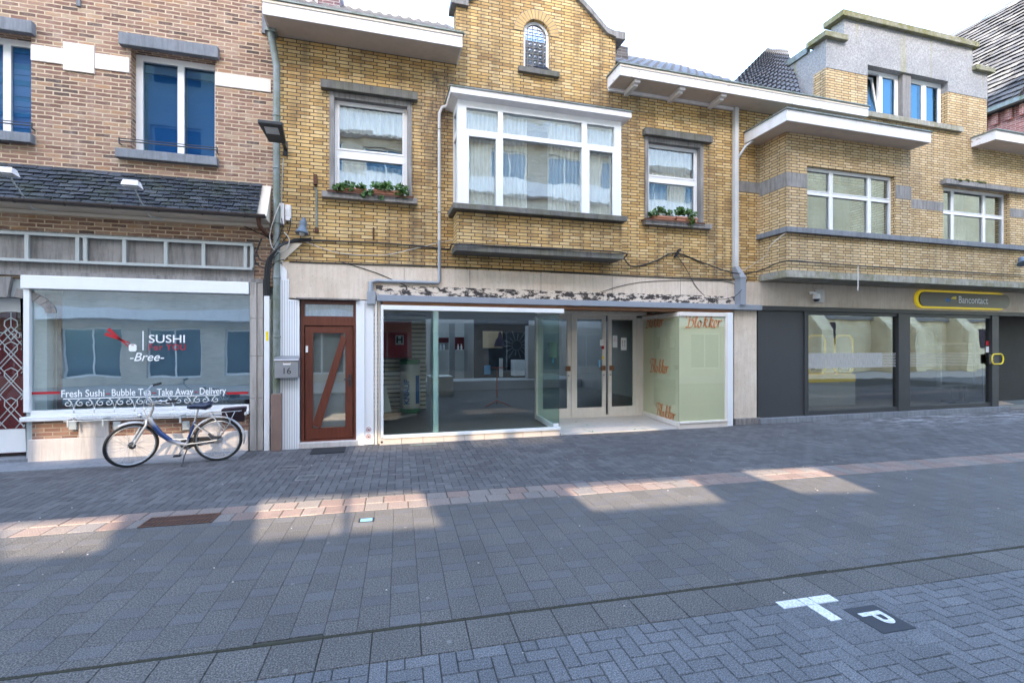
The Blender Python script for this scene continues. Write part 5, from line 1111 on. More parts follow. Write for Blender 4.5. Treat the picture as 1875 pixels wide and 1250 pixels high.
pk_ = Pav(); herring(pk_, -7, 20, -6.2, -3.20, .1, skip=skipb)
for a, b, c, d in ((min(wu0, pu0)-.1, pu1+.12, pv0-.1, wv1+.1),):     # small fillers round the marks
    n_u, n_v = int((b-a)/.1)+1, int((d-c)/.1)+1
pk_.build('parking_paving', 'parkpav')
fl = Pav(); fl.block(min(wu0, pu0)-.2, pu1+.22, pv0-.2, max(wv1, pv1)+.05, 0, z=-.0035, b=.001, tilt=0); fl.build('parking_bed', 'parkpav')
wm = thing('parking_corner_mark', 'white paver mark in T shape at the corner of the parking bay', 'road marking', tuple(Gp((wu0+wu1)/2, wv0, 0)))
for a, b, c, d in ((wu0, lu0, wv0, wv1), (lu0, lu1, wv0, wv1), (lu1, wu1, wv0, wv1), (lu0, lu1, lv0, wv0)):
    p = Pav(); p.block(a, b, c, d, .004, z=.0012, b=.003, tilt=.0004); o = p.mb.build('white_paver', M['wpav'], wm); rnd_attr(o, p.vals)
p = Pav(); p.block(pu0, pu1, pv0, pv1, .004, z=.0012, b=.003, tilt=0); pb_ = p.mb.build('parking_sign_paver', M['bpav']); rnd_attr(pb_, p.vals); tag(pb_, 'black paving block with a white letter P beside the white corner mark', 'road marking')
pc_ = Gp((pu0+pu1)/2-.01, (pv0+pv1)/2+.01, .0022); text('letter_p', 'P', M['wpav'], pb_, (pv1-pv0)*.86, pc_, -gv, gu, .0015, bold=.015, sx=1.25)
# drain grate, covers, mats
gq = [to_uv(*Gd(*q)) for q in ((251, 965), (280, 947.5), (404, 940), (386, 958))]; u0, u1, v0, v1 = gq[0][0]*.5+gq[1][0]*.5, gq[2][0]*.5+gq[3][0]*.5, gq[0][1]*.5+gq[3][1]*.5, gq[1][1]*.5+gq[2][1]*.5
dg_ = thing('drain_grate', 'rusty iron drain grate set in the pink stone gutter strip', 'drain', tuple(Gp((u0+u1)/2, (v0+v1)/2, 0)))
def ubox(mb, a, b, c, d, z0, z1): return mb.hexa([Gp(a, c, z0), Gp(b, c, z0), Gp(b, d, z0), Gp(a, d, z0), Gp(a, c, z1), Gp(b, c, z1), Gp(b, d, z1), Gp(a, d, z1)])
gm = MB(); ubox(gm, u0, u1, v0, v1, -.006, .0035); gm.build('drain_bed', M['black'], dg_)
gm = MB(); ubox(gm, u0, u1, v0, v0+.02, .0036, .009); ubox(gm, u0, u1, v1-.02, v1, .0036, .009); ubox(gm, u0, u0+.02, v0+.02, v1-.02, .0036, .009); ubox(gm, u1-.02, u1, v0+.02, v1-.02, .0036, .009)
n = 15
for k in range(n): a = u0+.03+(u1-u0-.06)*k/n; gm.hexa([Gp(a, v0+.02, .0036), Gp(a+.02, v0+.02, .0036), Gp(a+.045, v1-.02, .0036), Gp(a+.025, v1-.02, .0036), Gp(a, v0+.02, .0085), Gp(a+.02, v0+.02, .0085), Gp(a+.045, v1-.02, .0085), Gp(a+.025, v1-.02, .0085)])
ubox(gm, u0+.02, u1-.02, (v0+v1)/2-.012, (v0+v1)/2+.012, .0037, .0088)
gm.build('grating', M['rust'], dg_)
c0_ = to_uv(*Gd(671, 952)); vc = thing('valve_cover', 'small blue grey valve cover in the road just below the pink strip', 'cover', tuple(Gp(*c0_))); m_ = MB(); ubox(m_, c0_[0]-.08, c0_[0]+.08, c0_[1]-.055, c0_[1]+.055, -.005, .004); m_.build('cover_frame', M['black'], vc); m_ = MB(); ubox(m_, c0_[0]-.06, c0_[0]+.06, c0_[1]-.038, c0_[1]+.038, .004, .0065); m_.build('cover_lid', M['skyblue'], vc)
for (px, py), w2, h2, lab in (((528, 856), .17, .10, 'square paved inspection cover with thin pale rim, nearest the doormat'), ((562, 874), .13, .12, 'larger paved inspection cover with thin pale rim below its neighbour')):
    a, b = to_uv(*Gd(px, py)); t = thing('inspection_cover', lab, 'cover', tuple(Gp(a, b)), 'paved inspection covers'); m_ = MB()
    for q in ((a-w2, a+w2, b-h2, b-h2+.008), (a-w2, a+w2, b+h2-.008, b+h2), (a-w2, a-w2+.008, b-h2+.008, b+h2-.008), (a+w2-.008, a+w2, b-h2+.008, b+h2-.008)): ubox(m_, *q, -.004, .003)
    m_.build('cover_rim', M['greystone'], t)
mt = [Gd(*q) for q in ((567, 832), (573, 822), (634, 818), (630, 829))]; dm = MB(); x0, x1, y0, y1 = mt[0][0]*.5+mt[1][0]*.5, mt[2][0]*.5+mt[3][0]*.5, mt[0][1]*.5+mt[3][1]*.5, mt[1][1]*.5+mt[2][1]*.5
tag(dm.box(x0, x1, y0, y1, .003, .016).build('doormat', M['mat'], bevel=.004), 'black doormat on the pavement before the brown door', 'doormat')
tag(MB().box(X(752, 9.0), X(800, 9.0), 9.02, 9.16, -.003, .005).build('cellar_grate', M['zinc']), 'grey metal cellar grate flush in the pavement below the shop window', 'grate')
tag(MB().box(LX, X(455), 8.72, D-.0, -.02, .014).build('pavement_kerb', M['bluestone']), kind='structure')
lf = random.Random(3); 
fm = MB()
for px, py in ((1055, 772), (1075, 777), (1085, 788), (1070, 785), (1092, 793), (1158, 773), (1168, 779), (1178, 783), (1172, 787)):
    r = _ray(px, py); t = (.05-HC)/r[2]; x, y = r[0]*t, r[1]*t
    if y < 9.3: y = 9.32
    zf = .028+.032*(y-9.26)/1.8+.004; a = lf.random()*3; l = .09; w2 = .018; c, s = math.cos(a), math.sin(a)
    fm.face([(x+c*l, y+s*l, zf), (x-s*w2, y+c*w2, zf), (x-c*l, y-s*l, zf), (x+s*w2, y-c*w2, zf)])
fm.build('floor_arrow_marks', M['green'], midb)
# ================================================================== PIPES
dp1 = thing('drainpipe', 'weathered zinc drainpipe between the red and the yellow brick houses', 'drainpipe', (X(507), D-.15, 0))
yp = D-.12; xp = X(506.5, yp)
z1_, z2_ = Z(506, 720, yp), Z(500, 118, yp)
MB().tube([(xp, yp, z1_), (xp, yp, z2_)], .058, 14).build('pipe', M['zinc'], dp1, smooth='auto')
MB().tube([(xp, yp, z2_-.02), (xp-.09, yp-.03, z2_+.55)], .06, 14).build('offset_bend', M['zinc'], dp1, smooth='auto')
xq = X(497, yp); MB().box(xq-.09, xq+.09, yp-.1, yp+.1, z2_+.52, z2_+.85).build('hopper', M['zinc'], dp1, bevel=.01)
for pz in (214, 310, 410, 510, 618): z = Z(506, pz, yp); MB().lathe([(.064, 0), (.07, .012), (.064, .03)], (xp, yp, z), n=16).build('pipe_collar', M['zinc'], dp1)
MB().box(xp-.075, xp+.085, yp-.09, D-.03, .0, z1_-.0).build('pipe_shoe_cover', paint('brown cover', (.24, .15, .12), .6, dirt=.4), dp1, bevel=.01)
yp = D-.07
tag(MB().box(X(484.5, yp), X(494.5, yp), yp-.05, D-.001, .0, Z(490, 543)).build('cable_duct', M['upvc'], None, bevel=.006), 'tall white cable duct beside the drainpipe near the sushi window', 'cable duct')
tag(MB().box(X(489, yp-.05)-.02, X(489, yp-.05)+.02, yp-.053, yp-.0505, Z(489, 624), Z(489, 607)).build('yellow_sticker', M['yellow']), 'narrow yellow warning sticker on the white cable duct', 'sticker')
yp = D-.06; x = X(804.5, yp)
dp2 = thing('bay_drainpipe', 'thin pale drainpipe running down from the white bay window', 'drainpipe', (x, yp, 3)); zb_ = Z(804, 518, yp)
MB().tube([(X(836, yp), yp, Z(836, 192, yp)+.02), (x+.05, yp, Z(810, 197, yp)), (x, yp, Z(804, 205, yp)-.03), (x, yp, Z(804, 440, yp))], .03, 12).build('pipe', M['pipewhite'], dp2, smooth='auto')
MB().tube([(x, yp, Z(804, 440, yp)), (x, yp, zb_+.03), (x-.03, yp, zb_), (X(690, yp), yp, zb_), (X(679, yp), yp, zb_-.03), (X(679, yp), yp, 2.70)], [.03, .03, .03, .032, .04, .055], 12).build('lower_pipe', M['plasticgrey'], dp2, smooth='auto')
for pz in (238, 345, 390): MB().lathe([(.033, 0), (.038, .01), (.033, .02)], (x, yp, Z(804, pz, yp)), n=12).build('pipe_clip', M['zinc'], dp2)
MB().box(X(672, yp), X(688, yp), D-.14, D-.025, 2.61, 2.85).build('pipe_box', M['plasticgrey'], dp2, bevel=.008)
yp = D-.07; x = X(1347.5, yp)
dp3 = thing('corner_drainpipe', 'pale square drainpipe between the shop house and the bank', 'drainpipe', (x, yp, 3))
MB().box(x-.05, x+.05, yp-.04, D-.003, Z(1347, 490, yp), EZ).build('pipe', M['pipewhite'], dp3, bevel=.008)
zq = Z(1347, 490, yp); MB().hexa([(x-.02, yp-.16, zq-.24), (x+.16, yp-.16, zq-.24), (x+.16, D-.01, zq-.24), (x-.02, D-.01, zq-.24), (x-.055, yp-.05, zq+.02), (x+.055, yp-.05, zq+.02), (x+.055, D-.004, zq+.02), (x-.055, D-.004, zq+.02)]).build('pipe_offset', M['plasticgrey'], dp3)
MB().box(x-.0, x+.15, yp-.15, D-.03, 2.78, zq-.241).build('lower_pipe', M['greygut'], dp3)
MB().tube([(X(1379, 9.2), 9.2, Z(1379, 258, 9.2)), (X(1368, 9.25), 9.3, Z(1368, 268, 9.3)), (x+.05, yp, Z(1350, 290, yp))], .03, 10).build('branch_pipe', M['pipewhite'], dp3, smooth=True)
# ================================================================== CABLES
def cable(pts, m='cable', r=.010, Y=D-.03, label=None, name='wall_cable', par=None):
    P_ = [Vector((X(a, Y if len(q) < 3 else q[2]), Y if len(q) < 3 else q[2], Z(a, b, Y if len(q) < 3 else q[2]))) for q in pts for a, b in [q[:2]]]
    S = []
    for k in range(len(P_)-1):
        a, b, c, e = P_[max(k-1, 0)], P_[k], P_[k+1], P_[min(k+2, len(P_)-1)]
        for q in range(6): t = q/6; S.append(.5*((2*b)+(c-a)*t+(2*a-5*b+4*c-e)*t*t+(3*b-a-3*c+e)*t**3))
    S.append(P_[-1]); o = MB().tube(S, r, 6).build(name, M[m], par, smooth=True)
    if label: tag(o, label, 'cable')
    return o
cb = thing('cable_bundle', 'bundle of black cables looping round the drainpipe above the white duct', 'cable', (X(500), D-.1, 3.5))
for k, (dx_, r) in enumerate(((-3, .018), (0, .02), (3, .016), (5, .014))):
    cable([(489+dx_, 548, D-.09), (488+dx_, 510, D-.14), (492+dx_, 478, D-.20), (505+dx_, 458-dx_, D-.24), (520+dx_, 446, D-.16), (540, 441-dx_*.6, D-.05), (570, 437+dx_*.3, D-.03)], r=r, name='cable_strand', par=cb)
for k, p_ in enumerate((((480, 436), (472, 455), (466, 470), (472, 485), (492, 492), (505, 480), (520, 475)), ((478, 437), (470, 462), (480, 478), (496, 476), (510, 462)), ((0, 372), (200, 392), (400, 402), (470, 425), (500, 440)), ((516, 400), (516, 420), (508, 440), (495, 462)), ((532, 400), (530, 420), (520, 440), (500, 465)))):
    cable([(a, b, D-.17) if k != 2 else (a, b, D-.03) for a, b in p_], r=.009, name='cable_strand', par=cb)
cable([(540, 441), (600, 441), (700, 445), (780, 452), (822, 456), (832, 447, 8.88), (900, 450, 8.88), (1000, 455, 8.88), (1138, 462, 8.88), (1143, 474, 9.2), (1160, 488), (1200, 478), (1236, 463), (1290, 482), (1345, 500, D-.2), (1390, 496, D-.1), (1437, 478, 8.58), (1500, 481, 8.58), (1650, 492, 8.58), (1875, 504, 8.58)], r=.014, label='long black cable strung along the yellow brick across both houses')
cable([(530, 479), (700, 485), (860, 490), (1000, 497), (1150, 505), (1340, 513)], r=.013, label='black cable along the top edge of the stone band')
cable([(620, 478), (690, 500), (760, 530), (800, 537)], r=.007, label='thin cable sagging across the stone band left of the bay pipe')
cable([(1070, 545), (1170, 517), (1310, 514), (1350, 521)], r=.006, label='thin cable running over the stone band above the glazed doors')
cable([(1236, 463), (1255, 490), (1275, 525), (1300, 546), (1340, 545, D-.2), (1362, 525, D-.2), (1370, 505)], r=.007, label='thin cable loop hanging beside the square drainpipe')
cable([(560, 443), (620, 463), (700, 467), (760, 455), (828, 440), (900, 441, 8.9)], 'wcable', .006, label='thin pale wire sagging below the left flower box')
cable([(1345, 505), (1400, 470, D-.3), (1410, 450, 8.5), (1440, 425, 8.6)], 'wcable', .006, label='thin pale wire rising to the bank balcony ledge')
cable([(519, 290), (517, 320), (515, 372)], 'wcable', .009, Y=D-.02, label='white cable from the wall lamp down to the junction boxes')
cable([(513, 372), (502, 400), (494, 430), (500, 455), (520, 460), (530, 440), (520, 425)], 'wcable', .008, Y=D-.2, label='loose loop of white cable before the drainpipe')
tag(MB().tube([(X(1571, 8.5), 8.5, Z(1571, 487, 8.5)), (X(1571, 8.5), 8.5, Z(1571, 532, 8.5))], .012, 8).build('hanging_rod', M['wcable']), 'short pale rod hanging in front of the bank balcony slab', 'rod')
# ================================================================== WALL FIXTURES
sl = thing('street_lamp', 'flat black wall street lamp beside the drainpipe on the yellow brick', 'street lamp', (X(524), D, 5.2))
zA = Z(522, 272); MB().box(X(519), X(527), D-.02, D-.001, zA-.13, zA+.13).build('bracket_plate', M['blackmetal'], sl)
hxx, hyy = X(503, 8.6), 8.6; zH = Z(503, 240, 8.6)
MB().tube([(X(523), D-.01, zA), (X(519, 9.1), 9.1, Z(519, 262, 9.1)), (X(512, 8.75), 8.8, Z(512, 252, 8.8))], .032, 10).build('arm', M['blackmetal'], sl, smooth='auto')
hd = MB(); rr = .17; y0, y1 = 8.35, 8.85; xx0, xx1 = X(499, 8.6)-.17, X(499, 8.6)+.19; hd.hexa([(xx0, y0, zH+.0), (xx1, y0, zH+.0), (xx1-.03, y1, zH-.10), (xx0+.07, y1, zH-.10), (xx0, y0, zH+.06), (xx1, y0, zH+.06), (xx1-.03, y1, zH-.03), (xx0+.07, y1, zH-.03)])
hd.build('lamp_head', M['blackmetal'], sl, bevel=.012); MB().hexa([(xx0+.08, y0+.08, zH-.022), (xx1-.08, y0+.08, zH-.022), (xx1-.08, y0+.25, zH-.056), (xx0+.08, y0+.25, zH-.056), (xx0+.08, y0+.08, zH-.010), (xx1-.08, y0+.08, zH-.010), (xx1-.08, y0+.25, zH-.044), (xx0+.08, y0+.25, zH-.044)]).build('lamp_glass', M['lampglass'], sl)
for a, b, c, d, lab in ((513, 522, 374, 413, 'taller cream junction box under the street lamp'), (524, 534, 377, 406, 'shorter cream switch box right of the taller junction box')):
    t = thing('junction_box', lab, 'junction box', (X(a), D, Z(a, d)), 'junction boxes under the street lamp'); MB().box(X(a), X(b), D-.10, D-.004, Z(a, d), Z(a, c)).build('box_body', M['cream'] if 0 else M['fascia'], t, bevel=.012)
    MB().box(X(a)+.02, X(b)-.02, D-.106, D-.1005, Z(a, d)+.08, Z(a, c)-.08).build('box_lid', M['gwhite'], t, bevel=.004)
sp = thing('loudspeaker', 'small blue grey horn loudspeaker on the yellow brick below the left window', 'loudspeaker', (X(553), D-.12, 4.1))
zz = Z(553, 428, D-.12); MB().lathe([(.11, 0), (.115, .01), (.10, .04), (.065, .10), (.055, .14), (.06, .15), (.06, .22), (.04, .24), (.035, .28), (.02, .29)], (X(553, D-.12), D-.14, zz), (.1, .12, 1), 20).build('horn', M['speaker'], sp, smooth='auto')
MB().lathe([(.05, -.0), (.03, -.035)], (X(553, D-.12), D-.14, zz), (.1, .12, 1), 14).build('horn_core', M['gwhite'], sp)
sp2 = MB().lathe([(.12, 0), (.13, .01), (.08, .08), (.06, .2)], (X(1874, 8.45), 8.45, Z(1874, 483, 8.45)), (.3, .4, .8), 16); tag(sp2.build('horn_speaker', M['speaker'], None, smooth='auto'), 'blue grey horn speaker at the right end of the bank balcony brick', 'loudspeaker')
ir = thing('iron_bracket', 'rusty iron bracket with grey rod on the yellow brick', 'bracket', (X(578), D, 4.6)); x = X(578); MB().box(x-.03, x+.03, D-.09, D-.001, Z(578, 340), Z(578, 322)).build('plate', M['rust'], ir); MB().tube([(x, D-.05, Z(578, 345)), (x+.02, D-.04, Z(578, 352)), (x+.02, D-.04, Z(578, 422))], .02, 8).build('rod', M['zinc'], ir); MB().box(x-.01, x+.05, D-.07, D-.001, Z(578, 426), Z(578, 418)).build('foot_clip', M['rust'], ir)
hk = MB().box(X(684)-.015, X(684)+.015, D-.03, D-.001, Z(684, 440), Z(684, 417)); tag(hk.build('iron_pin', M['rust']), 'small rusty iron pin in the brick between flower box and bay', 'pin')
tag(MB().hexa([(X(1232), D-.10, Z(1235, 472)), (X(1234), D-.10, Z(1235, 472)), (X(1234), D-.02, Z(1235, 472)), (X(1232), D-.02, Z(1235, 472)), (X(1240), D-.10, Z(1240, 457)), (X(1243), D-.10, Z(1240, 457)), (X(1243), D-.02, Z(1240, 457)), (X(1240), D-.02, Z(1240, 457))]).build('cable_hook', M['black']), 'black iron cable hook on the brick under the right window', 'hook')
cm_ = thing('security_camera', 'white dome security camera on the stone above the bank window', 'security camera', (X(1494), D-.05, 3.0)); cx, cy = X(1495, 9.2), 9.2
MB().box(X(1488), X(1504), D-.10, D-.019, Z(1495, 555), Z(1495, 530)).build('camera_base', M['gwhite'], cm_, bevel=.03); MB().tube([(X(1482), D-.02, Z(1484, 537)), (X(1484, 9.25), 9.25, Z(1484, 536, 9.25)), (cx, cy, Z(1494, 536, 9.2))], .03, 10).build('camera_arm', M['white'], cm_)
zt_ = Z(1495, 545, cy); MB().lathe([(.04, .11), (.075, .09), (.085, .0), (.08, -.03)], (cx, cy, zt_), n=18).build('camera_hood', M['white'], cm_, smooth='auto'); MB().lathe([(.072, -.03), (.06, -.075), (.02, -.095)], (cx, cy, zt_), n=18).build('camera_dome', M['tarp'], cm_, smooth='auto')
# letterbox
lbx = thing('letterbox', 'steel letterbox numbered 16 on the white cladding left of the brown door', 'letterbox', (X(524), D-.25, 1.2)); ly = D-.28; x0, x1, z0, z1 = X(503, ly), X(546, ly), Z(524, 692, ly), Z(524, 660, ly)
MB().box(x0, x1, ly, D-.13, z0, z1).build('box_body', M['steelbox'], lbx, bevel=.006); MB().hexa([(x0-.012, ly-.02, z1+.002), (x1+.012, ly-.02, z1+.002), (x1+.012, D-.125, z1+.012), (x0-.012, D-.125, z1+.012), (x0-.012, ly-.01, z1+.02), (x1+.012, ly-.01, z1+.02), (x1+.012, D-.125, z1+.085), (x0-.012, D-.125, z1+.085)]).build('lid', M['steelbox'], lbx, bevel=.004)
xm = (x0+x1)/2; MB().box(xm-.055, xm+.065, ly-.003, ly-.001, z1-.075, z1-.03).build('name_label', M['white'], lbx); MB().box(xm-.05, xm+.06, ly-.0045, ly-.003, z1-.045, z1-.032).build('name_print', M['brownwood'], lbx)
text('number', '16', M['blackmetal'], lbx, .155, (xm+.0, ly-.0005, z0+.12), (1, 0, 0), (0, 0, 1), .002, bold=.004)
# bank sign
bsn = thing('bank_sign', 'long rounded taupe sign reading Bancontact with a yellow rim above the bank windows', 'sign', (X(1755), D-.1, 3.0)); sx0_, sx1_ = X(1672), X(1841); sz = Z(1755, 550); sh_ = .205
def pill(x0, x1, zc, h, y0, y1, mb): 
    o = [(x0+h+h*math.cos(t), zc+h*math.sin(t)) for t in [PI/2+k*PI/12 for k in range(13)]]+[(x1-h+h*math.cos(t), zc+h*math.sin(t)) for t in [-PI/2+k*PI/12 for k in range(13)]]
    return mb.slab(o, [], y0, y1)
pill(sx0_, sx1_-.12, sz, sh_+.035, D-.07, D-.02, MB()).build('yellow_rim', M['yellowlit'], bsn); pill(sx0_+.09, sx1_, sz+.0, sh_-.015, D-.10, D-.071, MB()).build('sign_face', M['taupe'], bsn, bevel=.01)
lt = text('lettering', 'Bancontact', M['letterwhite'], bsn, .27, (X(1774), D-.1015, sz), (1, 0, 0), (0, 0, 1), .003, bold=.012, sx=.95)
MB().slab([(X(1723), sz-.06), (X(1731), sz-.06), (X(1733), sz+.03), (X(1724), sz+.03)], [], D-.104, D-.101).build('blue_mark', M['blue'], bsn)
MB().slab([(X(1733), sz+.02), (X(1736), sz+.075), (X(1743), sz+.09), (X(1743), sz+.02)], [], D-.104, D-.101).build('yellow_mark', M['yellow'], bsn)
# bare metal sign frame
sfm = thing('sign_frame', 'empty pale grey metal sign frame over the sushi shop window', 'sign frame', (X(250), D-.1, 3.3)); fy = D-.11
fx0, fx1 = -11.0, X(462, fy); fz0, fz1 = 3.16, Z(231, 434, fy)
m_ = MB(); m_.box(fx0, fx1, fy, fy+.05, fz1-.045, fz1); m_.box(fx0, fx1, fy, fy+.05, fz0, fz0+.045); m_.build('rail', M['frame_grey'], sfm, bevel=.003)
for px in (48, 141, 155, 227, 303, 372, 449, 461): x = X(px, fy); MB().box(x-.025, x+.025, fy+.002, fy+.048, fz0+.045, fz1-.045).build('upright', M['frame_grey'], sfm)
# floodlights on stalks
for hx_, hy_, bx_, by_, lab in ((242, 338, 276, 397, 'pale floodlight on a thin stalk over the slate roof, right one'), (12, 315, 60, 382, 'pale floodlight on a thin stalk over the slate roof, left one')):
    yh_ = 8.45; A = Vector((X(hx_, yh_), yh_, Z(hx_, hy_, yh_))); B = Vector((X(bx_, 9.05), 9.05, Z(bx_, by_, 9.05)))
    t = thing('floodlight', lab, 'floodlight', tuple(B), 'floodlights over the sushi shop'); MB().tube([A, B-Vector((.06, 0, -.08)), B, B+Vector((.12, .1, 0))], .011, 8).build('stalk', M['frame_grey'], t)
    MB().hexa([A+Vector(v) for v in ((-.12, -.08, -.03), (.10, -.08, -.03), (.12, .08, -.05), (-.12, .08, -.05), (-.10, -.05, .06), (.09, -.05, .06), (.09, .06, .05), (-.10, .06, .05))]).build('lamp_housing', M['fascia'], t, bevel=.008)
    MB().box(A.x-.10, A.x+.08, A.y-.06, A.y+.06, A.z-.05, A.z-.045).build('lamp_glass', M['lampglass'], t)
# scrolled flower rail under the sushi window
fr_ = thing('flower_box_rail', 'white scrolled iron flower box rail below the sushi shop window', 'rail', (X(250), D-.3, .9)); fy = D-.32
rx0, rx1 = X(116, fy), X(402, fy); zt2, zb2 = Z(250, 727, fy), Z(250, 752, fy); m_ = MB()
for z in (zt2, zb2): m_.tube([(rx0, fy, z), (rx1, fy, z)], .008, 6)
def spiral(cx, cz, r, s, a0, y): return [(cx+s*r*(1-k/22)*math.cos(a0+k*.42), y, cz+r*(1-k/22)*math.sin(a0+k*.42)) for k in range(18)]
n = 8; wv = (rx1-rx0)/n
for k in range(n):
    cx = rx0+(k+.5)*wv; hh = zt2-zb2
    m_.tube([(cx, fy, zb2), (cx, fy, zb2+hh*.35)], .009, 6)
    for s_ in (-1, 1):
        m_.tube([(cx, fy, zb2+hh*.3), (cx+s_*wv*.12, fy, zb2+hh*.75), (cx+s_*wv*.25, fy, zt2-.012)]+spiral(cx+s_*wv*.30, zt2-.075, .055, s_, PI*.55, fy), .0065, 5)
    for s_ in (-1, 1): m_.tube(spiral(cx+s_*wv*.22, zb2-.07, .04, s_, PI*.5, fy), .005, 5); m_.tube([(cx, fy, zb2-.12), (cx+s_*wv*.22, fy, zb2-.03)], .005, 5)
m_.tube([(rx0, fy, zb2-.13), (rx1, fy, zb2-.13)], .006, 6)
for y in (fy,):
    m_.build('scrollwork', M['white'], fr_, smooth=True)
for px in (124, 188, 330): x = X(px, fy); MB().box(x-.012, x+.012, fy, D-.1, zb2-.14, zb2-.10).box(x-.012, x+.012, fy-.005, fy+.01, zb2-.22, zb2-.1).build('support_bar', M['frame_grey'], fr_)
for px in (131, 212, 339): x = X(px, D-.12); MB().box(x-.05, x+.05, D-.10, D-.052, Z(px, 785), Z(px, 770)).build('fixing_block', M['frame_grey'], fr_, bevel=.004)
# ================================================================== PLANTS ON THE SILLS
def leaves(mb, cx, cy, cz, sx, sy, sz_, n, rng, size=.038):
    for _ in range(n):
        while True:
            p = Vector((rng.uniform(-1, 1), rng.uniform(-1, 1), rng.uniform(-1, 1)))
            if p.length < 1: break
        p = Vector((cx+p.x*sx, cy+p.y*sy, cz+p.z*sz_)); nn = Vector((rng.gauss(0, .5), rng.gauss(-.6, .5), rng.gauss(.5, .5))).normalized(); a = nn.orthogonal().normalized(); b = nn.cross(a); th = rng.random()*6; s = size*rng.uniform(.6, 1.2)
        q = []
        for k in range(6):
            t = th+k*PI/3; r = s*(1 if k % 2 else .62); q.append(p+(a*math.cos(t)+b*math.sin(t))*r-nn*.15*r)
        mb.face(q)
rng = random.Random(5)
def planter(px0, px1, pyb, pyt, label, blobs, n):
    Y = D-.13; x0, x1, z0 = X(px0, Y), X(px1, Y), Z((px0+px1)/2, pyb, Y); z1 = Z((px0+px1)/2, pyt, Y); t = thing('planter_box', label, 'planter', ((x0+x1)/2, Y, z0), 'terracotta planters on the window sills')
    MB().hexa([(x0+.02, Y, z0), (x1-.02, Y, z0), (x1-.02, Y+.15, z0), (x0+.02, Y+.15, z0), (x0, Y-.02, z1), (x1, Y-.02, z1), (x1, Y+.17, z1), (x0, Y+.17, z1)]).box(x0-.01, x1+.01, Y-.032, Y+.18, z1-.035, z1+.002).build('pot', M['terracotta'], t, bevel=.005)
    mb = MB()
    for bx, by, sx, sz_ in blobs: leaves(mb, X(bx, Y-.04), Y-.01, Z(bx, by, Y-.04), sx, .10, sz_, int(n*sx*sz_*60), rng)
    mb.build('trailing_plant', M['leaf'], t)
planter(621, 671, 360, 345, 'terracotta planter of trailing geraniums, left one on the larger window sill', [(622, 343, .12, .08), (640, 340, .14, .09), (662, 342, .10, .07), (668, 354, .07, .08), (612, 343, .05, .06)], 130)
planter(684, 735, 364, 349, 'terracotta planter of lush trailing geraniums, right one on the larger window sill', [(690, 341, .12, .09), (710, 342, .14, .10), (735, 350, .14, .15), (697, 360, .06, .06), (680, 352, .07, .07)], 130)
planter(1196, 1235, 408, 396, 'terracotta planter of trailing geraniums, left one on the smaller window sill', [(1198, 390, .13, .07), (1212, 383, .16, .07), (1226, 388, .10, .05)], 120)
planter(1238, 1276, 411, 398, 'terracotta planter of trailing geraniums, right one on the smaller window sill', [(1246, 386, .12, .09), (1258, 388, .14, .08), (1266, 402, .09, .16), (1272, 392, .06, .06)], 120)
for px0, px1, py, lab in ((600, 756, 355, 'dark iron rail holding the planters on the larger window sill'), (1182, 1291, 405, 'dark iron rail holding the planters on the smaller window sill')):
    Y = D-.18; z = Z((px0+px1)/2, py, Y); m_ = MB().box(X(px0, Y), X(px1, Y), Y, Y+.008, z-.02, z+.02); 
    for px in (px0, px1): m_.box(X(px, Y)-.01, X(px, Y)+.01, Y+.008, D-.001, z-.012, z+.012)
    tag(m_.build('planter_rail', M['rust']), lab, 'rail', 'planter rails')
# folded black object on the gable window sill
rng2 = random.Random(2); bgm = bmesh.new(); bmesh.ops.create_icosphere(bgm, subdivisions=3, radius=1)
for v in bgm.verts: v.co = Vector((v.co.x*.22, v.co.y*.06, v.co.z*.055))*(1+.35*noise.noise(v.co*2.3)); v.co.z = max(v.co.z, -.03)
me = bpy.data.meshes.new('black_bag'); bgm.to_mesh(me); me.materials.append(M['tarp']); o = bpy.data.objects.new('black_bag', me); C.objects.link(o); o.location = (X(990), D-.02, asz+.035)
tag(o, 'crumpled black plastic bag lying on the sill of the arched gable window', 'bag')
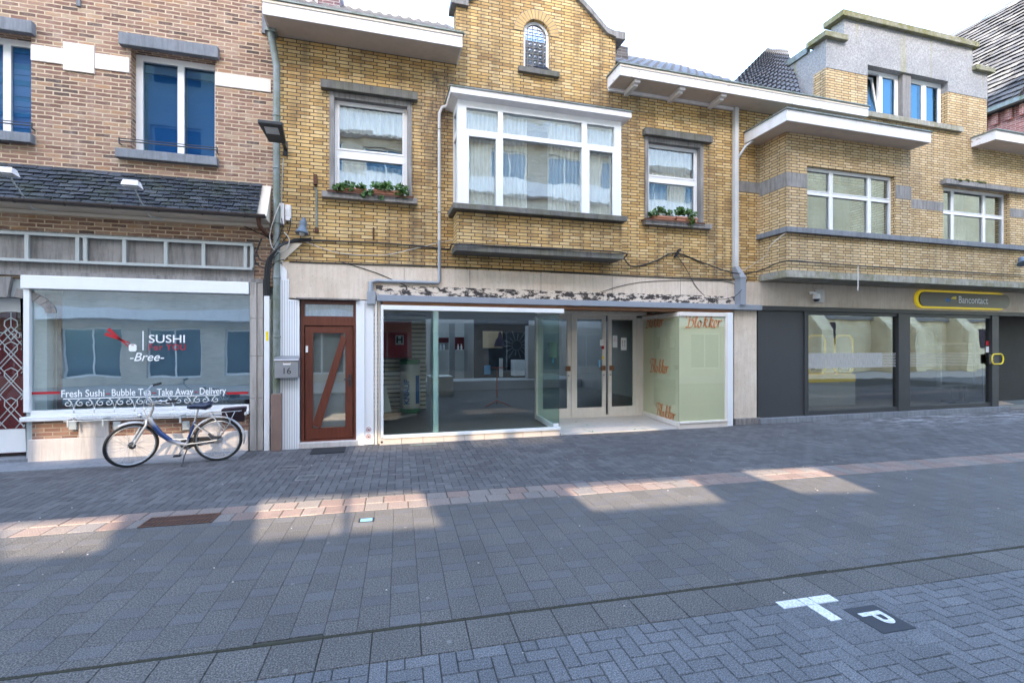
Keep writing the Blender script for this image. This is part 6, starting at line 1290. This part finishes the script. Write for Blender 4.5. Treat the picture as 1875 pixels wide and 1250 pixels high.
# ================================================================== BICYCLE
bk_ = thing('bicycle', 'silver and blue step through bicycle on its kickstand before the sushi window', 'bicycle', (-2.45, 8.70, 0))
hv = Vector((-1.17, -.13, 0)).normalized(); lv = Vector((-hv.y, hv.x, 0)); upv = (Vector((0, 0, 1))+lv*.07).normalized(); O = Vector((-2.45, 8.70, 0))
def B(x, y, z): return O+hv*x+lv*y+upv*z
WR = .345
def steer(p):    # rotate about the head axis by 34 degrees to the left
    a0, ad = Vector((.94, 0, .66)), Vector((-.34, 0, .94)).normalized(); q = Matrix.Rotation(R_(30), 3, ad) @ (Vector(p)-a0); return q+a0
def Bs(x, y, z): return B(*steer((x, y, z)))
def wheel(name, cx, T, steerd):
    def C_(r, a, y=0): return T(cx+r*math.cos(a), y, WR+r*math.sin(a))
    n = 48; w_ = MB().tube([C_(WR-.019, 2*PI*k/n) for k in range(n)], .019, 8, close=True).build(name, M['black'], bk_, smooth=True)
    rm_ = MB()
    for y in (-.012, .012): rm_.tube([C_(WR-.045, 2*PI*k/n, y) for k in range(n)], .009, 6, close=True)
    rm_.build('rim', M['chrome'], w_, smooth=True)
    ax = (T(cx, 1, WR)-T(cx, 0, WR)).normalized(); hr = .045 if steerd else .06
    MB().lathe([(.012, -.06), (hr*.5, -.045), (hr, -.035), (hr*.8, 0), (hr, .035), (hr*.5, .045), (.012, .06)], C_(0, 0), ax, 18).build('hub', M['blackmetal'] if steerd else M['chrome'], w_, smooth='auto')
    sp_ = MB()
    for k in range(32):
        a = 2*PI*k/32; s = 1 if k % 2 else -1; sp_.tube([C_(hr*.9, a+s*.9*(1 if k % 4 < 2 else -1), s*.03), C_(WR-.05, a, 0)], .0017, 4)
    sp_.build('spokes', M['chrome'], w_)
    return w_
wheel('rear_wheel', 0, B, 0); wheel('front_wheel', 1.13, Bs, 1)
fnd = MB()
def fender(T, cx, a0, a1, m='silver'):
    mb = MB(); n = 20
    for k in range(n):
        t0, t1 = a0+(a1-a0)*k/n, a0+(a1-a0)*(k+1)/n
        for r0, y0, r1, y1 in ((WR+.018, -.03, WR+.034, -.015), (WR+.034, -.015, WR+.034, .015), (WR+.034, .015, WR+.018, .03)):
            p = lambda t, r, y: T(cx+r*math.cos(t), y, WR+r*math.sin(t)); mb.face([p(t0, r0, y0), p(t1, r0, y0), p(t1, r1, y1), p(t0, r1, y1)])
            mb.face([p(t0, r0-.003, y0), p(t0, r1-.003, y1), p(t1, r1-.003, y1), p(t1, r0-.003, y0)])
    return mb.build('mudguard', M[m], bk_, smooth=True)
fender(B, 0, R_(15), R_(195)); fender(Bs, 1.13, R_(65), R_(170))
def framemat():
    b = NB('blue to silver bicycle lacquer'); sx_ = b.n('SeparateXYZ'); b.l(b.obj(), sx_.inputs[0]); c = b.ramp(b.math('DIVIDE', sx_.outputs['Z'], 1.0), [(.30, (.40, .42, .45)), (.40, (.008, .03, .13)), (.60, (.010, .035, .14)), (.74, (.42, .44, .47))])
    b.p.inputs['Coat Weight'].default_value = .6; return b.fin(c, .28, .2)
M['lacq'] = framemat()
hb = Vector((.925, 0, .70)); ht = Vector((.862, 0, .875)); BB = Vector((.44, 0, .30))
MB().tube([B(*hb), B(*ht)], .022, 12).build('head_tube', M['silver'], bk_, smooth='auto')
MB().tube([B(.915, 0, .76), B(.86, 0, .64), B(.77, 0, .50), B(.65, 0, .385), B(.54, 0, .325), B(.44, 0, .30)], [.03, .036, .038, .036, .028, .024], 12).build('down_tube', M['lacq'], bk_, smooth='auto')
MB().tube([B(.62, 0, .395), B(.52, 0, .38), B(.405, 0, .385)], .013, 8).build('cross_tube', M['silver'], bk_, smooth='auto')
MB().tube([B(.44, 0, .28), B(.315, 0, .66)], .019, 12).build('seat_tube', M['lacq'], bk_, smooth='auto')
stp = MB().tube([B(.315, 0, .66), B(.265, 0, .86)], .013, 10).build('seat_post', M['chrome'], bk_, smooth='auto')
for s in (-1, 1):
    MB().tube([B(.43, .02*s, .30), B(.2, .05*s, .325), B(0, .06*s, WR)], .010, 8).build('chain_stay', M['silver'], bk_, smooth='auto')
    MB().tube([B(.325, .02*s, .62), B(.15, .05*s, .47), B(0, .06*s, WR)], .008, 8).build('seat_stay', M['silver'], bk_, smooth='auto')
    MB().tube([Bs(*(.945-.0, .02*s, .72)), Bs(.96, .055*s, .66), Bs(1.05, .06*s, .50), Bs(1.13, .055*s, WR)], [.016, .018, .019, .011], 10).build('fork_blade', M['silver'], bk_, smooth='auto')
sa = MB(); sh2 = [(-.14, .075, 0), (-.12, .10, .01), (-.03, .085, .012), (.04, .035, .005), (.13, .022, 0), (.15, .012, -.01)]
sa = MB(); rings = []
prof = [(-.17, .05, .035), (-.145, .11, .055), (-.09, .125, .06), (-.02, .095, .05), (.05, .05, .042), (.12, .035, .036), (.165, .018, .018)]
for x, wd, h in prof:
    i = len(sa.v); rings.append(i)
    for k in range(14): t = 2*PI*k/14; sa.v.append(tuple(B(.25+x, wd*math.cos(t), .90+h*math.sin(t)*(1 if math.sin(t) > 0 else 1.1)-.012*(x*6)**2+(.03 if x < -.1 else 0))))
for a in range(len(rings)-1):
    for k in range(14): sa.f.append((rings[a]+k, rings[a]+(k+1) % 14, rings[a+1]+(k+1) % 14, rings[a+1]+k))
sa.f += [tuple(rings[0]+k for k in range(13, -1, -1)), tuple(rings[-1]+k for k in range(14))]
sad = sa.build('saddle', paint('dark blue vinyl', (.012, .02, .05), .3, dirt=0), bk_, smooth=True)
# bars
MB().tube([Bs(.862, 0, .87), Bs(.84, 0, .98), Bs(.88, 0, 1.01)], .013, 10).build('handlebar_stem', M['chrome'], bk_, smooth='auto')
hbm = MB().tube([Bs(.62, .29, 1.05), Bs(.70, .27, 1.05), Bs(.82, .20, 1.05), Bs(.89, .10, 1.02), Bs(.90, 0, 1.01), Bs(.90, -.10, 1.04), Bs(.88, -.22, 1.10), Bs(.80, -.30, 1.17), Bs(.70, -.33, 1.19)], .011, 10).build('handlebar', M['chrome'], bk_, smooth='auto')
for s in (-1, 1):
    MB().tube([Bs(.62, .29, 1.05), Bs(.74, .255, 1.05)] if s > 0 else [Bs(.66, -.34, 1.19), Bs(.78, -.31, 1.175)], .018, 10).build('grip', M['black'], hbm, smooth='auto')
    MB().tube([Bs(.80, .22*s, 1.05), Bs(.82, .26*s, 1.02), Bs(.70, .30*s, 1.0)] if s > 0 else [Bs(.87, -.24, 1.12), Bs(.90, -.28, 1.10), Bs(.80, -.35, 1.12)], .006, 6).build('brake_lever', M['chrome'], hbm)
MB().lathe([(.03, 0), (.03, .02), (.02, .03)], Bs(.83, .16, 1.06), (0, 0, 1), 14).build('bell', M['blackmetal'], hbm)
for s in (-1, 1): MB().tube([Bs(.80, .2*s, 1.04), Bs(.93, .14*s, .99), Bs(.97, .03*s, .88), Bs(.93, 0, .74)], .004, 5).build('brake_cable', M['wcable'], bk_)
MB().lathe([(.02, -.03), (.045, .0), (.04, .02)], Bs(1.02, 0, .80), steer((2, 0, .66))-steer((1, 0, .66)), 14).build('front_light', M['chrome'], bk_, smooth='auto')
# drive
MB().lathe([(.09, -.004), (.09, .004)], B(.44, -.05, .30), lv, 28).build('chainring', M['blackmetal'], bk_)
MB().hexa([B(.0, -.07, WR-.05), B(.44, -.07, .23), B(.44, -.03, .23), B(.0, -.03, WR-.05), B(.0, -.07, WR+.05), B(.44, -.07, .40), B(.44, -.03, .40), B(.0, -.03, WR+.05)]).build('chain_guard', M['black'], bk_, bevel=.012)
for s, a in ((1, -60), (-1, 120)):
    c1 = (.44+.17*math.cos(R_(a)), .08*s, .30+.17*math.sin(R_(a))); cr_ = MB().tube([B(.44, .07*s, .30), B(*c1)], .009, 8).build('crank', M['chrome'], bk_); MB().hexa([B(c1[0]-.045, c1[1], c1[2]-.012), B(c1[0]+.045, c1[1], c1[2]-.012), B(c1[0]+.045, c1[1]+.09*s, c1[2]-.012), B(c1[0]-.045, c1[1]+.09*s, c1[2]-.012), B(c1[0]-.045, c1[1], c1[2]+.012), B(c1[0]+.045, c1[1], c1[2]+.012), B(c1[0]+.045, c1[1]+.09*s, c1[2]+.012), B(c1[0]-.045, c1[1]+.09*s, c1[2]+.012)]).build('pedal', M['black'], cr_)
ks = B(.45, .24, 0); ks.z = .005; MB().tube([B(.40, .03, .27), B(.43, .14, .15), ks], [.010, .010, .013], 8).build('kickstand', M['blackmetal'], bk_)
rk = MB()
for s in (-1, 1): rk.tube([B(.22, .05*s, .76), B(.10, .06*s, .785), B(-.30, .065*s, .80), B(-.34, .04*s, .80)], .007, 6); rk.tube([B(.10, .06*s, .78), B(-.02, .075*s, .62), B(.0, .07*s, WR)], .006, 6); rk.tube([B(-.25, .065*s, .80), B(-.16, .075*s, .60), B(.0, .07*s, WR)], .006, 6); rk.tube([B(.08, .08*s, .76), B(-.10, .085*s, .50), B(-.20, .085*s, .58), B(-.12, .08*s, .78)], .006, 6)
for x in (.1, 0, -.1, -.2, -.3): rk.tube([B(x, -.065, .79), B(x, .065, .79)], .006, 6)
rk.build('rear_rack', M['silver'], bk_, smooth=True)
MB().hexa([B(-.36, -.16, .60), B(-.05, -.16, .62), B(-.05, -.07, .62), B(-.36, -.07, .60), B(-.40, -.13, .86), B(-.05, -.13, .84), B(-.05, .06, .84), B(-.40, .06, .86)]).build('pannier_bag', M['darkfabric'], bk_, bevel=.02)
MB().lathe([(.01, 0), (.035, .01), (.035, .03)], B(-.37, 0, .74), hv*-1, 14).build('rear_light', M['gwhite'], bk_)
MB().tube([B(.12, .05, .45), B(.05, .1, .40), B(-.06, .09, .40)], .02, 8).build('lock_frame', M['black'], bk_)
# ================================================================== BACKGROUND ROOF ON THE RIGHT
ch_ = thing('slate_roof_house', 'red brick building with a steep old slate roof behind the bank, top right', 'building', (19, 12, 0))
MB().box(19.0, 27.5, 9.75, 30, 7.66, 9.30).build('wall', M['pinkbrick'], ch_)
L_ = math.hypot(4.9, 5.85); tiles('roof', M['slate2'], ch_, (18.75, 30, 9.30), (0, -1, 0), (4.9, 0, 5.85), int(20.4/.34), 28, .34, L_/28, .012, .03, 1.3)
MB().hexa([(18.78, 9.7, 9.22), (28, 9.7, 9.22), (28, 30, 9.22), (18.78, 30, 9.22), (23.6, 9.7, 15.0), (23.7, 9.7, 15.0), (23.7, 30, 15.0), (23.6, 30, 15.0)]).build('roof_core', M['slate2'], ch_)
MB().box(18.62, 18.78, 9.7, 30, 9.22, 9.34).build('gutter', M['zinc'], ch_)
dn = MB()
y = 9.8
while y < 30: MB().box(18.9, 18.999, y, y+.16, 8.86, 9.2).build('dentil', M['pinkbrick'], ch_); y += .34
# purple brick house behind the left eave
pb = thing('rear_house', 'purple brick house wall with a pale window behind the left eave', 'building', (0, 12, 0)); Y = 10.9
MB().box(-3.5, X(622, Y), Y, 13, 7, Z(560, -90, Y)).build('wall', M['purplebrick'], pb); MB().box(X(575, Y)-.0, X(582, Y), Y-.05, Y, 7, 12).build('downpipe', M['lightstone'], pb)
MB().box(X(530, Y), X(545, Y), Y-.06, Y-.001, 7, 12).build('window', M['bluegrey'], pb); MB().box(X(547, Y), X(573, Y), Y-.05, Y-.001, 7, Z(560, 14, Y)+.6).build('render_patch', M['lightstone'], pb)
# ================================================================== ACROSS THE STREET (seen in the window panes; one block raised and pierced to mask the sun)
def opp(name, label, x0, x1, y, h, m, wins, bands=(), wm='tarp', fr='white'):
    t = thing(name, label, 'building', ((x0+x1)/2, y, 0)); MB().slab(rect(x0, x1, 0, h), [rect(*q) for q in wins], y-.3, y).build('wall', M[m], t); MB().box(x0+.02, x1-.02, y-6, y-.32, 0, h-.2).build('core', M['interior'], t)
    for q in wins:
        f = MB(); frame_rect(f, *q, y-.22, y-.16, .07); f.box((q[0]+q[1])/2-.03, (q[0]+q[1])/2+.03, y-.22, y-.16, q[2]+.07, q[3]-.07); f = f.build('window', M[fr], t); MB().box(q[0]+.07, q[1]-.07, y-.20, y-.19, q[2]+.07, q[3]-.07).build('pane', M['glassdark'], f)
    for q in bands: MB().box(q[0], q[1], y, y+q[4], q[2], q[3]).build('balcony_band', M['fascia'], t)
    return t
OY = -7.0
def hole(pts, plane_y=None):
    """added opening in the wall opposite through which the low sun reaches these spots: (px, py) on the ground, or on the facade plane"""
    o = []
    for a, b in pts:
        if plane_y: x, y, z = X(a, plane_y), plane_y, Z(a, b, plane_y)
        else: (x, y), z = Gd(a, b), 0
        t = (OY-y)/sd.y; o.append((x+sd.x*t, z+sd.z*t))
    return o
holes = [hole([(0, 1026), (190, 1010), (232, 940), (0, 955)]), hole([(466, 990), (628, 976), (632, 900), (478, 910)]), hole([(642, 975), (812, 962), (764, 893), (642, 900)]),
    hole([(1085, 935), (1325, 918), (1262, 872), (1030, 890)]), hole([(1463, 902), (1600, 900), (1480, 852), (1345, 858)])]
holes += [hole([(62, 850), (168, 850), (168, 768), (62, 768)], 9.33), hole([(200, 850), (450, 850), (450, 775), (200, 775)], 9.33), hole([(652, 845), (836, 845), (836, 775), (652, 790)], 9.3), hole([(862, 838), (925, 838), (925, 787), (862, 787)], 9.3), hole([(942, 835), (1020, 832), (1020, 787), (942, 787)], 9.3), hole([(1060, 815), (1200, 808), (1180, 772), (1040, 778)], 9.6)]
for h in holes: h.sort(key=lambda q: 0)
def opp(name, label, x0, x1, y, h, m, wins, bands=(), wm='tarp', fr='white', sun_mask=0):
    t = thing(name, label, 'building', ((x0+x1)/2, y, 0)); hs = []
    if sun_mask:
        zs = [q[1] for hh in holes for q in hh]; g0z, g1z = min(zs)-.3, max(zs)+.4
        mine = [hh for hh in holes if x0 < min(q[0] for q in hh) and max(q[0] for q in hh) < x1]; wins = [q for q in wins if q[3] < g0z or q[2] > g1z]
        cross = [hh for hh in holes if hh not in mine and x0 < max(q[0] for q in hh) and min(q[0] for q in hh) < x1]
        if cross: print('CROSS', name, cross)
        MB().slab(rect(x0, x1, g0z, g1z), mine, y-.12, y).build('sun_mask_wall', M[m], t)  # added mask wall, pierced so the sun falls only in patches
        MB().slab(rect(x0, x1, 0, g0z-.001), [rect(*q) for q in wins if q[3] < g0z], y-.3, y).build('wall', M[m], t); MB().slab(rect(x0, x1, g1z+.001, h), [rect(*q) for q in wins if q[2] > g1z], y-.3, y).build('wall', M[m], t)
        MB().box(x0+.02, x1-.02, y-6, y-.32, 0, g0z-1.2).box(x0+.02, x1-.02, y-.6, y-.32, g1z+.25, h-.1).build('core', M['interior'], t)
        for hh in mine: MB().slab(hh, [], y-.07, y-.06).build('sun_dimming_pane', M['tint'] if holes.index(hh) < 5 else M['tint2'], t)
    else:
        MB().slab(rect(x0, x1, 0, h), [rect(*q) for q in wins], y-.3, y).build('wall', M[m], t); MB().box(x0+.02, x1-.02, y-6, y-.32, 0, h-.2).build('core', M['interior'], t)
    for q in wins:
        f = MB(); frame_rect(f, *q, y-.22, y-.16, .07); f.box((q[0]+q[1])/2-.03, (q[0]+q[1])/2+.03, y-.22, y-.16, q[2]+.07, q[3]-.07); f = f.build('window', M[fr], t); MB().box(q[0]+.07, q[1]-.07, y-.20, y-.19, q[2]+.07, q[3]-.07).build('pane', M['glassdark'], f)
    for q in bands: MB().box(q[0], q[1], y, y+q[4], q[2], q[3]).build('balcony_band', M['fascia'], t)
    return t
tb = NB('sun dimming glass'); tb.t.nodes.remove(tb.p); tr = tb.n('BsdfTransparent'); tr.inputs[0].default_value = (.66, .62, .57, 1); tb.l(tr.outputs[0], tb.o.inputs[0]); M['tint'] = tb.m; M['tint2'] = tb.m.copy(); M['tint2'].node_tree.nodes['Transparent BSDF'].inputs[0].default_value = (.30, .28, .25, 1)  # tint added to weaken the sun passing through the openings
wn = [(x, x+1.3, z, z+1.5) for x in (-40, -36, -32, -28) for z in (4.2,)]+[(x, x+1.6, .8, 2.6) for x in (-40, -36, -32, -28)]
opp('brick_row_house', 'grey brick house row across the street, mirrored in the sushi shop window', -44, -24.1, OY, 9.2, 'oppbrick', wn)
wn = []
x = -23.0
while x < 22: wn += [(x, x+2.1, 4.2, 6.0), (x, x+2.1, 7.3, 9.1), (x, x+2.1, 10.8, 12.2), (x, x+2.1, 14.2, 15.6), (x, x+2.1, 17, 18.4), (x, x+2.2, .4, 2.6)]; x += 3.2
opp('balcony_apartments', 'apartment block, heightened and pierced to shape the sun, with long pale balcony bands across the street, mirrored in the bay window', -24, 25.9, OY, 19.3, 'oppbrick', wn, [(-4, 25, 9.75, 10.6, .5), (-4, 25, 12.6, 13.6, .7), (-4, 25, 16, 17, .7), (-24, 25, 3.0, 3.5, .8)], sun_mask=1)
chh = opp('church', 'cream sandstone church across the street, mirrored in the bank windows', 26, 60, OY, 15, 'church', [(x, x+1.6, 4.5, 9) for x in (29, 37, 45, 53)])
for x in (27.6, 33.6, 35.9, 41.0, 49): MB().box(x, x+1.0, OY, OY+1.4, 0, 2.9).hexa([(x, OY, 2.9), (x+1.0, OY, 2.9), (x+1.0, OY+1.4, 2.9), (x, OY+1.4, 2.9), (x, OY, 4.2), (x+1.0, OY, 4.2), (x+1.0, OY+.3, 4.2), (x, OY+.3, 4.2)]).build('buttress', M['church'], chh)
MB().box(26, 60, OY, OY+.25, 3.6, 3.85).build('string_course', M['greystone'], chh)
for x, z in ((29.6, 1.9), (37.8, 1.4), (44.5, 1.6)): MB().box(x, x+.8, OY+.01, OY+.04, z, z+1.5).build('church_window', M['darkfabric'], chh)
MB().hexa([(26, OY-12, 15), (60, OY-12, 15), (60, OY+.4, 15), (26, OY+.4, 15), (26, OY-6, 21), (60, OY-6, 21), (60, OY-5.9, 21), (26, OY-5.9, 21)]).build('roof', M['slate2'], chh)
for e in (cam_o, sun_o): pass

lr = random.Random(11); lm = MB()
for _ in range(170):
    u, v = lr.uniform(-5, 14), lr.uniform(-5.2, 3.0); q = Gp(u, v, .004); s = lr.uniform(.004, .011); a = lr.random()*3
    if q.y > D-.2: continue
    c, s_ = math.cos(a)*s, math.sin(a)*s; lm.hexa([q+Vector(w_) for w_ in ((c, s_, 0), (-s_, c, 0), (-c, -s_, 0), (s_*.6, -c*.6, 0), (c*.7, s_*.7, s*.5), (-s_*.7, c*.7, s*.6), (-c*.7, -s_*.7, s*.5), (s_*.4, -c*.4, s*.4))])
tag(lm.build('paving_litter', M['lightstone']), 'scattered pale grit and crumbs lying on the grey paving', 'litter', kind='stuff')
